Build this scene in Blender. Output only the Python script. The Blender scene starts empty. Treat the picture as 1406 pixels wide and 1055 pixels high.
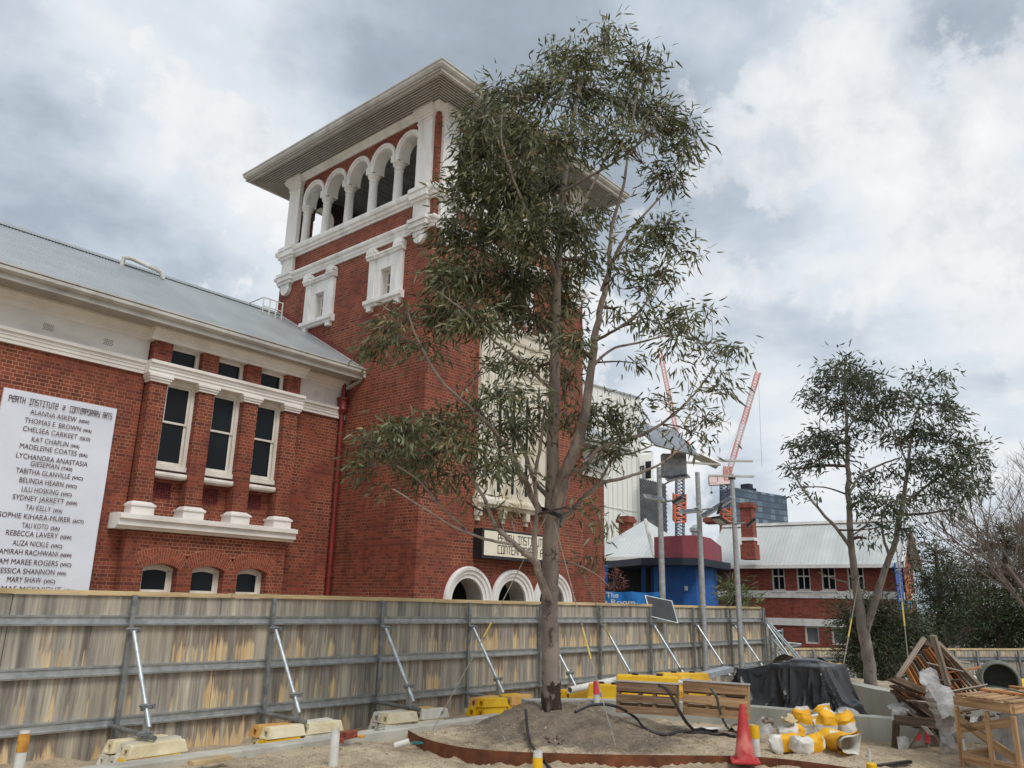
import bpy, bmesh, math, random
import numpy as np
from mathutils import Vector, Matrix
random.seed(7); rng = np.random.default_rng(11)
R = math.radians
scene = bpy.context.scene
COL = scene.collection
# ------------------------------------------------------------------ camera
EYE = Vector((0, 0, 1.6))
F, PITCH, ROLL, YAW = 1086.34, R(15.492), R(1.2531), R(40.565)
fw = Vector((math.cos(PITCH)*math.cos(YAW), math.cos(PITCH)*math.sin(YAW), math.sin(PITCH)))
r0 = Vector((math.sin(YAW), -math.cos(YAW), 0)); u0_ = r0.cross(fw)
rt = math.cos(ROLL)*r0 + math.sin(ROLL)*u0_
up = -math.sin(ROLL)*r0 + math.cos(ROLL)*u0_
cam = bpy.data.cameras.new('camera'); camo = bpy.data.objects.new('camera', cam); COL.objects.link(camo)
cam.sensor_width = 36; cam.lens = 36*F/1406; cam.clip_start = .1; cam.clip_end = 6000
M = Matrix((rt, up, -fw)).transposed().to_4x4(); M.translation = EYE
camo.matrix_world = M
scene.camera = camo
def ray(x, y): return fw + rt*((x-703)/F) - up*((y-527.5)/F)
def G(x, y, z=0.0):
    d = ray(x, y); return EYE + d*((z-1.6)/d.z)
def D(x, y, dist): return EYE + ray(x, y)*dist
def depth(p): return (Vector(p)-EYE).dot(fw)
# ------------------------------------------------------------------ world
SUN_EL, SUN_DIR = R(52), Vector((-.22, -.62, 0)).normalized()
w = bpy.data.worlds.new('World'); scene.world = w; w.use_nodes = True
nt = w.node_tree; nt.nodes.clear()
def N(nt, t, **k):
    n = nt.nodes.new(t)
    for a, b in k.items():
        if a == 'inp':
            for i, v in b.items():
                if isinstance(v, bpy.types.NodeSocket): nt.links.new(v, n.inputs[i])
                else: n.inputs[i].default_value = v
        else: setattr(n, a, b)
    return n
def ramp(nt, fac, stops, interp='LINEAR'):
    n = nt.nodes.new('ShaderNodeValToRGB'); n.color_ramp.interpolation = interp
    e = n.color_ramp.elements
    while len(e) < len(stops): e.new(.5)
    for i, (p, c) in enumerate(stops):
        e[i].position = p; e[i].color = (c, c, c, 1) if isinstance(c, (int, float)) else (*c[:3], 1)
    nt.links.new(fac, n.inputs[0]); return n.outputs[0]
def math_(nt, op, a, b=None, clamp=False):
    n = nt.nodes.new('ShaderNodeMath'); n.operation = op; n.use_clamp = clamp
    for i, v in enumerate((a, b)):
        if v is None: continue
        if isinstance(v, bpy.types.NodeSocket): nt.links.new(v, n.inputs[i])
        else: n.inputs[i].default_value = v
    return n.outputs[0]
def mixc(nt, fac, a, b, mode='MIX'):
    n = nt.nodes.new('ShaderNodeMix'); n.data_type = 'RGBA'; n.blend_type = mode
    for i, v in ((0, fac), (6, a), (7, b)):
        if isinstance(v, bpy.types.NodeSocket): nt.links.new(v, n.inputs[i])
        elif i == 0: n.inputs[0].default_value = v
        else: n.inputs[i].default_value = (*v[:3], 1)
    return n.outputs[2]
def noise(nt, vec, scale, detail=4, rough=.55, dist=0, out=0):
    n = N(nt, 'ShaderNodeTexNoise', inp={'Scale': scale, 'Detail': detail, 'Roughness': rough, 'Distortion': dist})
    nt.links.new(vec, n.inputs['Vector']); return n.outputs[out]
sky = N(nt, 'ShaderNodeTexSky', sky_type='NISHITA', sun_disc=False, sun_elevation=SUN_EL,
        sun_rotation=math.atan2(SUN_DIR.x, SUN_DIR.y))
tc = N(nt, 'ShaderNodeTexCoord')
dirv = tc.outputs['Generated']
sepd = N(nt, 'ShaderNodeSeparateXYZ', inp={0: dirv})
zz = math_(nt, 'MAXIMUM', sepd.outputs[2], 0.0)
den = math_(nt, 'ADD', zz, .22)
comb = N(nt, 'ShaderNodeCombineXYZ', inp={0: math_(nt, 'DIVIDE', sepd.outputs[0], den), 1: math_(nt, 'DIVIDE', sepd.outputs[1], den), 2: math_(nt, 'MULTIPLY', zz, 1.5)})
pv = comb.outputs[0]
n_big = noise(nt, pv, 1.15, 7, .53, .25)
n_mid = noise(nt, pv, 2.7, 9, .55, .12)
n_det = noise(nt, dirv, 6.5, 10, .6, .15)
def blob(px, py, pw):
    """soft lump of cloud round a compass direction and height"""
    d = ray(px, py).normalized()
    v = N(nt, 'ShaderNodeVectorMath', operation='DOT_PRODUCT', inp={1: d}); nt.links.new(dirv, v.inputs[0])
    return math_(nt, 'POWER', math_(nt, 'MAXIMUM', v.outputs['Value'], 0), pw)
def addm(a, b, k): return math_(nt, 'ADD', a, math_(nt, 'MULTIPLY', b, k))
val = addm(math_(nt, 'MULTIPLY', n_big, .52), n_mid, .34)
val = addm(val, n_det, .22)
val = math_(nt, 'SUBTRACT', val, -.008)
val = math_(nt, 'ADD', .54, math_(nt, 'MULTIPLY', math_(nt, 'SUBTRACT', val, .54), 1.15))
for px, py, pw, k in ((1205, 215, 210, .21), (1090, 150, 600, .10), (1310, 230, 700, .10), (1340, 340, 700, .12), (560, 40, 80, -.17), (870, 60, 90, -.05), (1340, 470, 120, -.07), (1180, 380, 160, -.06),
                      (1380, 60, 90, -.04), (50, 190, 70, -.16), (330, 210, 160, .10), (110, 50, 400, .07), (1090, 590, 200, .10), (290, 330, 300, -.06),
                      (1000, 330, 160, -.02), (1330, 600, 300, .06), (950, 480, 200, -.03)):
    val = addm(val, blob(px, py, pw), k)
ccol = ramp(nt, val, [(.30, (.29, .345, .40)), (.41, (.39, .45, .52)), (.49, (.52, .59, .67)), (.56, (.66, .715, .775)), (.64, (.76, .795, .83)), (.76, (.84, .86, .88))])
n_c = noise(nt, dirv, 4.2, 10, .56, .12)
cum = math_(nt, 'ADD', math_(nt, 'MULTIPLY', math_(nt, 'SUBTRACT', n_c, .5), 1.5), math_(nt, 'MULTIPLY', math_(nt, 'SUBTRACT', noise(nt, dirv, 11, 9, .6, .1), .5), .75))
for px, py, pw, k in ((1200, 215, 110, .27), (1095, 175, 500, .12), (1325, 330, 500, .16), (1300, 215, 500, .08), (110, 50, 700, .14), (310, 200, 300, .12), (40, 190, 90, -.12), (1230, 470, 150, -.12), (560, 60, 90, -.16), (880, 60, 150, -.08)):
    cum = addm(cum, blob(px, py, pw), k)
cshade = ramp(nt, noise(nt, dirv, 8, 9, .6, .1), [(.36, (.60, .64, .69)), (.52, (.80, .82, .845)), (.66, (.90, .905, .91))])
ccol = mixc(nt, ramp(nt, cum, [(.07, 0), (.13, .6), (.30, .9)]), ccol, cshade)
cmask = ramp(nt, val, [(.30, .93), (.5, .97), (.6, 1.0)])
bg1 = N(nt, 'ShaderNodeBackground', inp={0: sky.outputs[0], 1: .10})
bg2 = N(nt, 'ShaderNodeBackground', inp={0: ccol, 1: 1.08})
mx = N(nt, 'ShaderNodeMixShader', inp={0: cmask, 1: bg1.outputs[0], 2: bg2.outputs[0]})
wo = N(nt, 'ShaderNodeOutputWorld', inp={0: mx.outputs[0]})
sl = bpy.data.lights.new('sun', 'SUN'); so = bpy.data.objects.new('sun', sl); COL.objects.link(so)
sl.energy = 1.9; sl.angle = R(22); sl.color = (1, .965, .92)
sv = Vector((SUN_DIR.x*math.cos(SUN_EL), SUN_DIR.y*math.cos(SUN_EL), math.sin(SUN_EL)))
so.rotation_euler = sv.to_track_quat('Z', 'Y').to_euler()
scene.view_settings.view_transform = 'Standard'; scene.view_settings.look = 'None'
scene.view_settings.exposure = 0.0; scene.view_settings.gamma = 1
# ------------------------------------------------------------------ materials
def lin(*c): return tuple((v/255/12.92 if v/255 <= .04045 else ((v/255+.055)/1.055)**2.4) for v in c)
def new_mat(name, rough=.7, metal=0.0):
    m = bpy.data.materials.new(name); m.use_nodes = True; t = m.node_tree
    b = t.nodes['Principled BSDF']; b.inputs['Roughness'].default_value = rough; b.inputs['Metallic'].default_value = metal
    return m, t, b
def pos(t):
    return t.nodes.new('ShaderNodeNewGeometry').outputs['Position']
def objc(t): return t.nodes.new('ShaderNodeTexCoord').outputs['Object']
def scaled(t, vec, s):
    n = N(t, 'ShaderNodeVectorMath', operation='MULTIPLY', inp={1: s}); t.links.new(vec, n.inputs[0]); return n.outputs[0]
def bump(t, b, h, strength=.3, dist=.02):
    n = N(t, 'ShaderNodeBump', inp={'Strength': strength, 'Distance': dist, 'Height': h}); t.links.new(n.outputs[0], b.inputs['Normal'])
def plain(name, c1, c2, scale=3, rough=.7, metal=0, bmp=.15, stretch=(1, 1, 1), bd=.01, detail=6, lo=.35, hi=.65, grime=None):
    """two tones mixed by noise, with a fine bump; grime = (colour, amount)"""
    m, t, b = new_mat(name, rough, metal)
    v = scaled(t, pos(t), stretch)
    n = noise(t, v, scale, detail, .6)
    c = ramp(t, n, [(lo, c1), (hi, c2)])
    if grime:
        g = noise(t, v, scale*.37, 8, .7, .6)
        c = mixc(t, math_(t, 'MULTIPLY', ramp(t, g, [(.5, 0), (.68, 1)]), grime[1]), c, grime[0])
    t.links.new(c, b.inputs['Base Color'])
    if bmp: bump(t, b, noise(t, v, scale*6, 5, .6), bmp, bd)
    return m
def brick(name, c1, c2, mortar, dirx=(1, 1), eff=.5):
    m, t, b = new_mat(name, .85)
    p = pos(t); s = N(t, 'ShaderNodeSeparateXYZ', inp={0: p})
    u = math_(t, 'ADD', math_(t, 'MULTIPLY', s.outputs[0], dirx[0]), math_(t, 'MULTIPLY', s.outputs[1], dirx[1]))
    v = N(t, 'ShaderNodeCombineXYZ', inp={0: u, 1: s.outputs[2], 2: 0.0}).outputs[0]
    wob = noise(t, p, 9, 2, .5, 0, 1)
    vv = N(t, 'ShaderNodeVectorMath', operation='MULTIPLY_ADD', inp={1: (.012, .006, 0)}); t.links.new(wob, vv.inputs[0]); t.links.new(v, vv.inputs[2])
    bt = N(t, 'ShaderNodeTexBrick', offset=.5, squash=.5, squash_frequency=2, inp={'Scale': 1.0, 'Mortar Size': .008, 'Mortar Smooth': .25, 'Bias': -.05, 'Brick Width': .24, 'Row Height': .086})
    t.links.new(vv.outputs[0], bt.inputs['Vector'])
    bt.inputs['Color1'].default_value = (*c1, 1); bt.inputs['Color2'].default_value = (*c2, 1)
    n1 = noise(t, p, .55, 6, .65)
    mcol = mixc(t, ramp(t, n1, [(.38, 0), (.62, 1)]), mortar[0], mortar[1])
    t.links.new(mcol, bt.inputs['Mortar'])
    n2 = noise(t, p, 1.7, 7, .7)
    col = mixc(t, 1.0, bt.outputs[0], ramp(t, n2, [(.25, .72), (.5, 1.0), (.75, 1.18)]), 'MULTIPLY')
    n5 = noise(t, scaled(t, p, (2.6, 2.6, .22)), 1.0, 6, .65)
    col = mixc(t, 1.0, col, ramp(t, n5, [(.3, .74), (.46, 1.0), (.7, 1.06)]), 'MULTIPLY')
    n3 = noise(t, scaled(t, p, (7, 7, 11)), 1.0, 3, .7)
    col = mixc(t, ramp(t, n3, [(.62, 0), (.75, .55)]), col, tuple(x*.45 for x in c1))
    n4 = noise(t, scaled(t, p, (1, 1, .6)), .9, 9, .75, .8)
    col = mixc(t, math_(t, 'MULTIPLY', ramp(t, n4, [(.62, 0), (.76, .34)]), eff), col, lin(170, 120, 95))
    t.links.new(col, b.inputs['Base Color'])
    hgt = math_(t, 'ADD', math_(t, 'MULTIPLY', math_(t, 'SUBTRACT', 1.0, bt.outputs[1]), 1.0), math_(t, 'MULTIPLY', noise(t, p, 60, 3), .4))
    bump(t, b, hgt, .45, .008)
    return m
B1, B2 = lin(137, 65, 46), lin(95, 45, 34)
m_brick = brick('red_brick', B1, B2, (lin(174, 130, 100), lin(112, 67, 53)))
m_voussoir = plain('arch_brick', lin(150, 76, 56), lin(106, 48, 39), 14, .85)
m_mortar = plain('mortar', lin(190, 142, 104), lin(160, 112, 84), 5, .9)
m_render = plain('white_render', lin(232, 229, 222), lin(214, 210, 203), .9, .75, bmp=.12, grime=(lin(160, 152, 143), .5))
m_trim = plain('white_trim', lin(236, 234, 230), lin(222, 219, 214), 1.4, .6, bmp=.1, stretch=(2.2, 2.2, .7), grime=(lin(164, 158, 150), .55))
m_cream = plain('cream_trim', lin(238, 234, 227), lin(224, 218, 210), 1.3, .6, bmp=.08, grime=(lin(176, 168, 156), .4))
m_niche = plain('aged_white_plaster', lin(228, 222, 208), lin(205, 196, 176), 1.2, .75, bmp=.25, grime=(lin(170, 150, 112), .6))
m_frame = plain('painted_timber_frame', lin(232, 226, 216), lin(208, 200, 188), 3, .5, bmp=.05, stretch=(1, 1, .3))
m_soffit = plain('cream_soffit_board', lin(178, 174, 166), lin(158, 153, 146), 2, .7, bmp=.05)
m_gutter = plain('cream_gutter', lin(200, 197, 190), lin(178, 174, 166), 1.5, .5, bmp=.05, grime=(lin(112, 102, 92), .55))
m_dark = plain('dark_void', (.006, .006, .007), (.012, .012, .013), 2, .9, bmp=0)
m_terra = plain('terracotta_grille', lin(120, 38, 30), lin(92, 30, 25), 8, .8)
m_pipe_red = plain('red_brown_paint', lin(122, 38, 30), lin(100, 32, 26), 2, .45, bmp=.03)
m_white_plastic = plain('white_plastic', lin(226, 226, 222), lin(200, 198, 190), 3, .4, bmp=.03, grime=(lin(150, 140, 122), .6))
def glass_mat(name, c, rough=.06):
    m, t, b = new_mat(name, rough)
    n = noise(t, pos(t), 1.3, 3); t.links.new(ramp(t, n, [(.3, c), (.7, tuple(x*1.8 for x in c))]), b.inputs['Base Color'])
    b.inputs['Specular IOR Level'].default_value = .13
    bump(t, b, noise(t, pos(t), .8, 2), .04, .05); return m
m_glass = glass_mat('dark_window_glass', (.008, .010, .012))
def corrugated(name, c1, c2, direction, pitch=.076, amp=.6, lapsdir=None, lap=1.1):
    m, t, b = new_mat(name, .42, .15)
    p = pos(t)
    d = N(t, 'ShaderNodeVectorMath', operation='DOT_PRODUCT', inp={1: direction}); t.links.new(p, d.inputs[0])
    s = math_(t, 'SINE', math_(t, 'MULTIPLY', d.outputs['Value'], 2*math.pi/pitch))
    n = noise(t, scaled(t, p, (.6, .6, .6)), 1.2, 6, .6)
    c = ramp(t, n, [(.3, c1), (.7, c2)])
    sh = N(t, 'ShaderNodeVectorMath', operation='DOT_PRODUCT', inp={1: direction}); t.links.new(p, sh.inputs[0])
    q = N(t, 'ShaderNodeTexWhiteNoise', noise_dimensions='1D', inp={'W': math_(t, 'FLOOR', math_(t, 'DIVIDE', sh.outputs['Value'], .76))})
    c = mixc(t, 1, c, ramp(t, q.outputs[0], [(0, .93), (1, 1.05)]), 'MULTIPLY')
    if lapsdir:
        l = N(t, 'ShaderNodeVectorMath', operation='DOT_PRODUCT', inp={1: lapsdir}); t.links.new(p, l.inputs[0])
        fr = math_(t, 'FRACT', math_(t, 'DIVIDE', l.outputs['Value'], lap))
        scr = math_(t, 'MULTIPLY', math_(t, 'LESS_THAN', math_(t, 'ABSOLUTE', math_(t, 'SUBTRACT', fr, .5)), .012), ramp(t, s, [(.35, 0), (.6, 1)]))
        c = mixc(t, math_(t, 'MULTIPLY', scr, .8), c, lin(80, 84, 88))
    t.links.new(c, b.inputs['Base Color']); bump(t, b, s, amp, .02)
    return m
m_roof = corrugated('corrugated_grey_roof', lin(174, 180, 182), lin(156, 163, 166), (1, 0, 0), .076, .8, (0, .864, .503), 1.05)
m_towerroof = corrugated('tower_roof_sheet', lin(170, 178, 180), lin(150, 160, 165), (1, 0, 0))
def galv(name, c1, c2): return plain(name, c1, c2, 9, .42, .55, bmp=.06, detail=3)
m_galv = galv('galvanised_steel', lin(186, 188, 186), lin(156, 160, 160))
m_galv_dk = galv('weathered_galvanised_steel', lin(154, 156, 155), lin(122, 126, 127))
m_tubebright = galv('bright_steel_tube', lin(205, 212, 216), lin(168, 176, 180))
def ply(name):
    """grey weathered plywood whose outer veneer has peeled off in long vertical flakes"""
    m, t, b = new_mat(name, .85)
    p = pos(t); s = N(t, 'ShaderNodeSeparateXYZ', inp={0: p})
    u = math_(t, 'SUBTRACT', s.outputs[0], math_(t, 'MULTIPLY', s.outputs[1], .6)); z = s.outputs[2]
    row = math_(t, 'FLOOR', math_(t, 'MULTIPLY', math_(t, 'SUBTRACT', z, .20), 1/.553))
    def cv(a, bz, off=0.0, rk=3.7):
        return N(t, 'ShaderNodeCombineXYZ', inp={0: math_(t, 'ADD', math_(t, 'MULTIPLY', u, a), off), 1: math_(t, 'MULTIPLY', row, rk), 2: math_(t, 'MULTIPLY', z, bz)}).outputs[0]
    fine = noise(t, cv(38, .8), 1, 4, .6)
    strk = noise(t, cv(7, .35, 5), 1, 6, .7)
    g = ramp(t, strk, [(.25, lin(80, 74, 67)), (.38, lin(124, 118, 109)), (.48, lin(154, 148, 137)), (.56, lin(178, 169, 153)), (.66, lin(204, 193, 170)), (.76, lin(134, 126, 114))])
    g = mixc(t, ramp(t, noise(t, cv(1.1, .2, 13), 1, 3), [(.45, 0), (.62, .16)]), g, lin(184, 162, 132), 'MIX')
    g = mixc(t, .55, g, ramp(t, fine, [(.3, .62), (.7, 1.2)]), 'MULTIPLY')
    blot = noise(t, p, 1.1, 6, .6)
    g = mixc(t, .5, g, ramp(t, blot, [(.3, .72), (.7, 1.12)]), 'MULTIPLY')
    # flakes: narrow in u, hanging to the foot of each strip between rails
    fl = math_(t, 'ADD', math_(t, 'MULTIPLY', noise(t, cv(2.6, .25, 9), 1, 2, .5), .5), math_(t, 'MULTIPLY', noise(t, cv(13, .5, 4), 1, 4, .6, .15), .5))
    fr = math_(t, 'FRACT', math_(t, 'MULTIPLY', math_(t, 'SUBTRACT', z, .20), 1/.553))
    edge = noise(t, cv(34, 0, 2), 1, 4, .7)
    lowcut = ramp(t, math_(t, 'ADD', fr, math_(t, 'MULTIPLY', edge, .42)), [(.30, 0), (.32, 1)])
    upz = ramp(t, math_(t, 'ADD', fr, math_(t, 'MULTIPLY', noise(t, cv(26, 0, 7), 1, 3), .45)), [(.60, 1), (1.28, .0)])
    top = ramp(t, z, [(.0, 1)])
    core = ramp(t, math_(t, 'SUBTRACT', fl, math_(t, 'MULTIPLY', math_(t, 'SUBTRACT', 1.0, upz), .13)), [(.512, 0), (.562, .92)])
    notop = math_(t, 'LESS_THAN', z, 1.30)
    mask = math_(t, 'MULTIPLY', math_(t, 'MULTIPLY', core, lowcut), notop)
    rim = math_(t, 'MULTIPLY', math_(t, 'MULTIPLY', ramp(t, fl, [(.520, 0), (.538, 1)]), math_(t, 'SUBTRACT', 1.0, mask)), notop)
    g = mixc(t, math_(t, 'MULTIPLY', rim, .45), g, lin(112, 80, 54))
    blond = ramp(t, noise(t, cv(15, .5, 3), 1, 5, .65), [(.3, lin(150, 108, 66)), (.43, lin(204, 172, 124)), (.6, lin(222, 198, 156)), (.75, lin(176, 136, 90))])
    c = mixc(t, mask, g, blond)
    t.links.new(c, b.inputs['Base Color'])
    h = math_(t, 'SUBTRACT', math_(t, 'MULTIPLY', fine, .5), mask)
    bump(t, b, h, .5, .006); return m
m_ply = ply('weathered_peeling_plywood')
def timber(name, c1, c2, dark, sc=1.0):
    """grain runs along each board: the boards carry their own length-wise coordinates"""
    m, t, b = new_mat(name, .8)
    g = N(t, 'ShaderNodeAttribute', attribute_name='grain').outputs['Vector']
    oi = N(t, 'ShaderNodeObjectInfo').outputs['Random']
    of = N(t, 'ShaderNodeCombineXYZ', inp={0: math_(t, 'MULTIPLY', oi, 37.0), 1: math_(t, 'MULTIPLY', oi, 91.0), 2: 0.0}).outputs[0]
    ad = N(t, 'ShaderNodeVectorMath', operation='ADD', inp={0: scaled(t, g, (30*sc, 30*sc, 1.5*sc)), 1: of})
    n = noise(t, ad.outputs[0], 1, 5, .6, .35)
    c = ramp(t, n, [(.25, dark), (.42, c2), (.62, c1)])
    k = ramp(t, noise(t, scaled(t, g, (40, 40, 22)), 1, 3, .6), [(.66, 1), (.72, .45)])
    c = mixc(t, .8, c, k, 'MULTIPLY')
    c = mixc(t, 1, c, ramp(t, oi, [(0, .78), (1, 1.15)]), 'MULTIPLY')
    t.links.new(mixc(t, .6, c, ramp(t, noise(t, pos(t), 3.2, 5), [(.3, .65), (.7, 1.15)]), 'MULTIPLY'), b.inputs['Base Color'])
    bump(t, b, n, .4, .004); return m
m_pal = timber('raw_pallet_timber', lin(188, 154, 114), lin(156, 120, 84), lin(96, 68, 48))
m_pal_dk = timber('stained_pallet_timber', lin(150, 122, 94), lin(118, 90, 68), lin(66, 48, 38))
m_grey_wood = timber('silvered_timber', lin(176, 164, 148), lin(140, 126, 110), lin(72, 60, 50))
m_dark_wood = timber('dark_old_timber', lin(112, 92, 76), lin(82, 66, 54), lin(40, 31, 26))
m_orange_wood = timber('split_orange_timber', lin(206, 146, 90), lin(178, 116, 68), lin(112, 68, 42))
m_capboard = plain('pale_cap_board', lin(216, 192, 146), lin(188, 162, 120), 4, .8, stretch=(.25, 1, 1), grime=(lin(92, 84, 66), .7))
m_conc = plain('pale_concrete', lin(190, 187, 176), lin(166, 163, 152), 2.5, .85, bmp=.25, grime=(lin(130, 124, 110), .6))
m_conc_wall = plain('cast_concrete', lin(178, 178, 168), lin(154, 155, 146), 1.6, .8, bmp=.2, stretch=(1, 1, .25), grime=(lin(122, 120, 108), .7))
m_rust = plain('rusted_steel_edging', lin(118, 68, 40), lin(86, 48, 30), 6, .8, .1, bmp=.3, grime=(lin(150, 92, 52), .5))
m_yellow = plain('yellow_plastic', lin(240, 196, 20), lin(222, 172, 12), 3, .45, bmp=.05, grime=(lin(176, 140, 52), .5))
m_yel_old = plain('faded_yellow_plastic', lin(232, 186, 40), lin(214, 160, 30), 4, .55, bmp=.1, grime=(lin(170, 130, 60), .6))
m_creamblk = plain('cream_plastic_block', lin(238, 228, 196), lin(216, 202, 164), 4, .6, bmp=.1, grime=(lin(170, 150, 112), .6))
m_whiteblk = plain('dirty_white_block', lin(226, 222, 208), lin(196, 190, 172), 4, .6, bmp=.1, grime=(lin(140, 128, 106), .6))
m_tan_blk = plain('tan_plastic_block', lin(226, 178, 104), lin(206, 152, 80), 4, .6, bmp=.1, grime=(lin(160, 120, 76), .5))
def cone_mat():
    m, t, b = new_mat('faded_red_rubber', .55)
    p = objc(t); sp = N(t, 'ShaderNodeSeparateXYZ', inp={0: p}); n = noise(t, scaled(t, p, (9, 9, 5)), 1, 6, .65, .4)
    c = ramp(t, noise(t, p, 7, 5, .6), [(.3, lin(168, 36, 42)), (.65, lin(190, 56, 58))])
    k = math_(t, 'SUBTRACT', n, math_(t, 'MULTIPLY', math_(t, 'ABSOLUTE', math_(t, 'SUBTRACT', sp.outputs[2], .18)), 2.2))
    c = mixc(t, ramp(t, k, [(.22, 0), (.42, .75)]), c, lin(214, 128, 116))
    c = mixc(t, ramp(t, noise(t, p, 22, 6, .7), [(.58, 0), (.72, .6)]), c, lin(150, 104, 84))
    t.links.new(c, b.inputs['Base Color']); bump(t, b, noise(t, p, 40, 4), .15, .004); return m
m_red = cone_mat()
m_pink = plain('fluoro_pink_paint', lin(240, 96, 100), lin(226, 70, 84), 6, .6, bmp=.05)
m_black = plain('black_plastic', (.012, .012, .013), (.022, .022, .024), 4, .4, bmp=.05)
def sheet_mat():
    m, t, b = new_mat('black_plastic_sheet', .33)
    p = pos(t); w = N(t, 'ShaderNodeVectorMath', operation='ADD', inp={0: p, 1: scaled(t, noise(t, p, 4, 4, .6, 0, 1), (.35, .35, .35))}).outputs[0]
    vo = N(t, 'ShaderNodeTexVoronoi', feature='DISTANCE_TO_EDGE', inp={'Scale': 3.2}); t.links.new(scaled(t, w, (1, 1, .55)), vo.inputs['Vector'])
    r_ = ramp(t, vo.outputs['Distance'], [(0, 1), (.10, .25), (.35, 0)])
    f2 = noise(t, scaled(t, p, (11, 11, 3.5)), 1, 6, .65, .8)
    b.inputs['Base Color'].default_value = (.015, .016, .018, 1)
    ro = ramp(t, noise(t, p, 6, 5), [(.3, .24), (.7, .5)]); t.links.new(ro, b.inputs['Roughness'])
    bump(t, b, math_(t, 'ADD', math_(t, 'MULTIPLY', r_, .22), math_(t, 'MULTIPLY', f2, .45)), .4, .02); return m
m_black_sheet = sheet_mat()
m_clear = plain('crumpled_clear_plastic', lin(205, 205, 205), lin(170, 170, 172), 5, .25, bmp=.5, bd=.02)
m_clear.node_tree.nodes['Principled BSDF'].inputs['Alpha'].default_value = .62
m_bagwhite = plain('white_woven_bag', lin(226, 224, 218), lin(196, 192, 182), 6, .7, bmp=.35, bd=.01, grime=(lin(150, 138, 118), .5))
m_bagyel = plain('yellow_woven_bag', lin(240, 184, 30), lin(218, 156, 22), 6, .65, bmp=.35, bd=.01)
m_panel = glass_mat('solar_cell_glass', (.03, .035, .045), .15)
m_lampglass = plain('lamp_lens', (.35, .36, .36), (.5, .5, .5), 5, .3, bmp=0)
m_bark = None
def bark(name, c1, c2, blotch, base_dark=0.0, zb=0.0):
    m, t, b = new_mat(name, .8)
    p = pos(t)
    n = noise(t, scaled(t, p, (5, 5, 2.2)), 1, 6, .6, .4)
    c = ramp(t, n, [(.3, c2), (.62, c1)])
    bl = noise(t, scaled(t, p, (7, 7, 5)), 1, 4, .6, .5)
    c = mixc(t, ramp(t, bl, [(.60, 0), (.64, .8)]), c, blotch)
    bl2 = noise(t, scaled(t, p, (3, 3, 1.2)), 1.3, 4, .6, .3)
    c = mixc(t, ramp(t, bl2, [(.55, 0), (.6, .5)]), c, tuple(min(1, x*1.35) for x in c1))
    if base_dark:
        s = N(t, 'ShaderNodeSeparateXYZ', inp={0: p})
        k = math_(t, 'ADD', s.outputs[2], math_(t, 'MULTIPLY', n, .5))
        c = mixc(t, ramp(t, k, [(min(.99, max(0, (zb+.15)/4)), 0), (1, 0)]), c, blotch)
        old = noise(t, scaled(t, p, (6, 6, 3)), 1, 5, .7)
        km = math_(t, 'MULTIPLY', math_(t, 'LESS_THAN', k, zb+.62), ramp(t, old, [(.42, 0), (.5, 1)]))
        c = mixc(t, km, c, lin(62, 48, 42))
    t.links.new(c, b.inputs['Base Color']); bump(t, b, noise(t, scaled(t, p, (14, 14, 4)), 1, 5), .4, .01)
    return m
m_gum = bark('smooth_gum_bark', lin(150, 137, 127), lin(104, 93, 87), lin(70, 60, 56), 1.0, .25)
m_gum2 = bark('pale_gum_bark', lin(138, 130, 122), lin(104, 97, 92), lin(76, 69, 64))
m_twig = plain('brown_twig', lin(104, 84, 74), lin(70, 56, 50), 6, .8, bmp=.2)
m_barewood = plain('grey_bare_twig', lin(140, 124, 112), lin(104, 90, 82), 3, .85, bmp=.1)
def leaf_mat(name, stops, trans=.18, rough=.5):
    m, t, b = new_mat(name, rough)
    a = N(t, 'ShaderNodeAttribute', attribute_name='tone')
    n = noise(t, pos(t), 1.1, 3)
    f = math_(t, 'ADD', math_(t, 'MULTIPLY', a.outputs['Fac'], .75), math_(t, 'MULTIPLY', n, .25))
    c = ramp(t, f, stops); t.links.new(c, b.inputs['Base Color'])
    b.inputs['Specular IOR Level'].default_value = .4
    tr = N(t, 'ShaderNodeBsdfTranslucent'); t.links.new(mixc(t, .5, c, lin(120, 130, 50)), tr.inputs[0])
    mx = N(t, 'ShaderNodeMixShader', inp={0: trans, 1: b.outputs[0], 2: tr.outputs[0]})
    t.links.new(mx.outputs[0], t.nodes['Material Output'].inputs[0]); return m
m_leaf = leaf_mat('gum_leaf', [(.1, lin(46, 52, 38)), (.35, lin(74, 78, 56)), (.56, lin(102, 104, 76)), (.74, lin(144, 146, 114)), (.92, lin(156, 128, 86))])
m_leaf2 = leaf_mat('far_gum_leaf', [(.1, lin(50, 60, 52)), (.5, lin(74, 86, 72)), (.8, lin(96, 106, 88)), (.97, lin(128, 108, 84))])
m_leafd = leaf_mat('dark_evergreen_leaf', [(.1, lin(36, 46, 32)), (.5, lin(56, 68, 44)), (.85, lin(82, 92, 62)), (.97, lin(104, 104, 70))], .12)
m_leafo = leaf_mat('olive_needle_leaf', [(.1, lin(66, 64, 50)), (.5, lin(92, 88, 68)), (.85, lin(116, 110, 86)), (.97, lin(134, 118, 92))], .12)
m_leafp = leaf_mat('fern_green_leaf', [(.1, lin(52, 66, 40)), (.5, lin(84, 98, 60)), (.85, lin(118, 128, 80)), (.97, lin(134, 126, 78))], .15)
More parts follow.
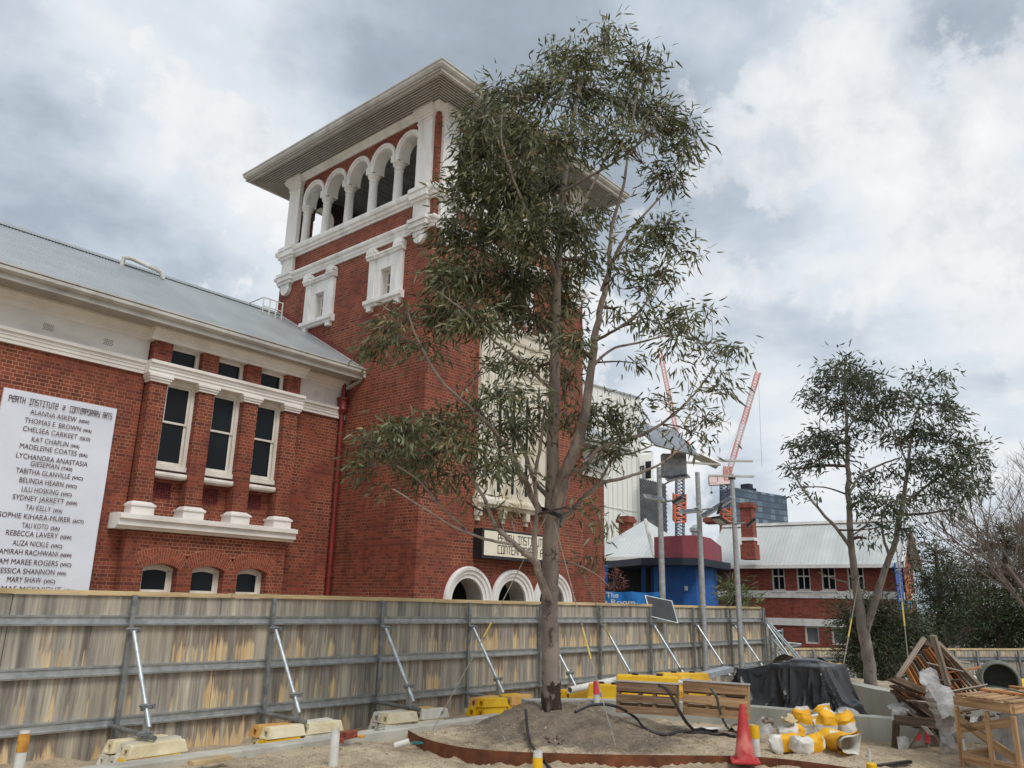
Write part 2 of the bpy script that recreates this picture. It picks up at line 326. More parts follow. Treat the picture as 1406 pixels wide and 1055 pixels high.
# ------------------------------------------------------------------ mesh helpers
def V(*a): return Vector(a[0]) if len(a) == 1 else Vector(a)
def frX(u, n, z): return Vector((u, n, z))          # wall running along X, depth along Y
def frY(u, n, z): return Vector((n, u, z))          # wall running along Y, depth along X
def frame(o, ang):
    o = Vector(o); U = Vector((math.cos(ang), math.sin(ang), 0)); Nn = Vector((-math.sin(ang), math.cos(ang), 0))
    return lambda u, n, z: o + U*u + Nn*n + Vector((0, 0, z))
BASE = {}
class MB:
    def __init__(s): s.v = []; s.f = []; s.g = {}
    def add(s, vs, fs):
        k = len(s.v); s.v += [tuple(p) for p in vs]; s.f += [tuple(i+k for i in f) for f in fs]; return s
    def quad(s, a, b, c, d): return s.add([a, b, c, d], [(0, 1, 2, 3)])
    def hexa(s, c): return s.add(c, [(0, 3, 2, 1), (4, 5, 6, 7), (0, 1, 5, 4), (1, 2, 6, 5), (2, 3, 7, 6), (3, 0, 4, 7)])
    def fbox(s, fr, ua, ub, na, nb, za, zb):
        k = len(s.v); L = (abs(ub-ua), abs(nb-na), abs(zb-za)); m = L.index(max(L)); o = [i for i in range(3) if i != m]
        for i, (a, b, c) in enumerate(((ua, na, za), (ub, na, za), (ub, nb, za), (ua, nb, za), (ua, na, zb), (ub, na, zb), (ub, nb, zb), (ua, nb, zb))):
            q = (a, b, c); s.g[k+i] = (q[o[0]], q[o[1]], q[m])
        return s.hexa([fr(ua, na, za), fr(ub, na, za), fr(ub, nb, za), fr(ua, nb, za), fr(ua, na, zb), fr(ub, na, zb), fr(ub, nb, zb), fr(ua, nb, zb)])
    def box(s, x0, x1, y0, y1, z0, z1): return s.fbox(frX, x0, x1, y0, y1, z0, z1)
    def beam(s, p0, p1, wd, ht, upv=(0, 0, 1), tw=None):
        p0, p1 = Vector(p0), Vector(p1); d = (p1-p0).normalized(); upv = Vector(upv)
        if abs(d.dot(upv)) > .98: upv = Vector((0, 1, 0))
        x = d.cross(upv).normalized(); y = x.cross(d)
        if tw: x, y = x*math.cos(tw)+y*math.sin(tw), y*math.cos(tw)-x*math.sin(tw)
        x *= wd/2; y *= ht/2; k = len(s.v); L = (p1-p0).length
        for i, (a, b) in enumerate(((-1, -1), (1, -1), (1, 1), (-1, 1))): s.g[k+i] = (a*wd/2, b*ht/2, 0); s.g[k+4+i] = (a*wd/2, b*ht/2, L)
        return s.hexa([p0-x-y, p0+x-y, p0+x+y, p0-x+y, p1-x-y, p1+x-y, p1+x+y, p1-x+y])
    def tube(s, pts, rad, n=8, cap=True):
        pts = [Vector(p) for p in pts]; m = len(pts)
        if isinstance(rad, (int, float)): rad = [rad]*m
        k0 = len(s.v); ref = None
        for i, p in enumerate(pts):
            d = (pts[min(i+1, m-1)]-pts[max(i-1, 0)]).normalized()
            if ref is None: ref = d.orthogonal().normalized()
            else:
                ref = ref - d*ref.dot(d)
                ref = d.orthogonal().normalized() if ref.length < 1e-4 else ref.normalized()
            b = d.cross(ref)
            for j in range(n):
                a = 2*math.pi*j/n; s.v.append(tuple(p+(ref*math.cos(a)+b*math.sin(a))*rad[i]))
        for i in range(m-1):
            for j in range(n):
                a, b = k0+i*n+j, k0+i*n+(j+1) % n; s.f.append((a, b, b+n, a+n))
        if cap:
            s.f.append(tuple(k0+j for j in range(n))[::-1]); s.f.append(tuple(k0+(m-1)*n+j for j in range(n)))
        return s
    def lathe(s, c, prof, n=16, cap=True):
        k0 = len(s.v); c = Vector(c)
        for r_, z in prof:
            for j in range(n):
                a = 2*math.pi*j/n; s.v.append((c.x+r_*math.cos(a), c.y+r_*math.sin(a), c.z+z))
        for i in range(len(prof)-1):
            for j in range(n):
                a, b = k0+i*n+j, k0+i*n+(j+1) % n; s.f.append((a, b, b+n, a+n))
        if cap:
            s.f.append(tuple(k0+j for j in range(n))[::-1]); s.f.append(tuple(k0+(len(prof)-1)*n+j for j in range(n)))
        return s
    def prism(s, fr, poly, na, nb):
        k = len(poly); vs = [fr(u, na, z) for u, z in poly]+[fr(u, nb, z) for u, z in poly]
        return s.add(vs, [tuple(range(k))[::-1], tuple(range(k, 2*k))]+[(i, (i+1) % k, k+(i+1) % k, k+i) for i in range(k)])
    def sweep(s, fr, prof, ua, ub):
        k = len(prof); vs = [fr(ua, n, z) for n, z in prof]+[fr(ub, n, z) for n, z in prof]
        return s.add(vs, [tuple(range(k)), tuple(range(k, 2*k))[::-1]]+[(i, (i+1) % k, k+(i+1) % k, k+i) for i in range(k)])
    def ring(s, x0, x1, y0, y1, prof):
        """profile of (out, z) carried round a rectangle with mitred corners; closed profile"""
        k = len(prof); vs = []
        for o, z in prof: vs += [(x0-o, y0-o, z), (x1+o, y0-o, z), (x1+o, y1+o, z), (x0-o, y1+o, z)]
        fs = []
        for i in range(k):
            for j in range(4):
                a, b = i*4+j, i*4+(j+1) % 4; c, d = ((i+1) % k)*4+(j+1) % 4, ((i+1) % k)*4+j; fs.append((a, b, c, d))
        return s.add(vs, fs)
    def arch(s, fr, uc, zc, ra, rb, na, nb, a0=0, a1=math.pi, seg=20, steps=None):
        """arch band from radius ra to rb, depth na (front) to nb; steps = list of (r, n) front profile"""
        prof = steps or [(ra, na), (rb, na)]
        prof = prof+[(prof[-1][0], nb), (prof[0][0], nb)]
        k = len(prof); vs = []; fs = []
        for i in range(seg+1):
            a = a0+(a1-a0)*i/seg
            for r_, n in prof: vs.append(fr(uc+r_*math.cos(a), n, zc+r_*math.sin(a)))
        for i in range(seg):
            for j in range(k): fs.append((i*k+j, i*k+(j+1) % k, (i+1)*k+(j+1) % k, (i+1)*k+j))
        fs += [tuple(range(k)), tuple(seg*k+j for j in range(k))[::-1]]
        return s.add(vs, fs)
    def wall(s, fr, ua, ub, za, zb, n, ops=(), dep=.3):
        """wall face at depth n with openings (u0,u1,zfoot,top(u)) and their reveals"""
        u = ua
        for (o0, o1, zf, top, seg) in sorted(ops, key=lambda o: o[0]):
            if o0 > u+1e-6: s.quad(fr(u, n, za), fr(o0, n, za), fr(o0, n, zb), fr(u, n, zb))
            us = [o0+(o1-o0)*(1-math.cos(math.pi*i/seg))/2 for i in range(seg+1)]
            for i in range(seg):
                p, q = us[i], us[i+1]; tp, tq = top(p), top(q)
                s.quad(fr(p, n, tp), fr(q, n, tq), fr(q, n, zb), fr(p, n, zb))
                s.quad(fr(p, n, tp), fr(p, n+dep, tp), fr(q, n+dep, tq), fr(q, n, tq))
            if zf > za+1e-6:
                s.quad(fr(o0, n, za), fr(o1, n, za), fr(o1, n, zf), fr(o0, n, zf))
                s.quad(fr(o0, n, zf), fr(o1, n, zf), fr(o1, n+dep, zf), fr(o0, n+dep, zf))
            for o in (o0, o1):
                if top(o) > zf+1e-4: s.quad(fr(o, n, zf), fr(o, n+dep, zf), fr(o, n+dep, top(o)), fr(o, n, top(o)))
            u = o1
        if ub > u+1e-6: s.quad(fr(u, n, za), fr(ub, n, za), fr(ub, n, zb), fr(u, n, zb))
        return s
    def build(s, name, mat, parent=None, smooth=False, bevel=0, local=False):
        me = bpy.data.meshes.new(name)
        off = Vector((0, 0, 0))
        if parent is not None and not local: off = BASE.get(parent.name, Vector((0, 0, 0)))
        vs = [(x-off.x, y-off.y, z-off.z) for x, y, z in s.v]
        me.from_pydata(vs, [], s.f)
        bm = bmesh.new(); bm.from_mesh(me); bmesh.ops.recalc_face_normals(bm, faces=bm.faces); bm.to_mesh(me); bm.free()
        if smooth:
            for p in me.polygons: p.use_smooth = True
            me.set_sharp_from_angle(angle=R(40))
        if s.g and any(nd.type == 'ATTRIBUTE' and nd.attribute_name == 'grain' for nd in mat.node_tree.nodes):
            at = me.attributes.new('grain', 'FLOAT_VECTOR', 'POINT'); at.data.foreach_set('vector', [c for i in range(len(s.v)) for c in s.g.get(i, (0, 0, 0))])
        me.materials.append(mat)
        o = bpy.data.objects.new(name, me); COL.objects.link(o)
        if parent is not None: o.parent = parent; BASE[o.name] = off
        if bevel:
            b = o.modifiers.new('bevel', 'BEVEL'); b.width = bevel; b.segments = 2; b.limit_method = 'ANGLE'
        return o
def tag(o, label, cat, group=None, kind=None):
    if label: o['label'] = label
    if cat: o['category'] = cat
    if group: o['group'] = group
    if kind: o['kind'] = kind
    return o
def thing(name, label, cat, loc=(0, 0, 0), rz=0, group=None):
    o = bpy.data.objects.new(name, None); COL.objects.link(o); o.location = loc; o.rotation_euler = (0, 0, rz)
    o.empty_display_size = .2; BASE[o.name] = Vector(loc); return tag(o, label, cat, group)
def single(mb, name, mat, label, cat, group=None, **k):
    """a thing that is one mesh, its origin set at the foot of the mesh"""
    xs = [p[0] for p in mb.v]; ys = [p[1] for p in mb.v]; zs = [p[2] for p in mb.v]
    c = Vector(((min(xs)+max(xs))/2, (min(ys)+max(ys))/2, min(zs)))
    mb.v = [(x-c.x, y-c.y, z-c.z) for x, y, z in mb.v]
    o = mb.build(name, mat, **k); o.location = c; return tag(o, label, cat, group)
def copy_tree(o, parent=None):
    c = o.copy(); COL.objects.link(c); c.parent = parent
    for ch in list(o.children): copy_tree(ch, c)
    return c
def structure(mb, name, mat, **k):
    o = mb.build(name, mat, **k); o['kind'] = 'structure'; return o
flat = lambda z: (lambda u: z)
def rnd(uc, zc, r_): return lambda u: zc+math.sqrt(max(0, r_*r_-(u-uc)**2))
def text_mb(mb, s, fr, u, z, height, n, width=None, align='CENTER', thick=.006, shear=0, bold=0):
    """lettering as flat raised type; u,z = anchor on the wall frame, height = capital height"""
    c = bpy.data.curves.new('type', 'FONT'); c.body = s; c.align_x = align; c.size = 1; c.shear = shear; c.resolution_u = 3; c.offset = bold
    o = bpy.data.objects.new('type', c); COL.objects.link(o)
    dg = bpy.context.evaluated_depsgraph_get(); me = bpy.data.meshes.new_from_object(o.evaluated_get(dg))
    xs = [v.co.x for v in me.vertices]; k = height/.69
    kx = k if width is None else width/(max(xs)-min(xs))
    sh = 0
    if align == 'CENTER': sh = -(max(xs)+min(xs))/2
    vs = [fr(u+(v.co.x+sh)*kx, n, z+v.co.y*k) for v in me.vertices]
    mb.add(vs, [tuple(p.vertices) for p in me.polygons])
    COL.objects.unlink(o); bpy.data.objects.remove(o); bpy.data.curves.remove(c); bpy.data.meshes.remove(me)
    return (max(xs)-min(xs))*kx
# angular stroke alphabet on a 2 x 4 grid
STROKE = {'P': [(0,0,0,4),(0,4,1.4,4),(1.4,4,2,3.4),(2,3.4,2,2.2),(2,2.2,0,1.9)], 'E': [(2,0,0,0),(0,0,0,4),(0,4,2,4),(0,2,1.6,2)],
 'e': [(2,0,0,0),(0,0,0,3.2),(0,3.2,.6,4),(.6,4,2,4),(2,4,2,2),(2,2,0,2)],
 'R': [(0,0,0,4),(0,4,2,4),(2,4,2,2.2),(2,2.2,0,1.8),(1,2,2,0)], 'T': [(0,4,2,4),(1,4,1,0)], 'H': [(0,0,0,4),(2,0,2,4),(0,2,2,2)],
 'I': [(0,4,2,4),(1,4,1,0),(0,0,2,0)], 'N': [(0,0,0,4),(0,4,1.5,4),(1.5,4,2,3.2),(2,3.2,2,0)], 'S': [(2,4,0,4),(0,4,0,2.2),(0,2.2,2,1.8),(2,1.8,2,0),(2,0,0,0)],
 'U': [(0,4,0,0),(0,0,2,0),(2,0,2,4)], 'C': [(2,4,0,4),(0,4,0,0),(0,0,2,0)], 'O': [(0,0,0,4),(0,4,2,4),(2,4,2,0),(2,0,0,0)],
 'M': [(0,0,0,4),(0,4,2,4),(1,4,1,1.2),(2,4,2,0)], 'A': [(0,0,0,3.2),(0,3.2,.6,4),(.6,4,2,4),(2,4,2,0),(0,2,2,2)],
 'Y': [(0,4,0,2),(0,2,2,2),(2,4,2,0),(2,0,.3,0)], '2': [(0,4,1.6,4),(1.6,4,1.6,2.4),(1.6,2.4,.2,1.8),(.2,1.8,.2,.6),(.2,.6,1.8,.6),(1.0,3,1.0,2.2)], ' ': []}
def stroke_text(mb, s, fr, ua, ub, z, h, n, wt=.32, proud=.006):
    adv = (ub-ua)/(len(s)*2.9-.9); k = h/4
    for i, ch in enumerate(s):
        o = ua+i*2.9*adv
        for (x0, y0, x1, y1) in STROKE[ch]:
            dx, dy = x1-x0, y1-y0; L = math.hypot(dx, dy); ex, ey = dx/L*wt/2, dy/L*wt/2
            a0, b0, a1, b1 = x0-ex, y0-ey, x1+ex, y1+ey; px, py = -dy/L*wt/2, dx/L*wt/2
            pts = [(a0+px, b0+py), (a1+px, b1+py), (a1-px, b1-py), (a0-px, b0-py)]
            mb.add([fr(o+x*adv, n, z+y*k) for x, y in pts], [(0, 1, 2, 3)])
# ------------------------------------------------------------------ terrain
def grid(a, b, step): return list(np.arange(a, b, step))
gx = [-2600, -900, -300, -120, -60, -30, -15, -8, -4, -2] + grid(0, 3, .5)+grid(3, 14.5, .07)+grid(14.5, 24, .25)+grid(24, 40, 1.)+[45, 60, 90, 150, 300, 700, 2600]
gy = [-2600, -900, -300, -120, -60, -30, -15, -8, -4, -2, -1]+grid(0, 1.6, .2)+grid(1.6, 10, .07)+grid(10, 14, .4)+grid(14, 40, 1.5)+[45, 60, 90, 150, 300, 700, 2600]
gx = np.array(gx); gy = np.array(gy)
def vnoise(x, y, seed):
    """smooth value noise"""
    r_ = np.random.default_rng(seed).random((256, 256)); xi = np.floor(x).astype(int); yi = np.floor(y).astype(int); fx = x-xi; fy = y-yi
    fx = fx*fx*(3-2*fx); fy = fy*fy*(3-2*fy); g = lambda a, b: r_[a % 256, b % 256]
    return (g(xi, yi)*(1-fx)+g(xi+1, yi)*fx)*(1-fy)+(g(xi, yi+1)*(1-fx)+g(xi+1, yi+1)*fx)*fy
def sst(a, b, x): t = np.clip((x-a)/(b-a), 0, 1); return t*t*(3-2*t)
TREE = Vector((8.98, 6.86, .27))
# plan of the low planter wall and of the steel edging
WALL_A = [(9.15, 7.45), (9.8, 6.95), (10.45, 6.25), (10.92, 5.35), (11.12, 4.4), (11.22, 3.5), (11.5, 2.75), (12.2, 1.6), (13.2, .4)]
WALL_B = [(17.2, 6.6), (15.6, 5.75), (14.45, 4.75), (13.75, 4.1), (13.35, 3.3), (13.4, 2.0), (13.8, .5)]
EDGE = [(7.2, 7.72), (6.93, 7.15), (6.83, 6.5), (6.98, 6.0), (7.3, 5.55), (7.72, 5.1), (8.15, 4.72), (8.6, 4.3), (8.88, 3.9), (8.98, 3.4), (8.95, 2.8), (8.8, 2.0)]
def polydist(px, py, poly):
    best = np.full(px.shape, 1e9); side = np.zeros(px.shape)
    for (x0, y0), (x1, y1) in zip(poly, poly[1:]):
        dx, dy = x1-x0, y1-y0; t = np.clip(((px-x0)*dx+(py-y0)*dy)/(dx*dx+dy*dy), 0, 1)
        qx, qy = px-x0-t*dx, py-y0-t*dy; d = np.hypot(qx, qy); s = np.sign(dx*qy-dy*qx)
        m = d < best; best[m] = d[m]; side[m] = s[m]
    return best, side
def height(x, y):
    x = np.asarray(x, float); y = np.asarray(y, float)
    near = sst(40, 20, np.hypot(x-8, y-5))
    n = (vnoise(x*1.3, y*1.3, 1)-.5)*.07+(vnoise(x*4, y*4, 2)-.5)*.035+(vnoise(x*11, y*11, 3)-.5)*.022
    dent = np.clip(vnoise(x*3.3+9, y*3.3, 14)-.60, 0, 1)*.16+np.clip(vnoise(x*7.7+9, y*7.7, 15)-.66, 0, 1)*.08
    rut = np.exp(-((y-3.55-.10*np.sin(x*.9))/.11)**2)+np.exp(-((y-5.0-.10*np.sin(x*.9))/.11)**2)
    h = (n-dent-.03*rut*(x < 8.4))*near
    # trench beside the hoarding behind the kerb
    h += -.16*sst(7.98, 8.3, y)*sst(24, 21, x)*sst(13, 11, y)
    # mound round the tree
    dx, dy = x-TREE.x, y-TREE.y
    c, s = math.cos(R(-38)), math.sin(R(-38)); ex = (dx*c-dy*s)/1.45; ey = (dx*s+dy*c)/.95
    lump = (vnoise(x*2.3+3, y*2.3, 5)-.5)*.35+(vnoise(x*6, y*6, 6)-.5)*.22
    m = np.clip(1.12-np.sqrt(ex*ex+ey*ey)*(1+lump*.5), 0, 1)
    h += .24*sst(0, .8, m)*(1+lump*.8)+sst(0, .35, m)*((vnoise(x*5.5, y*5.5, 8)-.5)*.10+(vnoise(x*12, y*12, 9)-.5)*.055)
    dx, dy = x-8.9, y-5.75; m2 = np.clip(1-np.hypot(dx/.85, dy/.6)*(1+lump*.6), 0, 1); h += .09*sst(0, .8, m2)*(1+lump*1.2)
    dx, dy = x-9.75, y-6.35; m3 = np.clip(1-np.hypot(dx/.9, dy/.75)*(1+lump*.7), 0, 1); h += .08*sst(0, .8, m3)*(1+lump)
    # garden bed a little proud inside the steel edging
    d, sd = polydist(x, y, EDGE); inside = (sd > 0) & (x < 12) & (y < 8)
    h += np.where(inside, .05*sst(0, .25, d), -.035*np.exp(-(d/.35)**2))*near
    # raised soil behind the upper wall, then the fall of the land beyond
    d2, s2 = polydist(x, y, WALL_B); beh = (s2 > 0) & (y < 9) & (x > 13)
    h = np.where(beh, .33*sst(0.02, .1, d2)+h*.6, h)
    fall = sst(17.0, 21.0, x)*sst(9.0, 7.8, y)
    fall = np.maximum(fall, sst(23, 26, x)); h = h*(1-fall)-1.45*fall
    return h
X, Y = np.meshgrid(gx, gy, indexing='ij'); H = height(X, Y)
nx, ny = len(gx), len(gy)
vs = np.stack([X.ravel(), Y.ravel(), H.ravel()], 1)
ii, jj = np.meshgrid(np.arange(nx-1), np.arange(ny-1), indexing='ij'); a = (ii*ny+jj).ravel()
fs = np.stack([a, a+ny, a+ny+1, a+1], 1)
me = bpy.data.meshes.new('ground'); me.from_pydata(vs.tolist(), [], fs.tolist())
for p in me.polygons: p.use_smooth = True
def ground_mat():
    m, t, b = new_mat('sandy_builders_ground', .95)
    p = pos(t)
    n1 = noise(t, p, .9, 8, .65, .4); n2 = noise(t, p, 7, 8, .7); n3 = noise(t, p, 55, 4, .7)
    c = ramp(t, n1, [(.32, lin(142, 126, 106)), (.46, lin(182, 164, 138)), (.60, lin(204, 187, 158)), (.75, lin(168, 155, 138))])
    c = mixc(t, .75, c, ramp(t, n2, [(.28, .55), (.5, 1.0), (.75, 1.2)]), 'MULTIPLY')
    c = mixc(t, .8, c, ramp(t, n3, [(.3, .55), (.5, 1.0), (.7, 1.28)]), 'MULTIPLY')
    lit = noise(t, p, 22, 3, .6)
    c = mixc(t, ramp(t, lit, [(.63, 0), (.68, .7)]), c, lin(92, 74, 58))
    damp = noise(t, p, .55, 7, .7, .8); c = mixc(t, ramp(t, damp, [(.54, 0), (.64, .55)]), c, lin(122, 106, 88))
    # darker damp soil of the mound
    d = N(t, 'ShaderNodeVectorMath', operation='DISTANCE', inp={1: (8.95, 6.45, .3)}); t.links.new(p, d.inputs[0])
    k = math_(t, 'ADD', d.outputs['Value'], math_(t, 'MULTIPLY', math_(t, 'SUBTRACT', n2, .5), 1.4))
    soil = ramp(t, math_(t, 'MULTIPLY', k, .3), [(.40, 1), (.52, 0)])
    sc = mixc(t, .8, ramp(t, n2, [(.3, lin(88, 78, 68)), (.5, lin(122, 109, 95)), (.7, lin(148, 132, 112))]), ramp(t, n3, [(.3, .6), (.7, 1.25)]), 'MULTIPLY')
    c = mixc(t, math_(t, 'MULTIPLY', soil, .85), c, sc)
    s = N(t, 'ShaderNodeSeparateXYZ', inp={0: p})
    far = ramp(t, math_(t, 'MULTIPLY', s.outputs[2], -.5), [(.3, 0), (.6, 1)])
    c = mixc(t, far, c, lin(120, 116, 106))
    t.links.new(c, b.inputs['Base Color'])
    bump(t, b, math_(t, 'ADD', n3, math_(t, 'MULTIPLY', n2, 1.5)), .8, .03)
    return m
me.materials.append(ground_mat())
go = bpy.data.objects.new('ground', me); COL.objects.link(go); go['kind'] = 'structure'
def hz(x, y): return float(height(np.array([x]), np.array([y]))[0])
# ------------------------------------------------------------------ the brick gallery: wing, tower, right wing
YW, YB, XT, YT, XR, YBK, XE = 18.95, 18.68, 14.37, 15.45, 21.85, 23.15, 28.35
bld = thing('gallery_building', 'red brick gallery with a white arcaded tower, broad eaves and a grey iron roof', 'building', (XT, YT, 0))
def part(mb, name, mat, **k): return mb.build(name, mat, bld, **k)
# -- wing walls
PIERS = [(8.37, 8.79), (9.63, 10.05), (10.9, 11.32), (12.16, 12.58)]
GAPS = [(8.79, 9.63), (10.05, 10.9), (11.32, 12.16)]
mb = MB()
mb.quad(frX(-8, YW, -.3), frX(8.33, YW, -.3), frX(8.33, YW, 6.82), frX(-8, YW, 6.82))
mb.quad(frX(12.6, YW, -.3), frX(XT, YW, -.3), frX(XT, YW, 6.82), frX(12.6, YW, 6.82))
rw = MB(); rw.quad(frX(XR, YW, -.3), frX(XE, YW, -.3), frX(XE, YW, 6.82), frX(XR, YW, 6.82))
rw.quad(frY(YW, XE, -.3), frY(27, XE, -.3), frY(27, XE, 8), frY(YW, XE, 8)); part(rw, 'right_wing_wall', m_brick)
mb.quad(frY(YW, -8, -.3), frY(27, -8, -.3), frY(27, -8, 8), frY(YW, -8, 8))
segtop = lambda uc: (lambda u: 2.33-.10*((u-uc)/.425)**2)
ops = [(a, b, 1.45, segtop((a+b)/2), 10) for a, b in ((8.82, 9.67), (10.04, 10.89), (11.26, 12.11))]
mb.wall(frX, 8.33, 12.6, -.3, 3.1, YB, ops, .36)
for u in (8.33, 12.6): mb.quad(frY(YB, u, -.3), frY(YW, u, -.3), frY(YW, u, 3.1), frY(YB, u, 3.1))
RW = 19.05
for a, b in GAPS: mb.quad(frX(a-.1, RW, 3.1), frX(b+.1, RW, 3.1), frX(b+.1, RW, 4.62), frX(a-.1, RW, 4.62))
part(mb, 'wing_wall', m_brick)
mb = MB()
for a, b in PIERS: mb.box(a, b, YB, 19.3, 3.3, 6.7)
for i, (a, b) in enumerate(PIERS):
    q = MB(); q.box(a, b, YB, 19.4, 3.3, 6.66); q.box(a-.01, b+.01, YB+.005, 19.4, 7.08, 7.66); part(q, 'brick_pier', m_brick)
# -- segmental brick arches over the basement windows
for (a, b) in ((8.82, 9.67), (10.04, 10.89), (11.26, 12.11)):
    uc = (a+b)/2; rr = .953; zc = 2.33-rr; q = MB(); al = math.asin(.425/rr); n = 19
    mo = MB()
    for i in range(n):
        t0 = math.pi/2+al*1.12-(2*al*1.12)*(i+.07)/n; t1 = math.pi/2+al*1.12-(2*al*1.12)*(i+.86)/n
        cut = .5+.12*(i % 2)
        for ra, rb in ((rr-.002, rr+.36*cut-.006), (rr+.36*cut+.006, rr+.36)):
            pl = [(uc+ra*math.cos(t0), zc+ra*math.sin(t0)), (uc+ra*math.cos(t1), zc+ra*math.sin(t1)), (uc+rb*math.cos(t1), zc+rb*math.sin(t1)), (uc+rb*math.cos(t0), zc+rb*math.sin(t0))]
            q.prism(frX, pl, YB-.012, YB+.02)
    part(q, 'brick_arch', m_voussoir)
    t0 = math.pi/2-al*1.13; t1 = math.pi/2+al*1.13
    mo.arch(frX, uc, zc, rr+.001, rr+.368, YB-.006, YB+.018, t0, t1, 20); part(mo, 'arch_mortar', m_mortar)
    # small arched window, set back
    f = MB(); wn = YB+.24; zt = lambda u, d: 2.33-d-.10*((u-uc)/.425)**2
    for (d0, d1, n0) in ((0, .075, wn), (.075, .135, wn+.03)):
        us = [uc-.425+d0+(.85-2*d0)*i/12 for i in range(13)]; ui = [uc-.425+d1+(.85-2*d1)*i/12 for i in range(13)]
        for i in range(12):
            f.hexa([frX(us[i], n0, zt(us[i], d0)), frX(us[i+1], n0, zt(us[i+1], d0)), frX(ui[i+1], n0, zt(ui[i+1], d1)), frX(ui[i], n0, zt(ui[i], d1)),
                    frX(us[i], n0+.06, zt(us[i], d0)), frX(us[i+1], n0+.06, zt(us[i+1], d0)), frX(ui[i+1], n0+.06, zt(ui[i+1], d1)), frX(ui[i], n0+.06, zt(ui[i], d1))])
        for sgn in (-1, 1):
            e0, e1 = uc+sgn*(.425-d0), uc+sgn*(.425-d1); f.fbox(frX, min(e0, e1), max(e0, e1), n0+.001, n0+.061, 1.45, 2.23-d0*1.05)
        f.fbox(frX, uc-.425+d0, uc+.425-d0, n0+.002, n0+.062, 1.58+d0, 1.66+d0)
    f.fbox(frX, uc-.425, uc+.425, wn-.05, wn+.05, 1.45, 1.58)
    fo = part(f, 'basement_window', m_frame)
    g = MB(); g.fbox(frX, uc-.40, uc+.40, wn+.05, wn+.07, 1.5, 2.3); g.build('pane', m_glass, fo)
# -- ledge, plinths, capitals, entablature
q = MB(); q.sweep(frX, [(YW+.1, 3.06), (YB-.12, 3.06), (YB-.17, 3.12), (YB-.26, 3.13), (YB-.26, 3.27), (YB-.33, 3.28), (YB-.33, 3.38), (YB-.1, 3.42), (YW+.1, 3.42)], 8.0, 12.72); part(q, 'ledge', m_cream)
for a, b in PIERS:
    q = MB(); c = (a+b)/2
    q.box(c-.27, c+.27, YB-.10, YW+.2, 3.42, 3.60); q.box(c-.30, c+.30, YB-.13, YW+.2, 3.60, 3.645); q.hexa([frX(c-.29, YB-.12, 3.646), frX(c+.29, YB-.12, 3.646), frX(c+.29, YW, 3.646), frX(c-.29, YW, 3.646), frX(c-.21, YB-.01, 3.72), frX(c+.21, YB-.01, 3.72), frX(c+.21, YW, 3.72), frX(c-.21, YW, 3.72)])
    part(q, 'pier_plinth', m_cream, bevel=.006)
    q = MB(); q.box(c-.25, c+.25, YB-.06, YW, 6.61, 6.67); q.box(c-.275, c+.275, YB-.09, YW, 6.67, 6.725); q.box(c-.30, c+.30, YB-.115, YW, 6.725, 6.80)
    part(q, 'pier_capital', m_cream, bevel=.006)
ent = lambda n: [(n+.25, 6.80), (n-.07, 6.80), (n-.07, 6.88), (n-.09, 6.885), (n-.09, 6.96), (n-.11, 6.965), (n-.11, 7.03), (n-.16, 7.045), (n-.16, 7.12), (n+.25, 7.12)]
q = MB(); q.sweep(frX, ent(YB), 8.25, 12.7)
q.sweep(frX, [(19.5, 6.802), (YB+.2, 6.802), (YB+.2, 7.118), (19.5, 7.118)], 8.3, 12.65)
q.sweep(frX, ent(YW), -8, 8.249); q.sweep(frX, ent(YW), 12.701, XT); part(q, 'string_course', m_cream); q = MB(); q.sweep(frX, ent(YW), XR, XE+.1); part(q, 'string_course', m_cream)
for a, b in ((-8, 8.33), (12.6, XT), (XR, XE+.02)): fz = MB(); fz.box(a, b, YW-.012, YW+.2, 7.115, 7.80); part(fz, 'frieze', m_render)
cor = lambda n: [(n+.4, 7.66), (n-.03, 7.66), (n-.05, 7.72), (n-.10, 7.75), (n-.10, 7.80), (n-.14, 7.82), (n-.18, 7.88), (n-.22, 7.90), (n-.22, 7.955), (n+.4, 7.955)]
q = MB(); q.sweep(frX, cor(YB), 8.22, 12.72); q.sweep(frX, cor(YW), -8, 8.219); q.sweep(frX, cor(YW), 12.721, XT); part(q, 'cornice', m_cream); q = MB(); q.sweep(frX, cor(YW), XR, XE+.2); part(q, 'cornice', m_cream)
for x, z in ((6.02, 7.38), (7.35, 7.38), (13.36, 7.40)):
    q = MB()
    for i in range(5):
        for j in range(4): q.box(x+i*.045-.11+(j % 2)*.02, x+i*.045-.085+(j % 2)*.02, YW-.018, YW-.012, z+j*.04-.08, z+j*.04-.06)
    part(q, 'air_vent', m_gutter if x > 10 else plain('vent_shadow', lin(120, 112, 104), lin(100, 94, 88)))
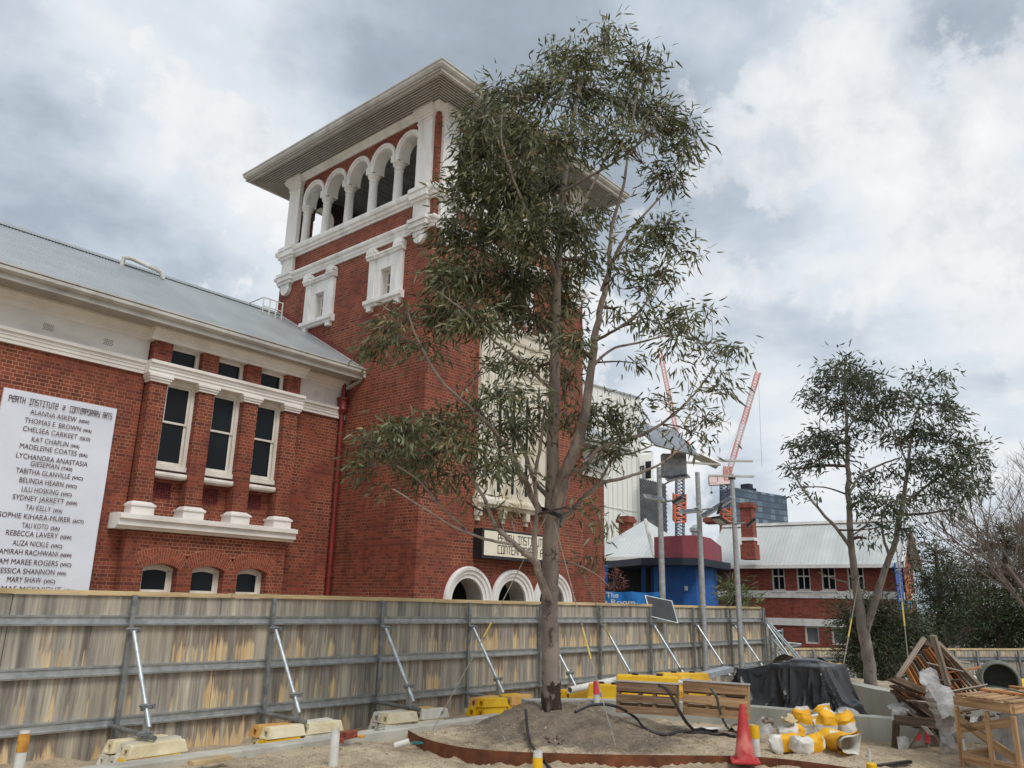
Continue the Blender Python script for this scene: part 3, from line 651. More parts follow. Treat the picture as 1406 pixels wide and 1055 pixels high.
# -- tall sash windows and clerestory lights between the piers
for a, b in GAPS:
    n = RW-.16; f = MB(); a0, b0 = a-.02, b+.02
    f.fbox(frX, a0, b0, n-.06, RW, 4.56, 4.68)
    so_ = MB(); so_.sweep(frX, [(RW, 4.36), (n-.06, 4.36), (n-.13, 4.38), (n-.15, 4.43), (n-.13, 4.49), (n-.06, 4.50), (RW, 4.50)], a+.002, b-.002)
    f.fbox(frX, a0, a+.09, n, RW+.1, 4.68, 6.8); f.fbox(frX, b-.09, b0, n, RW+.1, 4.68, 6.8); f.fbox(frX, a+.09, b-.09, n+.001, RW+.1, 6.68, 6.80)
    fo = part(f, 'sash_window', m_frame); so_.build('sill', m_frame, fo)
    for (z0, z1, nn) in ((5.72, 6.68, n+.05), (4.68, 5.77, n+.09)):
        s_ = MB(); s_.fbox(frX, a+.091, a+.145, nn, nn+.04, z0, z1); s_.fbox(frX, b-.145, b-.091, nn, nn+.04, z0, z1); s_.fbox(frX, a+.145, b-.145, nn+.001, nn+.039, z0, z0+(.05 if z0 > 5 else .09)); s_.fbox(frX, a+.145, b-.145, nn+.001, nn+.039, z1-.05, z1)
        s_.build('sash', m_frame, fo)
        g = MB(); g.fbox(frX, a+.13, b-.13, nn+.015, nn+.025, z0+.02, z1-.02); g.build('pane', m_glass, fo)
    f = MB(); f.fbox(frX, a0, b0, n, n+.1, 7.12, 7.19); f.fbox(frX, a0, a+.07, n+.001, n+.1, 7.19, 7.66); f.fbox(frX, b-.10, b0, n+.001, n+.1, 7.19, 7.66); f.fbox(frX, a+.07, b-.10, n+.002, n+.1, 7.58, 7.66)
    fo = part(f, 'clerestory_window', m_frame)
    g = MB(); g.fbox(frX, a+.06, b-.08, n+.06, n+.07, 7.18, 7.6); g.build('pane', m_glass, fo)
    c = (a+b)/2; q = MB(); x0, x1, z0, z1 = c-.21, c+.21, 3.87, 4.28; nn = RW-.012
    q.fbox(frX, x0, x1, nn, RW+.02, z0, z0+.03); q.fbox(frX, x0, x1, nn, RW+.02, z1-.03, z1); q.fbox(frX, x0, x0+.03, nn, RW+.02, z0+.03, z1-.03); q.fbox(frX, x1-.03, x1, nn, RW+.02, z0+.03, z1-.03)
    for i in range(5):
        zz_ = z0+.06+i*.065; q.fbox(frX, x0+.03, x1-.03, nn+.002, RW+.01, zz_, zz_+.018); xx = x0+.07+i*.065; q.fbox(frX, xx, xx+.018, nn+.003, RW+.01, z0+.03, z1-.03)
    q.arch(frX, c, (z0+z1)/2, .10, .12, nn-.006, RW, 0, 2*math.pi, 16)
    go_ = part(q, 'terracotta_grille', m_terra); d = MB(); d.fbox(frX, x0+.02, x1-.02, RW-.005, RW+.003, z0+.02, z1-.02); d.build('opening', m_dark, go_)
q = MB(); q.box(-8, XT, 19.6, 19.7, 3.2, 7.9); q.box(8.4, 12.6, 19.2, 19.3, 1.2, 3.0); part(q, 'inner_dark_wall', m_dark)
# -- eaves: soffit boards, fascia and gutter, roof
YG = 18.08
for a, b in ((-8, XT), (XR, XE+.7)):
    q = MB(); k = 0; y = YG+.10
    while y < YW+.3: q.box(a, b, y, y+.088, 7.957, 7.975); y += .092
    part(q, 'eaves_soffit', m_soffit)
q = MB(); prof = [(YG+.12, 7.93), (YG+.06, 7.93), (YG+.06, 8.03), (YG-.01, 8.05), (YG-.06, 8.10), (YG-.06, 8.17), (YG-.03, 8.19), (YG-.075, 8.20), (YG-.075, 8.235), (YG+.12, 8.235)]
q.sweep(frX, prof, -8, XT-.02); part(q, 'gutter', m_gutter); q = MB(); q.sweep(frX, prof, XR+.02, XE+.7); part(q, 'gutter', m_gutter)
SL = .583
def zr(y): return 8.22+SL*(y-18.1)
YRG = 23.05
for a, b in ((-8, XT), (XR, XE+.7)):
    q = MB(); q.add([frX(a, YG, zr(YG)), frX(b, YG, zr(YG)), frX(b, YRG, zr(YRG)), frX(a, YRG, zr(YRG))], [(0, 1, 2, 3)])
    q.add([frX(a, YRG, zr(YRG)), frX(b, YRG, zr(YRG)), frX(b, 28, 8.2), frX(a, 28, 8.2)], [(0, 1, 2, 3)])
    part(q, 'wing_roof', m_roof)
q = MB(); q.sweep(frX, [(YRG-.24, zr(YRG)-.10), (YRG-.23, zr(YRG)-.07), (YRG-.06, zr(YRG)+.045), (YRG, zr(YRG)+.075), (YRG+.06, zr(YRG)+.045), (YRG+.24, zr(YRG)-.1)], -8, XT); 
for i in range(150): q.box(1+i*.0905, 1.05+i*.0905, YRG-.262, YRG-.238, zr(YRG)-.175, zr(YRG)-.135)
part(q, 'ridge_cap', m_roof)
def roofpt(px, py):
    """point of the photo on the wing's front roof slope"""
    d = ray(px, py); k = (zr(0)-1.6)/(d.z-SL*d.y); return EYE+d*k
p = roofpt(172, 366); q = MB()
q.tube([p+V(-.1, 0, -.05), p+V(-.1, -.06, .22), p+V(.1, -.10, .26), p+V(.95, -.22, .10), p+V(1.05, -.22, -.1)], .065, 10); part(q, 'vent_pipe', m_white_plastic, smooth=True)
q = MB(); p0, p1 = roofpt(360, 432), roofpt(386, 440)
for k in range(4):
    p = p0.lerp(p1, k/3); q.tube([p, p+V(0, 0, .62)], .022, 6)
for h in (.3, .6): q.tube([p0+V(0, 0, h), p1+V(0, 0, h)], .02, 6)
q.tube([p0+V(0, 0, .6), p0+V(0, 1.2, .6)], .02, 6); part(q, 'guard_rail', m_white_plastic)
# flashing stepped up the tower's side
q = MB(); y = 18.4
while y < 22.9:
    q.box(XT-.014, XT+.01, y, y+.20, zr(y)+.02, zr(y)+.24); y += .205
part(q, 'step_flashing', m_pipe_red)
q = MB(); q.beam((XT-.03, YG, zr(YG)+.03), (XT-.03, 22.9, zr(22.9)+.03), .07, .03); part(q, 'roof_edge_flashing', m_gutter)
# downpipe in the angle with the tower
q = MB(); px_, py_ = XT-.16, YW-.13
q.tube([(px_, py_, -.2), (px_, py_, 6.95)], .075, 12)
for z in (2.2, 4.9): q.tube([(px_, py_, z), (px_, py_, z+.10)], .095, 12)
q.lathe((px_, py_, 6.9), [(.08, 0), (.15, .12), (.17, .16), (.15, .20), (.15, .42), (.19, .46), (.19, .52), (.1, .53)], 14)
q.tube([(px_, py_, 7.4), (px_, py_, 7.93)], .06, 8); dp = part(q, 'downpipe', m_pipe_red, smooth=True)
q = MB(); q.beam((XT-.05, YG+.02, 8.05), (XT+.10, YG-.02, 7.98), .12, .12); q.beam((XT+.08, YG, 8.0), (XT-.10, YW-.2, 7.72), .09, .09); part(q, 'gutter_outlet', m_gutter)
# -- tower body
ZL = 13.05
mb = MB()
arches = [16.36, 18.26, 20.16]; AR = .64
ops = [(c-AR, c+AR, -.3, rnd(c, 1.62, AR), 20) for c in arches]
mb.wall(frX, XT, XR, -.3, 9.95, YT, ops, .001)
mb.wall(frX, XT, XR, 9.95, ZL, YT, [(17.82, 18.72, 10.25, flat(11.9), 2)], .35)
SW = [(20.43, 20.89), (17.15, 17.61)]
mb.wall(frY, YT, YBK, -.3, ZL, XT, [(a, b, 10.42, flat(11.32), 2) for a, b in SW], .28)
mb.wall(frY, YT, YBK, -.3, ZL, XR, [], .3)
mb.wall(frX, XT, XR, 8, ZL, YBK, [], .3)
part(mb, 'tower_wall', m_brick)
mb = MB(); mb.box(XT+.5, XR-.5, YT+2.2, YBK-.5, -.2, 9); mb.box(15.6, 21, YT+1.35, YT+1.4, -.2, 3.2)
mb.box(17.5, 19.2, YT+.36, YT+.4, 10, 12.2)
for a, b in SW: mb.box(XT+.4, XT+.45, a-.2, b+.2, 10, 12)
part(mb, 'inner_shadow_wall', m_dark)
# entrance arches: deep white reveals, moulded archivolts and a brick rim
for c in arches:
    q = MB()
    for i in range(20):
        a0, a1 = math.pi*i/20, math.pi*(i+1)/20; P = lambda a, n: frX(c+AR*math.cos(a), n, 1.62+AR*math.sin(a))
        q.quad(P(a0, YT), P(a1, YT), P(a1, YT+.62), P(a0, YT+.62))
    for sx in (-1, 1): q.quad(frX(c+sx*AR, YT, -.3), frX(c+sx*AR, YT+.62, -.3), frX(c+sx*AR, YT+.62, 1.62), frX(c+sx*AR, YT, 1.62))
    ao = part(q, 'entrance_arch', plain('grey_painted_reveal', lin(172, 170, 164), lin(150, 148, 142), 2, .7), smooth=True)
    q = MB(); st = [(AR-.012, YT-.02), (AR+.09, YT-.03), (AR+.10, YT-.07), (AR+.19, YT-.08), (AR+.20, YT-.12), (AR+.27, YT-.13), (AR+.30, YT-.08)]
    q.arch(frX, c, 1.62, 0, 0, YT, YT+.05, 0, math.pi, 28, st)
    for sx in (-1, 1):
        e = sorted((c+sx*(AR-.012), c+sx*(AR+.30))); q.fbox(frX, e[0], e[1], YT-.075, YT+.02, -.2, 1.619)
    q.build('archivolt', m_trim, ao, smooth=True)
    q = MB(); nb = 34
    for i in range(nb):
        a0, a1 = math.pi*(i+.06)/nb, math.pi*(i+.94)/nb; ra, rb = AR+.302, AR+.41
        q.prism(frX, [(c+ra*math.cos(a0), 1.62+ra*math.sin(a0)), (c+ra*math.cos(a1), 1.62+ra*math.sin(a1)), (c+rb*math.cos(a1), 1.62+rb*math.sin(a1)), (c+rb*math.cos(a0), 1.62+rb*math.sin(a0))], YT-.006, YT+.02)
    q.build('brick_rim', m_voussoir, ao)
# belts
lowb = [(-.05, 12.12), (.05, 12.12), (.07, 12.2), (.09, 12.21), (.10, 12.3), (.15, 12.33), (.17, 12.38), (.17, 12.44), (.13, 12.46), (-.05, 12.46)]
upb = [(-.05, 13.06), (.05, 13.06), (.06, 13.12), (.12, 13.15), (.13, 13.24), (.18, 13.26), (.20, 13.33), (.20, 13.42), (.16, 13.45), (-.05, 13.45)]
q = MB(); q.ring(XT, XR, YT, YBK, lowb); part(q, 'lower_belt', m_trim)
q = MB(); q.ring(XT, XR, YT, YBK, upb); part(q, 'arcade_sill', m_trim)
# small framed windows of the side wall, cornices carried by corbels
for a, b in SW:
    q = MB(); uc = (a+b)/2; A, B = uc-.62, uc+.62
    for e in (A, B): q.fbox(frY, e-.14, e+.14, XT-.10, XT+.02, 10.40, 11.72)
    q.fbox(frY, A+.14, B-.14, XT-.06, XT+.02, 11.32, 11.72); q.fbox(frY, A+.14, a, XT-.055, XT+.02, 10.40, 11.32); q.fbox(frY, b, B-.14, XT-.055, XT+.02, 10.40, 11.32)
    q.sweep(frY, [(XT+.02, 11.72), (XT-.12, 11.72), (XT-.14, 11.78), (XT-.17, 11.80), (XT-.17, 11.86), (XT+.02, 11.90)], A-.16, B+.16)
    cro = q; q = MB(); wbody = cro
    for e in (A, B):
        q.sweep(frY, [(XT+.02, 11.70), (XT-.16, 11.70), (XT-.19, 11.77), (XT-.22, 11.79), (XT-.22, 11.87), (XT+.02, 11.92)], e-.19, e+.19)
        q.arch(frY, e, 11.90, .0, .20, XT-.20, XT+.02, 0, math.pi, 12)
    caps = q; q = MB()
    for e in (A, B): q.fbox(frY, e-.10, e+.10, XT-.13, XT+.02, 10.02, 10.18)
    q.sweep(frY, [(XT+.02, 10.16), (XT-.10, 10.16), (XT-.13, 10.22), (XT-.19, 10.25), (XT-.19, 10.37), (XT+.02, 10.41)], A-.22, B+.22)
    wo_ = part(wbody, 'framed_window', m_trim, bevel=.004); q.build('sill', m_trim, wo_, bevel=.004); caps.build('scrolled_cap', m_trim, wo_)
    f = MB(); f.fbox(frY, a, a+.07, XT+.18, XT+.26, 10.42, 11.32); f.fbox(frY, b-.07, b, XT+.18, XT+.26, 10.42, 11.32); f.fbox(frY, a+.07, b-.07, XT+.18, XT+.26, 11.22, 11.32); f.fbox(frY, a+.07, b-.07, XT+.19, XT+.25, 10.84, 10.90); f.fbox(frY, a+.07, b-.07, XT+.18, XT+.26, 10.42, 10.5); f.build('sash', m_frame, wo_)
    g = MB(); g.fbox(frY, a+.02, b-.02, XT+.255, XT+.262, 10.43, 11.3); g.build('pane', m_glass, wo_)
    l = MB(); l.fbox(frY, a-.002, a+.004, XT, XT+.18, 10.42, 11.32); l.fbox(frY, b-.004, b+.002, XT, XT+.18, 10.42, 11.32); l.fbox(frY, a, b, XT, XT+.18, 11.316, 11.322); l.build('reveal', m_trim, wo_)
# tall white centrepiece of the front
q = MB(); A, B = 16.85, 19.67; n = YT
for e in (A, B):
    q.fbox(frX, e-.33, e-.02, n-.10, n+.02, 4.55, 9.55); q.fbox(frX, e+.03, e+.24, n-.13, n+.02, 4.55, 9.55)
    q.fbox(frX, e-.34, e+.26, n-.15, n+.02, 9.55, 9.62); q.fbox(frX, e-.36, e+.28, n-.17, n+.02, 9.62, 9.86); q.sweep(frX, [(n+.02, 9.86), (n-.20, 9.86), (n-.26, 9.93), (n-.26, 10.0), (n+.02, 10.02)], e-.44, e+.36)
    q.arch(frX, e-.04, 10.02, 0, .31, n-.18, n+.02, 0, math.pi, 14); q.arch(frX, e-.04, 10.02, .1, .2, n-.21, n-.17, 0, math.pi, 14)
q.sweep(frX, [(n+.02, 9.50), (n-.10, 9.50), (n-.12, 9.56), (n-.13, 9.80), (n-.19, 9.84), (n-.22, 9.92), (n-.22, 9.97), (n+.02, 9.99)], A+.37, B-.45)
q.fbox(frX, A+.241, B-.331, n-.05, n+.02, 4.55, 9.5)
q.sweep(frX, [(n+.02, 8.42), (n-.11, 8.42), (n-.14, 8.50), (n-.17, 8.53), (n-.17, 8.62), (n+.02, 8.64)], A+.242, B-.332)
for k in range(4):
    u = A+.30+k*.64; q.fbox(frX, u, u+.14, n-.12, n-.045, 4.62, 8.1); q.fbox(frX, u-.03, u+.17, n-.14, n-.045, 8.1, 8.28)
q.fbox(frX, A+.242, B-.332, n-.10, n-.046, 8.28, 8.415)
q.sweep(frX, [(n+.02, 4.22), (n-.14, 4.22), (n-.18, 4.30), (n-.25, 4.34), (n-.25, 4.46), (n-.20, 4.55), (n+.02, 4.55)], A-.42, B+.34)
for k in range(4):
    u = A-.25+k*(B-A+.4)/3.0; q.fbox(frX, u-.09, u+.09, n-.17, n+.02, 3.98, 4.22); q.fbox(frX, u-.06, u+.06, n-.11, n+.02, 3.84, 3.979)
nic = part(q, 'white_centrepiece', m_niche, bevel=.005)
q = MB(); c = (A+B)/2-.05
for k in range(9):
    a = k*2*math.pi/8; cx, cz = (c+.13*math.cos(a), 9.05+.13*math.sin(a)) if k < 8 else (c, 9.05)
    q.arch(frX, cx, cz, .0, .05, n-.085, n-.04, 0, 2*math.pi, 10)
q.arch(frX, c, 9.05, .22, .26, n-.08, n-.04, 0, 2*math.pi, 24)
for sx in (-1, 1):
    for k in range(9):
        a = k*.55; r_ = .26*(1-k/11); cx = c+sx*(.62+r_*math.cos(a)*.9); cz = 9.06+r_*math.sin(a)
        q.arch(frX, cx, cz, .0, .055, n-.08, n-.04, 0, 2*math.pi, 8)
    for k in range(5): q.arch(frX, c+sx*(.28+.08*k), 8.82+.02*k*k, .0, .045, n-.075, n-.04, 0, 2*math.pi, 8)
q.build('relief_ornament', m_niche, nic, smooth=True)
q = MB()
for k in range(3): q.fbox(frX, A+.56+k*.64, A+.68+k*.64, n-.056, n-.03, 4.75, 7.9)
q.build('narrow_pane', m_glass, nic)
q = MB()
for e0, e1 in ((17.62, 17.84), (18.70, 18.92)): q.fbox(frX, e0, e1, n-.09, n+.1, 10.06, 12.0)
q.fbox(frX, 17.845, 18.695, n-.08, n+.1, 11.85, 12.02)
wo_ = part(q, 'upper_window', m_trim); g = MB(); g.fbox(frX, 17.84, 18.70, n+.2, n+.22, 10.2, 11.9); g.build('pane', m_glass, wo_)
# -- open arcade at the top
ZS, ZC, RI, RO = 13.45, 15.19, .43, .60
m_shadein = plain('shade_toned_inner_wall', lin(70, 60, 60), lin(52, 44, 46), 3, .9)  # shade of the unlit belvedere put into the inner wall colour
def arcade(fr, cs, n, sgn):
    """one side of the belvedere: arches on columns; n outer face, sgn points inward"""
    lo, hi = cs[0]-.61, cs[-1]+.61; dep = .42*sgn
    q = MB(); q.wall(fr, lo, hi, 14.93, 16.0, n, [(c-RI, c+RI, 14.93, rnd(c, ZC, RI), 16) for c in cs], dep)
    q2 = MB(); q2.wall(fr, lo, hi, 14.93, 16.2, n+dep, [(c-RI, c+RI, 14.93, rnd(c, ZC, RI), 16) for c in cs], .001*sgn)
    part(q, 'arcade_wall', m_brick); part(q2, 'arcade_inner_wall', m_shadein)
    for c in cs:
        q = MB(); st = [(RI-.012, n+.01*sgn), (RI+.05, n-.02*sgn), (RI+.06, n-.05*sgn), (RO-.02, n-.06*sgn), (RO, n-.03*sgn)]
        q.arch(fr, c, ZC, 0, 0, n, n+.03*sgn, 0, math.pi, 22, st)
        q.arch(fr, c, ZC, RI-.011, RI+.004, n+.011*sgn, n+dep, 0, math.pi, 22)
        for sx in (-1, 1):
            e = sorted((c+sx*(RI-.012), c+sx*(RO-.002))); q.fbox(fr, e[0], e[1], n-.048*sgn, n+dep*.98, 14.95, ZC-.001)
        part(q, 'white_arch', m_trim, smooth=True)
    for i in range(len(cs)+1):
        u = cs[0]-.61+i*1.22
        if i == 0: u += .06
        if i == len(cs): u -= .06
        p = fr(u, n+.16*sgn, ZS); q = MB()
        q.lathe(p, [(.19, 0), (.19, .07), (.165, .09), (.15, .15), (.145, .5), (.135, 1.18), (.13, 1.20), (.155, 1.22), (.155, 1.25), (.132, 1.27), (.132, 1.32), (.175, 1.36), (.20, 1.40), (.165, 1.43), (.21, 1.46), (.21, 1.52)], 18)
        part(q, 'column', m_trim, smooth=True)
CS = [16.72+1.217*k for k in range(5)]
arcade(frY, CS, XT, 1); arcade(frY, CS, XR, -1)
CF = [15.67+1.22*k for k in range(5)]
arcade(frX, CF, YT, 1); arcade(frX, CF, YBK, -1)
# corner piers: brick core with white pilasters, pedestals and rounded corbels
for (x, y, sx, sy) in ((XT, YT, 1, 1), (XR, YT, -1, 1), (XT, YBK, 1, -1), (XR, YBK, -1, -1)):
    q = MB(); e = .68
    xs = sorted((x+.012*sx, x+e*sx*.98)); ys = sorted((y+.012*sy, y+e*sy*.98)); q.box(xs[0], xs[1], ys[0], ys[1], 13.4, 16.2); part(q, 'corner_pier', m_brick)
    for fr, u0, n0, su, sn in ((frY, y, x, sy, sx), (frX, x, y, sx, sy)):
        a, b = sorted((u0+.17*su, u0+.80*su)); q = MB(); o = lambda d: (n0-d*sn, n0+.05*sn)
        def fb(a, b, d, z0, z1):
            na, nb = sorted(o(d)); q.fbox(fr, a, b, na, nb, z0, z1)
        fb(a, b, .10, 13.44, 15.9); fb(a-.02, b+.02, .13, 15.72, 15.78)
        for i, d in enumerate((.13, .17, .22, .26)): fb(a-.03-.025*i, b+.03+.025*i, d, 15.86+.085*i, 15.945+.085*i)
        fb(a, b, .115, 12.46, 13.06); fb(a-.03, b+.03, .20, 13.03, 13.12); fb(a-.06, b+.06, .26, 13.12, 13.33); fb(a-.08, b+.08, .29, 13.33, 13.46)
        fb(a-.03, b+.03, .17, 12.08, 12.2); fb(a-.06, b+.06, .22, 12.2, 12.36); fb(a-.08, b+.08, .26, 12.36, 12.475)
        uc = (a+b)/2; k = 12
        q.prism(fr, [(uc+.24*math.cos(math.pi+math.pi*i/k), 11.98+.30*math.sin(math.pi+math.pi*i/k)) for i in range(k+1)]+[(uc+.27, 12.08), (uc-.27, 12.08)], *o(.13))
        part(q, 'white_pilaster', m_trim, bevel=.004)
q = MB(); q.ring(XT, XR, YT, YBK, [(-.1, 15.98), (.05, 15.98), (.06, 16.06), (.12, 16.08), (.14, 16.15), (.18, 16.199), (-.1, 16.199)]); part(q, 'arcade_cornice', m_trim)
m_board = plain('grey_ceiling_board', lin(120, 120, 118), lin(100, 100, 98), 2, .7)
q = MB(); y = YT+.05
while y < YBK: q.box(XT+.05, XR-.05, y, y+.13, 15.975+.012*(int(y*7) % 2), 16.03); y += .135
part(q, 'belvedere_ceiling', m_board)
q = MB(); q.box(XT+.1, XR-.1, YT+.1, YBK-.1, 13.2, 13.3); part(q, 'belvedere_floor', m_conc)
# tower eaves: slatted soffit, fascia gutter, low hipped roof
EO, EF, EB = 1.12, 1.22, 1.15
x0, x1, y0, y1 = XT-EO, XR+EO, YT-EF, YBK+EB
q = MB(); k = 0
for i in range(11):
    o = .16+i*.095; oo = o+.048
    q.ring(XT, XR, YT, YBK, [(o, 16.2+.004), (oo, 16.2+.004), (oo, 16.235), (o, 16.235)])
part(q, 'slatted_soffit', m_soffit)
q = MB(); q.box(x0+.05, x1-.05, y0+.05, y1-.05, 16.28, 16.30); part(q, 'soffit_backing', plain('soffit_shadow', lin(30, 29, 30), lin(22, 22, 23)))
q = MB(); q.ring(x0, x1, y0, y1, [(-.12, 16.19), (-.02, 16.19), (-.02, 16.28), (.04, 16.30), (.09, 16.36), (.09, 16.44), (.12, 16.45), (.12, 16.49), (-.12, 16.49)]); part(q, 'tower_gutter', m_gutter)
q = MB(); cx, cy = (x0+x1)/2, (y0+y1)/2
q.add([(x0-.1, y0-.1, 16.47), (x1+.1, y0-.1, 16.47), (x1+.1, y1+.1, 16.47), (x0-.1, y1+.1, 16.47), (cx, cy, 18.3)], [(0, 1, 4), (1, 2, 4), (2, 3, 4), (3, 0, 4)]); part(q, 'tower_roof', m_towerroof)
# ------------------------------------------------------------------ banner and lit sign on the walls (things that hang)
m_banner = plain('white_banner_vinyl', lin(226, 229, 238), lin(214, 218, 228), .8, .5, bmp=.05)
m_ink = plain('plum_ink', lin(74, 28, 42), lin(70, 26, 40), 2, .6, bmp=0)
BX0, BX1, BZ = 5.39, 7.775, 5.82
ban = thing('banner', 'tall white banner of plum lettered names hung on the brick wing', 'banner', (6.58, YW-.04, 1.2))
q = MB(); nz = 14
for i in range(12):
    for j in range(nz):
        u = [BX0+(BX1-BX0)*(i+k)/12 for k in (0, 1)]; z = [1.2+(BZ-1.2)*(j+k)/nz for k in (0, 1)]
        w_ = lambda a, b: YW-.062-.010*math.sin(a*4.1+b*.7)-.006*math.sin(b*3.1+a)
        q.quad(frX(u[0], w_(u[0], z[0]), z[0]), frX(u[1], w_(u[1], z[0]), z[0]), frX(u[1], w_(u[1], z[1]), z[1]), frX(u[0], w_(u[0], z[1]), z[1]))
q.build('sheet', m_banner, ban, smooth=True)
q = MB(); q.fbox(frX, BX0, BX1, YW-.035, YW-.004, 1.2, BZ); q.build('backing', m_frame, ban)
hd = MB(); stroke_text(hd, 'PeRTH INSTITUTe', frX, BX0+.12, BX0+1.10, BZ-.27, .125, YW-.085, .55); stroke_text(hd, '2', frX, BX0+1.20, BX0+1.26, BZ-.27, .11, YW-.085, .5); stroke_text(hd, 'CONTeMPORARY ARTS', frX, BX0+1.36, BX1-.10, BZ-.27, .125, YW-.085, .55)
hd.build('heading', m_ink, ban)
NAMES = ['ALANNA ASKEW (NSW)', 'THOMAS E. BROWN (WA)', 'CHELSEA CARKEET (QLD)', 'KAT CHAPLIN (WA)', 'MADELEINE COATES (SA)', 'LYCHANDRA ANASTASIA', 'GIESEMAN (TAS)', 'TABITHA GLANVILLE (VIC)', 'BELINDA HEARN (VIC)', 'LILU HOSKING (VIC)', 'SYDNEY JARRETT (NSW)', 'TAI KELLY (WA)', 'SOPHIE KIHARA-MURER (ACT)', 'TALI KOTO (SA)', 'REBECCA LAVERY (NSW)', 'ALIZA NICKLE (VIC)', 'AMIRAH RACHWANI (NSW)', 'SAM MAREE ROGERS (VIC)', 'JESSICA SHANNON (WA)', 'MARY SHAW (VIC)', 'THOMAS MCKNIGHT (NSW)']
def onwall(px, py, n): d = ray(px, py); return EYE+d*(n/d.y)
# foot of the last letter of each line as measured in the photograph
RG = [(417, 213), (427, 255), (421, 293), (370, 327), (408, 369), (408, 413), (337, 433), (387, 477), (358, 514), (335, 552), (360, 593), (290, 628), (390, 678), (278, 710), (333, 752), (290, 793), (333, 836), (333, 880), (308, 920), (257, 957), (347, 1002)]
UC = (BX0+BX1)/2
for s, (rx, ry) in zip(NAMES, RG):
    p = onwall(rx/3.405, 520+ry/3.405, YW-.085); q = MB(); main, _, tail = s.partition(' (')
    wd = 2*(p.x-UC)
    if tail:
        tw = .046*len('('+tail)
        text_mb(q, main, frX, UC-(tw+.05)/2, p.z, .108, YW-.085, wd-tw-.05, bold=0); text_mb(q, '('+tail, frX, p.x-tw/2, p.z+.005, .066, YW-.085, tw, bold=.02)
    else: text_mb(q, main, frX, UC, p.z, .108, YW-.085, wd, bold=0)
    q.build('lettering', m_ink, ban)
sg = thing('sign', 'black framed cream sign box with dark letters on the tower above the arches', 'sign', (18.2, YT-.2, 2.8))
q = MB(); q.box(16.52, 19.98, YT-.34, YT-.002, 2.80, 3.62); q.build('case', m_black, sg)
q = MB(); q.box(16.60, 19.90, YT-.352, YT-.34, 2.88, 3.56); q.build('face', plain('cream_sign_face', lin(238, 230, 208), lin(230, 220, 196), 1.2, .35, bmp=0), sg)
q = MB(); stroke_text(q, 'PERTH INSTITUTE 2', frX, 17.18, 19.62, 3.27, .22, YT-.356, .5); stroke_text(q, 'CONTEMPORARY ARTS', frX, 17.18, 19.68, 2.96, .22, YT-.356, .5); q.build('lettering', plain('sign_black_letter', (.015, .012, .01), (.02, .016, .014), 2, .5, bmp=0), sg)
q = MB()
for u in (17.6, 18.1, 19): q.tube([(u, YT-.2, 3.62), (u, YT-.03, 4.0)], .015, 6)
q.build('stay_rod', m_galv_dk, sg)
# ------------------------------------------------------------------ hoarding fences
def ordinal(i): return ['first', 'second', 'third', 'fourth', 'fifth', 'sixth', 'seventh', 'eighth', 'ninth', 'tenth'][i]
FO, FA = V(3.0, 9.80, 0), R(-1.55)
fF = frame(FO, FA)
fence = thing('hoarding_fence', 'long grey plywood hoarding on three steel rails with slanting braces in front of the gallery', 'fence', FO)
q = MB(); u = -7.0; k = 0
FEND = 18.45
while u < FEND-.05:
    e = min(u+2.42, FEND); q = MB(); q.fbox(fF, u+.004, e-.004, 0, .03, -.25, 1.585+.004*(k % 3)); q.build('panel', m_ply, fence); u = e; k += 1
u = -7.0; k = 0
while u < FEND-.05:
    e = min(u+3.1+.5*(k % 2), FEND); q = MB(); q.fbox(fF, u+.004, e-.004, -.035, .085, 1.588+.006*(k % 2), 1.642+.006*(k % 2)); q.build('cap_board', m_capboard, fence, bevel=.004); u = e; k += 1
def railprof(z): return [(0, z-.060), (-.062, z-.060), (-.068, z-.040), (-.04, z-.028), (-.04, z+.02), (-.056, z+.032), (-.06, z+.052), (0, z+.054)]
for z in (1.315, .765, .205):
    q = MB(); q.sweep(fF, railprof(z), -7, FEND); q.build('rail', m_galv, fence)
STN = [1.52+1.875*k for k in range(-2, 10)]
def clampmb(c, r_=.030):
    q = MB(); q.tube([c+V(-.05, 0, 0), c+V(.05, 0, 0)], r_*1.25, 8); q.tube([c+V(-.09, -.03, .02), c+V(.09, -.03, .02)], .012, 6); q.lathe(c+V(.075, -.03, -.02), [(.022, 0), (.022, .05)], 6); return q
for i, u in enumerate(STN):
    p = lambda n, z, du=0: fF(u+du, n, z)
    q = MB(); q.fbox(fF, u-.025, u+.025, -.12, -.07, -.06, 1.60); q.build('post', m_galv_dk, fence)
    long_ = i >= 7
    top, foot = p(-.20, 1.19), p(-.98 if not long_ else -1.0, .13 if not long_ else .06)
    if i >= 7: foot = p(-1.05, .02)
    end = top.lerp(foot, .9)
    q = MB(); q.tube([top, end], .024, 10); br = q.build('brace', m_tubebright, fence, smooth=True)
    clampmb(top+V(0, .04, .01)).build('clamp', m_galv_dk, br, smooth=True); c2 = top.lerp(foot, .72); clampmb(c2).build('clamp', m_galv_dk, br, smooth=True)
    q = MB(); q.tube([p(-.06, .17, -.06), p(-1.02, .14, .02)], .027, 10); q.build('foot_tube', m_galv_dk, fence, smooth=True)
    q = MB(); q.fbox(fF, u+.0, u+.055, -.80, -.745, -.25, c2.z-.02); q.build('leg', m_galv, fence)
    clampmb(p(-.78, .15)).build('clamp', m_galv_dk, fence, smooth=True)
fcorner = fF(FEND, 0, 0)
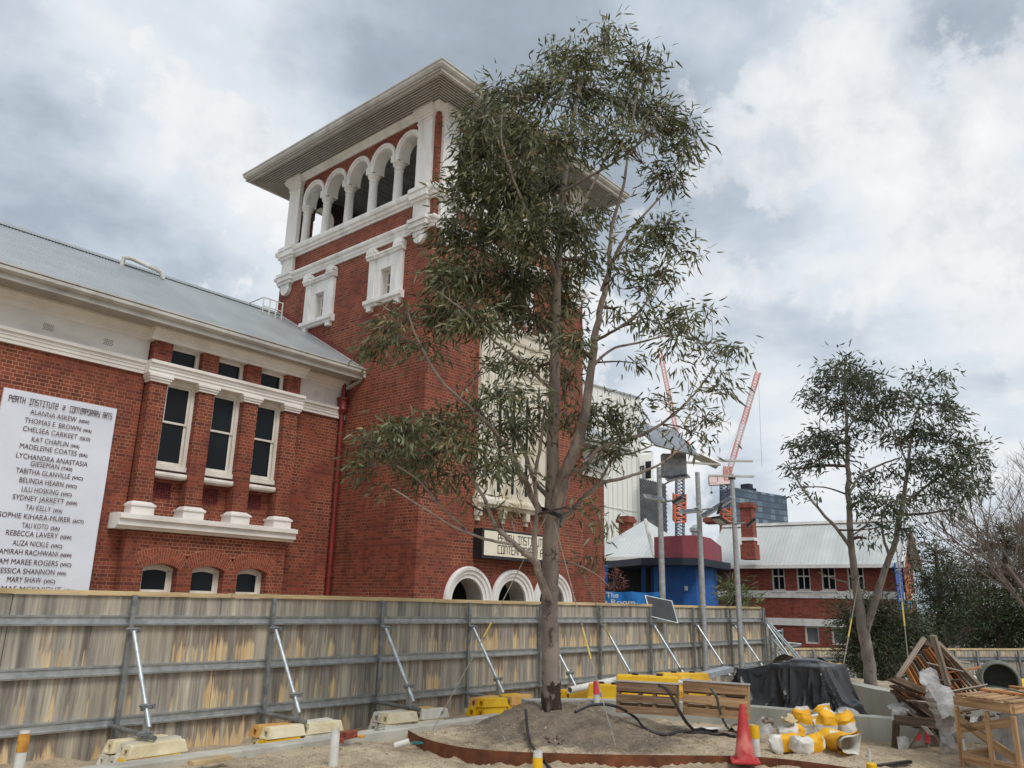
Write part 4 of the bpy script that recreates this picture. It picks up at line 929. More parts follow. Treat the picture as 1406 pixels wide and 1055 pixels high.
# short return of the hoarding stepping down the bank, then the lower fence across the back
A0 = Vector((fcorner.x, fcorner.y, 0)); A1 = D(1066, 893, 23.6); A1.z = 0
ret = thing('return_fence', 'short grey fence return stepping down the bank beyond the long hoarding', 'fence', A0)
dv = A1-A0; ang = math.atan2(dv.y, dv.x); L = dv.length; fR = frame(A0, ang)
for k in range(3):
    a, b = L*k/3, L*(k+1)/3; zt = 1.58-.36*k-.1*(k > 0)
    q = MB(); q.fbox(fR, a+.003, b-.003, 0, .03, zt-2.0, zt); q.build('panel', m_ply, ret)
    q = MB(); q.fbox(fR, a+.01, a+.06, -.12, -.06, zt-1.9, zt+.05); q.build('post', m_galv_dk, ret)
    for dz in (.3, .85): 
        q = MB(); q.fbox(fR, a+.004, b-.004, -.06, -.001, zt-dz-.06, zt-dz+.06); q.build('rail', m_galv, ret)
    for s_ in (0, .5):
        tp = fR(a+L*s_/3+.1, -.15, zt-.35); q = MB(); q.tube([tp, tp+V(.65, -.75, -1.15)], .03, 8); q.build('brace', m_tubebright, ret, smooth=True)
B0 = D(1063, 892, 23.7); B1 = D(1450, 893, 27.6); ZT = (B0.z+D(1406, 893, 27.2).z)/2
ff = thing('back_fence', 'low grey plywood fence across the back of the site beyond the planter walls', 'fence', (B0.x, B0.y, ZT-1.8))
dv = B1-B0; ang = math.atan2(dv.y, dv.x); L = dv.length+1.5; fB = frame((B0.x, B0.y, 0), ang)
u = -.3
while u < L:
    q = MB(); q.fbox(fB, u+.004, u+2.396, 0, .03, ZT-1.85, ZT); q.build('panel', m_ply, ff)
    q = MB(); q.fbox(fB, u+.004, u+2.396, -.03, .07, ZT+.002, ZT+.05); q.build('cap_board', m_capboard, ff); u += 2.4
for dz in (.27, .82, 1.37):
    q = MB(); q.sweep(fB, [(n, z) for n, z in railprof(ZT-dz)], -.3, u); q.build('rail', m_galv_dk, ff)
u = .4; k = 0
while u < L:
    q = MB(); q.fbox(fB, u-.03, u+.03, -.14, -.08, ZT-1.8, ZT); q.build('post', m_galv_dk, ff)
    t = fB(u+.05, -.2, ZT-.4); q = MB(); q.tube([t, t+V(.25, -.9, -1.1)], .03, 8); q.build('brace', m_tubebright, ff, smooth=True); u += .95; k += 1
# ------------------------------------------------------------------ kerb and planter walls
q = MB(); KY = 8.02
fK = frame((3.0, KY, 0), R(-.6))
q.fbox(fK, -9, 6.2, -.13, .10, -.3, .075); 
o = q.build('concrete_kerb', m_conc, bevel=.012); tag(o, 'flat pale concrete kerb running along the foot of the long hoarding', 'kerb')
def wallpath(pts, th, z0, z1, wob=0):
    """a curved wall of constant thickness along a plan line"""
    P = []
    pts = [Vector((x, y, 0)) for x, y in pts]
    for i in range(len(pts)-1):
        a, b = pts[max(i-1, 0)], pts[i]; c, d = pts[i+1], pts[min(i+2, len(pts)-1)]
        for k in range(6):
            t = k/6; P.append(.5*((2*b)+(c-a)*t+(2*a-5*b+4*c-d)*t*t+(3*b-a-3*c+d)*t**3))
    P.append(pts[-1]); q = MB(); ring = []
    for i, p in enumerate(P):
        t = (P[min(i+1, len(P)-1)]-P[max(i-1, 0)]).normalized(); n = Vector((-t.y, t.x, 0)); zt = z1(p) if callable(z1) else z1
        ring.append([p+V(0, 0, z0), p+n*th+V(0, 0, z0), p+n*th+V(0, 0, zt), p+V(0, 0, zt)])
    for a, b in zip(ring, ring[1:]):
        for j in range(4): q.quad(a[j], a[(j+1) % 4], b[(j+1) % 4], b[j])
    q.quad(*ring[0]); q.quad(*ring[-1]); return q
tag(wallpath(WALL_A, .26, -.3, .30).build('planter_wall', m_conc_wall, smooth=True), 'low curving concrete planter wall in front of the pallets and tarpaulin', 'planter wall')
tag(wallpath([(x-.05, y-.05) for x, y in WALL_B], .28, -.2, .42).build('planter_wall', m_conc_wall, smooth=True), 'farther curving concrete wall holding the raised soil round the smaller gum tree', 'planter wall')
tag(wallpath(EDGE, .012, -.15, lambda p: .065+.01*math.sin(p.x*2)).build('garden_edging', m_rust, smooth=True), 'curving rusted steel garden edging round the big tree', 'edging')
# ------------------------------------------------------------------ ballast blocks
def block_mesh():
    """tapered moulded block, hand hole in each end, length along x"""
    l, w0, w1, h = .27, .092, .070, .125; q = MB()
    q.add([(-l, -w0, 0), (-l, w0, 0), (l, w0, 0), (l, -w0, 0), (-l+.03, -w1, h), (-l+.03, w1, h), (l-.03, w1, h), (l-.03, -w1, h)], [(0, 1, 2, 3), (4, 7, 6, 5), (1, 5, 6, 2), (3, 7, 4, 0)])
    for s in (-1, 1):
        def e(y, z, d=0): return (s*(l-.03*z/h-d), y, z)
        o = [e(-w0, 0), e(w0, 0), e(w1, h), e(-w1, h)]; i_ = [e(-.036, .018), e(.036, .018), e(.032, .080), e(-.032, .080)]; j = [e(-.03, .02, .12), e(.03, .02, .12), e(.027, .075, .12), e(-.027, .075, .12)]
        q.add(o+i_+j, [(0, 1, 5, 4), (1, 2, 6, 5), (2, 3, 7, 6), (3, 0, 4, 7), (4, 5, 9, 8), (5, 6, 10, 9), (6, 7, 11, 10), (7, 4, 8, 11), (8, 9, 10, 11)])
    return q
BM = {'cream': m_creamblk, 'white': m_whiteblk, 'yellow': m_yellow, 'tan': m_tan_blk}
PROTO = {}
def block(p, rz, col, label, sx=1):
    if col not in PROTO: o = PROTO[col] = block_mesh().build('ballast_block', BM[col], bevel=.007)
    else: o = PROTO[col].copy(); COL.objects.link(o)
    o.location = p; o.scale = (sx, 1, 1); o.rotation_euler = (R(random.uniform(-2, 2)), R(random.uniform(-2, 2)), rz); tag(o, label, 'ballast block', 'ballast blocks under the fence braces')
def pile(u, nm, rows, ztop=.03, n0=-.98, sx=1, du=.56):
    """rows: bottom row first, each a list of (along, deep, colour)"""
    for lv, row in enumerate(rows):
        for ix, iy, col in row:
            p = fF(u+du*ix+random.uniform(-.03, .03)+(.05 if lv == len(rows)-1 else 0), n0+.20*iy+random.uniform(-.015, .015), ztop-.127*(len(rows)-lv))
            lev = {0: 'bottom row', 1: 'middle row', 2: 'top row'}[lv] if len(rows) > 2 else ('bottom row' if lv == 0 else 'top row')
            block(p, FA+random.uniform(-.06, .06), col, '%s ballast block, %s %s of the %s under the %s' % (col, ('left', 'right')[ix], ('front', 'middle', 'back')[iy], lev, nm), sx)
ND = {2: 'leftmost fence brace', 3: 'second fence brace', 4: 'third fence brace', 5: 'brace left of the trunk', 6: 'brace right of the trunk'}
pile(STN[2]+.02, ND[2], [[(0, 0, 'yellow'), (0, 1, 'white'), (0, 2, 'white')], [(0, 0, 'cream'), (0, 1, 'white'), (0, 2, 'cream')]], .10, sx=1.25)
pile(STN[3]-.30, ND[3], [[(0, 0, 'yellow'), (0, 1, 'yellow'), (1, 0, 'white')], [(0, 0, 'yellow'), (0, 1, 'cream'), (1, 0, 'white'), (1, 1, 'white')], [(0, 0, 'cream'), (0, 1, 'tan'), (1, 0, 'cream'), (1, 1, 'white')]], .12)
pile(STN[4]-.35, ND[4], [[(0, 0, 'white'), (0, 1, 'white'), (1, 0, 'cream')], [(0, 0, 'cream'), (0, 1, 'white'), (1, 0, 'white'), (1, 1, 'tan')]], .13)
pile(STN[5]-.35, ND[5], [[(0, 0, 'yellow'), (0, 1, 'yellow'), (1, 0, 'tan')], [(0, 0, 'yellow'), (0, 1, 'yellow'), (1, 0, 'yellow'), (1, 1, 'tan')], [(0, 0, 'yellow'), (0, 1, 'tan'), (1, 0, 'tan'), (1, 1, 'yellow')]], .19)
pile(STN[6]-.1, ND[6], [[(0, 0, 'yellow'), (0, 1, 'yellow'), (1, 0, 'yellow')], [(0, 0, 'yellow'), (0, 1, 'yellow'), (1, 0, 'yellow'), (1, 1, 'tan')]], .17)
# ------------------------------------------------------------------ solar light poles
def spole(px, ptop, pbase, dist, kind, label):
    b = D(pbase[0], pbase[1], dist); b.z = -.1; tp = D(ptop[0], ptop[1], dist); H_ = tp.z
    root = thing('solar_light_pole', label, 'light pole', b, 0, 'solar light poles')
    q = MB(); q.tube([b, b+V(0, 0, 1.3*H_/3), b+V(0, 0, H_)], [.072, .07, .058], 12); q.build('pole', m_galv, root, smooth=True)
    q = MB(); q.lathe(b+V(0, 0, .1), [(.14, 0), (.14, .02), (.08, .03), (.075, .1)], 14); q.build('base_plate', m_galv_dk, root)
    return root, b, H_
def flatpanel(root, c, n, ax, w_, h_, name='solar_panel', th=.035, mat=None):
    n = Vector(n).normalized(); ax = Vector(ax); ax = (ax-n*ax.dot(n)).normalized(); ay = n.cross(ax); c = Vector(c)
    P = lambda a, b, t: c+ax*a+ay*b+n*t
    q = MB(); q.hexa([P(-w_/2, -h_/2, -th), P(w_/2, -h_/2, -th), P(w_/2, h_/2, -th), P(-w_/2, h_/2, -th), P(-w_/2, -h_/2, 0), P(w_/2, -h_/2, 0), P(w_/2, h_/2, 0), P(-w_/2, h_/2, 0)])
    fr_ = q.build(name, m_galv, root)
    q = MB(); k = max(2, int(w_/.16)); m_ = max(2, int(h_/.16))
    for i in range(k):
        for j in range(m_):
            a0, a1 = -w_/2+.03+(w_-.06)*i/k+.003, -w_/2+.03+(w_-.06)*(i+1)/k-.003; b0, b1 = -h_/2+.03+(h_-.06)*j/m_+.003, -h_/2+.03+(h_-.06)*(j+1)/m_-.003
            q.quad(P(a0, b0, .003), P(a1, b0, .003), P(a1, b1, .003), P(a0, b1, .003))
    q.build('cells', mat or m_panel, fr_); return fr_
def lamp(root, p, d, tilt, w_=.34, h_=.26):
    """flood lamp on a short arm; d = horizontal direction out from the pole"""
    d = Vector(d).normalized(); q = MB(); e = p+d*.28+V(0, 0, .03); q.tube([p, p+d*.15+V(0, 0, .02), e], .02, 8); a = q.build('lamp_arm', m_galv_dk, root)
    n = (d*math.sin(tilt)+V(0, 0, -math.cos(tilt))).normalized(); s = d.cross(V(0, 0, 1)); t = n.cross(s); c = e+d*.12
    P = lambda a, b, k: c+s*a+t*b+n*k
    q = MB(); q.hexa([P(-w_/2, -h_/2, -.03), P(w_/2, -h_/2, -.03), P(w_/2, h_/2, -.03), P(-w_/2, h_/2, -.03), P(-w_/2, -h_/2, .03), P(w_/2, -h_/2, .03), P(w_/2, h_/2, .03), P(-w_/2, h_/2, .03)])
    hd_ = q.build('lamp_head', m_black, root, bevel=.008)
    q = MB(); q.quad(P(-w_/2+.03, -h_/2+.03, .033), P(w_/2-.03, -h_/2+.03, .033), P(w_/2-.03, h_/2-.03, .033), P(-w_/2+.03, h_/2-.03, .033)); q.build('lens', m_lampglass, hd_)
PD = 17.6
r1, b1, H1 = spole(0, (906.5, 622), (913, 930), PD, 0, 'grey solar light pole with a cabinet and wide tilted panel, nearest the big tree')
right = V(rt.x, rt.y, 0).normalized(); toward = V(-fw.x, -fw.y, 0).normalized()
def quadpanel(root, P, name, mat, th=.04, grid=(5, 3)):
    P = [Vector(p) for p in P]; n = (P[1]-P[0]).cross(P[3]-P[0]).normalized()
    if n.dot(EYE-P[0]) < 0: n = -n
    q = MB(); q.hexa([p-n*th for p in P]+P); fr_ = q.build(name, m_galv, root); q = MB()
    B = lambda a, b: (P[0]*(1-a)+P[1]*a)*(1-b)+(P[3]*(1-a)+P[2]*a)*b+n*.003
    for i in range(grid[0]):
        for j in range(grid[1]): q.quad(B((i+.04)/grid[0], (j+.04)/grid[1]), B((i+.96)/grid[0], (j+.04)/grid[1]), B((i+.96)/grid[0], (j+.96)/grid[1]), B((i+.04)/grid[0], (j+.96)/grid[1]))
    q.build('cells', mat, fr_); return fr_
m_panel_sky = glass_mat('sky_reflection_panel_glass', (.16, .17, .19), .12)  # reflected sky is put into this lighter glass colour
quadpanel(r1, [D(867, 580, PD+.55), D(927, 590, PD+.65), D(961, 626, PD-.35), D(901, 611, PD-.45)], 'solar_panel', m_panel_sky, grid=(2, 1))
q = MB(); c = D(925, 640, PD+.12); q.beam(c-right*.27, c+right*.27, .22, .52, (0, 0, 1)); cb = q.build('cabinet', m_galv_dk, r1, bevel=.01)
q = MB(); q.beam(D(905, 655, PD), D(940, 652, PD+.1), .04, .05); q.build('bracket', m_galv_dk, r1)
c = D(930, 656, PD-.2); flatpanel(r1, c+V(0, 0, .02), toward*.35+V(0, 0, .93)+right*-.2, right, .50, .34)
c = D(898, 684, PD-.2); flatpanel(r1, c+V(0, 0, .02), toward*.35+V(0, 0, .93)+right*.15, right, .44, .34)
p = D(908, 690, PD); lamp(r1, p, right*.8+toward*.4, .5)
q = MB(); q.tube([D(908, 668, PD), D(918, 662, PD), D(930, 658, PD)], .018, 8); q.tube([D(908, 687, PD), D(896, 685, PD-.1)], .018, 8); q.build('panel_arm', m_galv_dk, r1)
r2, b2, H2 = spole(0, (959.5, 630), (969, 925), PD+1.0, 1, 'grey solar light pole between the cabinet pole and the double crossbar pole')
q = MB(); c = D(960, 636, PD+.95); q.beam(c-right*.52+V(0, 0, .02), c+right*.50-V(0, 0, .03), .07, .045); q.build('crossbar', m_gutter, r2)
flatpanel(r2, D(972, 632, PD+1.2), toward*-.3+right*.4+V(0, 0, .85), right*.6-V(0, 0, .3), .55, .3)
q = MB(); q.tube([D(963, 700, PD+1), D(945, 704, PD+.9)], .02, 8); q.tube([D(963, 694, PD+1), D(950, 700, PD+.9)], .016, 8); q.build('panel_arm', m_galv_dk, r2)
flatpanel(r2, D(948, 701, PD+.8), toward*.3+V(0, 0, .95)-right*.1, right, .5, .34)
lamp(r2, D(964, 700, PD+1), right+toward*.2, 1.2, .34, .26)
r3, b3, H3 = spole(0, (1004.5, 634), (1018, 900), PD+1.9, 2, 'grey solar light pole with two crossbars, farthest right of the three')
for yy, o in ((633, .52), (654, .55)):
    c = D(1005, yy, PD+1.85); q = MB(); q.beam(c-right*(o+.02), c+right*(o-.01), .07, .045); q.build('crossbar', m_gutter, r3)
q = MB(); q.box(b3.x-.07, b3.x+.07, b3.y-.07, b3.y+.07, D(1005, 648, PD+1.9).z, D(1005, 642, PD+1.9).z); q.build('sensor', m_black, r3)
flatpanel(r3, D(984, 696, PD+1.7), toward*.25-right*.55+V(0, 0, .8), right*.9-V(0, 0, -.0), .9, .36)
q = MB(); q.tube([D(1007, 712, PD+1.9), D(985, 697, PD+1.8)], .02, 8); q.build('panel_arm', m_galv_dk, r3)
lamp(r3, D(1007, 718, PD+1.9), -right+toward*.4, .55, .36, .3); lamp(r3, D(1008, 720, PD+1.9), right+toward*.3, .75, .34, .28)
# loose dark panel propped at the top of the hoarding
rootp = thing('spare_panel', 'loose dark solar panel propped on the hoarding behind the first light pole', 'solar panel', D(907, 850, PD-.05))
BASE[rootp.name] = Vector(rootp.location)
quadpanel(rootp, [D(885, 817, PD+.1), D(923, 825, PD+.1), D(931.5, 856, PD-.15), D(894, 847, PD-.15)], 'panel_frame', glass_mat('spare_panel_glass', (.045, .048, .055), .35), .03, (1, 1))
# ------------------------------------------------------------------ buildings beyond the hoarding
m_brick2 = brick('far_red_brick', lin(150, 74, 58), lin(112, 50, 42), (lin(150, 104, 84), lin(118, 72, 60)), (.9, -.45), .3)
m_pinkwall = plain('pink_painted_wall', lin(156, 78, 86), lin(134, 66, 74), 1.2, .8)
m_blue = plain('bright_blue_wall', lin(40, 98, 170), lin(32, 86, 154), 1.5, .7, bmp=.05)
m_canopy = plain('dark_navy_canopy', lin(30, 38, 54), lin(22, 28, 42), 1, .6)
m_bluebanner = plain('blue_banner_cloth', lin(36, 128, 200), lin(28, 112, 184), 3, .55, bmp=.1)
m_metalclad = plain('cream_metal_cladding', lin(244, 243, 236), lin(238, 237, 228), .25, .5, bmp=0)
Cn = D(1229, 773, 48.0); Lf = D(1043, 776, 52.6); zE = (Cn.z+Lf.z)/2
dv = Vector((Lf.x-Cn.x, Lf.y-Cn.y, 0)); ang = math.atan2(-dv.y, -dv.x)     # u grows toward the right-hand gable
fH = frame((Cn.x, Cn.y, 0), ang); LEN = dv.length
m_roof2 = corrugated('pale_corrugated_roof', lin(204, 206, 202), lin(186, 190, 188), (math.cos(ang), math.sin(ang), 0), .25, .25)
hb = thing('heritage_building', 'two storey red brick building with white bands and pale iron roof beyond the hoarding', 'building', (Cn.x, Cn.y, -3))
def upx(px, py=800):
    """distance along the far front for a pixel column"""
    d = ray(px, py); o = fH(0, 0, 0); U = fH(1, 0, 0)-o; Nn = fH(0, 1, 0)-o
    k = (o-EYE).dot(Nn)/d.dot(Nn); return (EYE+d*k-o).dot(U), (EYE+d*k).z
HD = 6.0; UL = -LEN-3.5
zb1, zb2 = upx(1150, 817)[1], upx(1100, 854.5)[1]
wins = []
for a, b in ((1060, 1078), (1094, 1113), (1128, 1148), (1164, 1187)): wins.append((upx(a)[0], upx(b)[0], upx((a+b)/2, 811)[1], upx((a+b)/2, 778)[1]))
low = [(upx(a)[0], upx(b)[0], upx(1110, 884)[1], upx(1110, 860)[1]) for a, b in ((1100, 1119), (1136, 1158))]
q = MB(); q.wall(fH, UL, 0, -4, (zb2+zb1)/2, 0, [(a, b, z0, flat(z1), 2) for a, b, z0, z1 in low], .25); q.wall(fH, UL, 0, (zb2+zb1)/2, zE, 0, [(a, b, z0, flat(z1), 2) for a, b, z0, z1 in wins], .25)
q.add([fH(0, 0, -4), fH(0, HD, -4), fH(0, HD, zE), fH(0, 0, zE)], [(0, 1, 2, 3)])
zR = D(1238, 714, depth(fH(0, HD/2, 5))).z
q.add([fH(0, 0, zE), fH(0, HD, zE), fH(0, HD/2, zR-.1)], [(0, 1, 2)])
q.build('wall', m_brick2, hb)
for z in (zb1, zb2):
    q = MB(); q.fbox(fH, UL, .06, -.06, .05, z-.22, z+.22); q.fbox(fH, .005, .065, .051, HD, z-.22, z+.22); q.build('white_band', m_trim, hb)
for grp, lower in ((wins, False), (low, True)):
    for a, b, z0, z1 in grp:
        f = MB(); t = .09; f.fbox(fH, a, a+t, .08, .2, z0, z1); f.fbox(fH, b-t, b, .08, .2, z0, z1); f.fbox(fH, a+t, b-t, .08, .2, z1-t, z1); f.fbox(fH, a+t, b-t, .08, .2, z0, z0+t)
        if not lower: f.fbox(fH, a+t, b-t, .1, .18, (z0+z1)/2+.1, (z0+z1)/2+.18); f.fbox(fH, (a+b)/2-.03, (a+b)/2+.03, .11, .17, z0+t, z1-t); f.fbox(fH, a-.08, b+.08, -.10, .08, z0-.12, z0-.002)
        fo = f.build('window', m_frame, hb)
        g = MB(); g.fbox(fH, a, b, .2, .22, z0, z1); g.build('pane', m_glass if not lower else plain('wired_grey_pane', lin(120, 124, 126), lin(96, 100, 104), 20, .5), fo)
        l = MB(); l.fbox(fH, a-.05, b+.05, -.012, .04, z1+.0, z1+.18); l.build('lintel', m_voussoir, fo)
ov = .55
q = MB(); HP = lambda u, n, z: fH(u, n, z)
q.add([fH(UL, -ov, zE-.1), fH(.5, -ov, zE-.1), fH(.5, HD/2, zR+.1), fH(UL, HD/2, zR+.1)], [(0, 1, 2, 3)]); q.add([fH(UL, HD+ov, zE-.1), fH(.5, HD+ov, zE-.1), fH(.5, HD/2, zR+.1), fH(UL, HD/2, zR+.1)], [(0, 1, 2, 3)])
rf = q.build('roof', m_roof2, hb)
q = MB(); q.sweep(fH, [(-ov-.14, zE-.28), (-ov+.02, zE-.28), (-ov+.02, zE-.06), (-ov-.14, zE-.06)], UL, .5); q.build('gutter', m_cream, rf)
q = MB(); q.sweep(fH, [(HD/2-.3, zR-.03), (HD/2, zR+.18), (HD/2+.3, zR-.03)], UL, .5); q.build('ridge', m_gutter, rf)
for s, n0, n1 in ((1, -ov-.1, HD/2), (-1, HD+ov+.1, HD/2)):
    q = MB(); q.beam(fH(.53, n0, zE-.15), fH(.53, n1, zR+.1), .10, .42); q.beam(fH(.25, n0, zE-.25), fH(.25, n1, zR-.02), .46, .06); q.build('barge_board', m_trim, hb)
def chimney(px0, px1, pyt, pyb, n, name_par, band=True):
    k = 1+n/50; ua = upx((px0+px1)/2)[0]; c = fH(ua, n, 0); dd = depth(c); wd = (px1-px0)*dd/F/1.25; zt = D((px0+px1)/2, pyt, dd).z; zb = D((px0+px1)/2, pyb+2, dd).z
    d = ray((px0+px1)/2, pyt); cc = D((px0+px1)/2, pyt, dd); o = fH(0, 0, 0); U = fH(1, 0, 0)-o; ua = (cc-o).dot(U); nn = (cc-o).dot(fH(0, 1, 0)-o)
    q = MB(); q.fbox(fH, ua-wd/2, ua+wd/2, nn-wd/2, nn+wd/2, zb, zt-.35); q.fbox(fH, ua-wd/2-.12, ua+wd/2+.12, nn-wd/2-.12, nn+wd/2+.12, zt-.35, zt-.12); q.fbox(fH, ua-wd/2-.04, ua+wd/2+.04, nn-wd/2-.04, nn+wd/2+.04, zt-.12, zt)
    c_ = q.build('chimney', m_brick2, rf)
    if band:
        q = MB(); zq = D((px0+px1)/2, 742, dd).z; q.fbox(fH, ua-wd/2-.06, ua+wd/2+.06, nn-wd/2-.06, nn+wd/2+.06, zq-.1, zq+.1); q.build('white_band', m_trim, c_)
        q = MB(); q.fbox(fH, ua-wd/2-.09, ua+wd/2+.09, nn-wd/2-.09, nn+wd/2+.09, zb, zq-.35); q.build('base', m_brick2, c_)
chimney(1016, 1036, 691, 768, 1.2, rf)
chimney(968, 986, 711, 718, 6.5, rf, False)
# roof ventilator
c = D(955, 735, 58); q = MB(); q.lathe(c+V(0, 0, -1.5), [(.3, 0), (.3, 1.7), (.42, 1.75), (.42, 2.0), (.1, 2.25)], 12); q.build('roof_ventilator', m_galv, rf, smooth=True)
# hipped front wing of the same building at the left
wing = thing('hip_roofed_wing', 'low wing with a pale hipped iron roof and brick chimney beside the tower', 'building', D(860, 845, 50))
e0, e1 = D(800, 764.5, 50), D(899, 766, 48.5); zz_ = e0.z; ap = D(886, 714, 53); ap2 = D(820, 700, 62)
q = MB(); e0.z = e1.z = zz_; bk = fH(0, 1, 0)-fH(0, 0, 0); e2 = e1+bk*11; e3 = e0+bk*11
q.add([e0, e1, ap, e3+V(0, 0, 3.2)], [(0, 1, 2), (0, 2, 3)]); q.add([e1, e2, ap], [(0, 1, 2)]); q.build('roof', m_roof2, wing)
q = MB(); q.tube([ap, e1], .12, 6); q.build('hip_cap', m_gutter, wing)
q = MB(); q.beam(e0-V(0, 0, .12), e1-V(0, 0, .12), .2, .24); q.build('gutter', m_cream, wing)
q = MB(); i0, i1 = e0+bk*1.0, e1+bk*1.0; q.quad(V(i0.x, i0.y, -3), V(i1.x, i1.y, -3), V(i1.x, i1.y, zz_-.2), V(i0.x, i0.y, zz_-.2)); j1 = i1+bk*9; q.quad(V(i1.x, i1.y, -3), V(j1.x, j1.y, -3), V(j1.x, j1.y, zz_-.2), V(i1.x, i1.y, zz_-.2)); q.build('dark_verandah_wall', m_canopy, wing)
c = D(860, 730, 56); wd = .38*2
q = MB(); zt = D(860, 709, 56).z; q.box(c.x-wd/2, c.x+wd/2, c.y-wd/2, c.y+wd/2, c.z-3, zt-.45); q.box(c.x-wd/2-.16, c.x+wd/2+.16, c.y-wd/2-.16, c.y+wd/2+.16, zt-.45, zt-.18); q.box(c.x-wd/2-.08, c.x+wd/2+.08, c.y-wd/2-.08, c.y+wd/2+.08, zt-.179, zt); q.build('chimney', m_brick2, wing)
a, b = D(849, 741, 51.2), D(860, 740, 51); q = MB(); s1, s2 = D(847, 746, 51), D(857, 745, 50.8)
q.add([a, b, s2, s1], [(0, 1, 2, 3)]); q.build('skylight', m_glass if False else m_white_plastic, wing)
# blue pavilion with the pink parapet and dark canopy
pv_ = thing('blue_pavilion', 'small blue walled pavilion with a pink parapet and dark flat canopy beyond the hoarding', 'pavilion', D(935, 845, 42))
def wallpx(q, pts, yt, yb, d_):
    P = []
    for (x, dd) in zip(pts, d_): t = D(x, yt, dd); P.append((V(t.x, t.y, t.z), D(x, yb, dd).z))
    z1 = sum(p[0].z for p in P)/len(P); z0 = sum(p[1] for p in P)/len(P)
    for (a, _), (b, _) in zip(P, P[1:]): q.quad(V(a.x, a.y, z0), V(b.x, b.y, z0), V(b.x, b.y, z1), V(a.x, a.y, z1))
    return P, z0, z1
q = MB(); P, z0, z1 = wallpx(q, (898, 937, 958, 976, 990), 740, 770, (44, 42.5, 42.3, 44, 50)); q.build('parapet', m_pinkwall, pv_)
q = MB(); P, z0, z1 = wallpx(q, (898, 937, 958, 976), 738.5, 741.5, (43.9, 42.4, 42.2, 43.9))
q2 = MB(); wallpx(q2, (897, 937, 955, 978, 990), 776, 850, (44.2, 42.7, 42.5, 44.2, 50)); q2.build('wall', m_blue, pv_)
q2 = MB(); a, b = D(833, 770, 45.5), D(1003, 770, 45); zt, zb = D(940, 767, 42).z, D(940, 777, 42).z
c1 = [D(828, 770, 47), D(880, 770, 42.2), D(937, 770, 41.3), D(962, 770, 41.3), D(1003, 770, 45.5), D(1000, 770, 52), D(830, 770, 54)]
n_ = len(c1); q2.add([V(p.x, p.y, zb) for p in c1]+[V(p.x, p.y, zt) for p in c1], [tuple(range(n_)), tuple(range(n_, 2*n_))]+[(i, (i+1) % n_, n_+(i+1) % n_, n_+i) for i in range(n_)]); q2.build('canopy', m_canopy, pv_)
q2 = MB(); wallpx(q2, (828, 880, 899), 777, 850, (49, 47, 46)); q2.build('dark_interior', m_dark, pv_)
q2 = MB()
for x in (832, 884, 897): 
    p, r_ = D(x, 777, 45.2), D(x, 850, 45.2); q2.beam(p, r_, .22, .22)
q2.build('blue_post', m_blue, pv_)
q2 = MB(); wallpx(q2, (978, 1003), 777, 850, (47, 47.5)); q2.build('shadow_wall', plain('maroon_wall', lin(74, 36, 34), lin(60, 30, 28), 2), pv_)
q2 = MB(); p = D(942, 808, 42.0); q2.beam(p-right*.09, p+right*.09, .05, .22); q2.build('wall_light', m_lampglass, pv_)
q2 = MB(); a, b = D(978, 816, 46.3), D(1000, 815, 46.3); q2.beam(a, b, .1, .3); q2.build('white_rail', m_trim, pv_)
bb = thing('blue_banner', 'bright blue banner with white lettering tied along a rail beside the tower', 'banner', D(865, 845, 40))
P0, P1 = D(831, 812, 40.2), D(905, 812, 39.6); dv = Vector((P1.x-P0.x, P1.y-P0.y, 0)); an = math.atan2(dv.y, dv.x); fQ = frame((P0.x, P0.y, 0), an); zt, zb = D(868, 812.5, 40).z, D(868, 850, 40).z; LL = dv.length
q = MB()
for i in range(30):
    for j in range(8):
        u_ = [LL*(i+k)/30 for k in (0, 1)]; z_ = [zb+(zt-zb)*(j+k)/8 for k in (0, 1)]
        w_ = lambda u, z: .05*math.sin(u*5+z*2)+.03*math.sin(u*11-z*4); sg_ = lambda u: -.04*abs(math.sin(u*2.4))
        q.quad(fQ(u_[0], w_(u_[0], z_[0]), z_[0]+sg_(u_[0])), fQ(u_[1], w_(u_[1], z_[0]), z_[0]+sg_(u_[1])), fQ(u_[1], w_(u_[1], z_[1]), z_[1]+sg_(u_[1])), fQ(u_[0], w_(u_[0], z_[1]), z_[1]+sg_(u_[0])))
q.build('cloth', m_bluebanner, bb, smooth=True)
q = MB(); text_mb(q, 'The', fQ, .06, D(840, 821, 40).z, D(840, 813.8, 40).z-D(840, 821, 40).z, -.12, .62, 'LEFT', bold=.02); text_mb(q, 'e Room', fQ, .06-.18, D(840, 830.5, 40).z, D(840, 823, 40).z-D(840, 830.5, 40).z, -.12, 1.62, 'LEFT', bold=.02); q.build('lettering', m_white_plastic, bb)
# tall banners on the far gable end
def gable_pt(px, py):
    o = fH(0.12, 0, 0); Nn = (fH(1, 0, 0)-fH(0, 0, 0)); d = ray(px, py); return EYE+d*((o-EYE).dot(Nn)/d.dot(Nn))
def gbanner(pts, mat, label, stripes=()):
    P = [gable_pt(*p) for p in pts]; Un = (fH(1, 0, 0)-fH(0, 0, 0)); q = MB(); q.hexa([p for p in P]+[p+Un*.04 for p in P])
    root = thing('wall_banner', label, 'banner', P[0].lerp(P[1], .5), 0, 'banners on the far gable'); BASE[root.name] = Vector(root.location); q.build('sheet', mat, root)
    for (pp, m_) in stripes:
        q = MB(); q.add([gable_pt(*p)+Un*.046 for p in pp], [tuple(range(len(pp)))]); q.build('print', m_, root)
blue2 = plain('banner_royal_blue', lin(52, 96, 186), lin(46, 86, 170), 1, .6, bmp=0); org = plain('banner_orange', lin(204, 120, 62), lin(160, 78, 44), 2.5, .6, bmp=0)
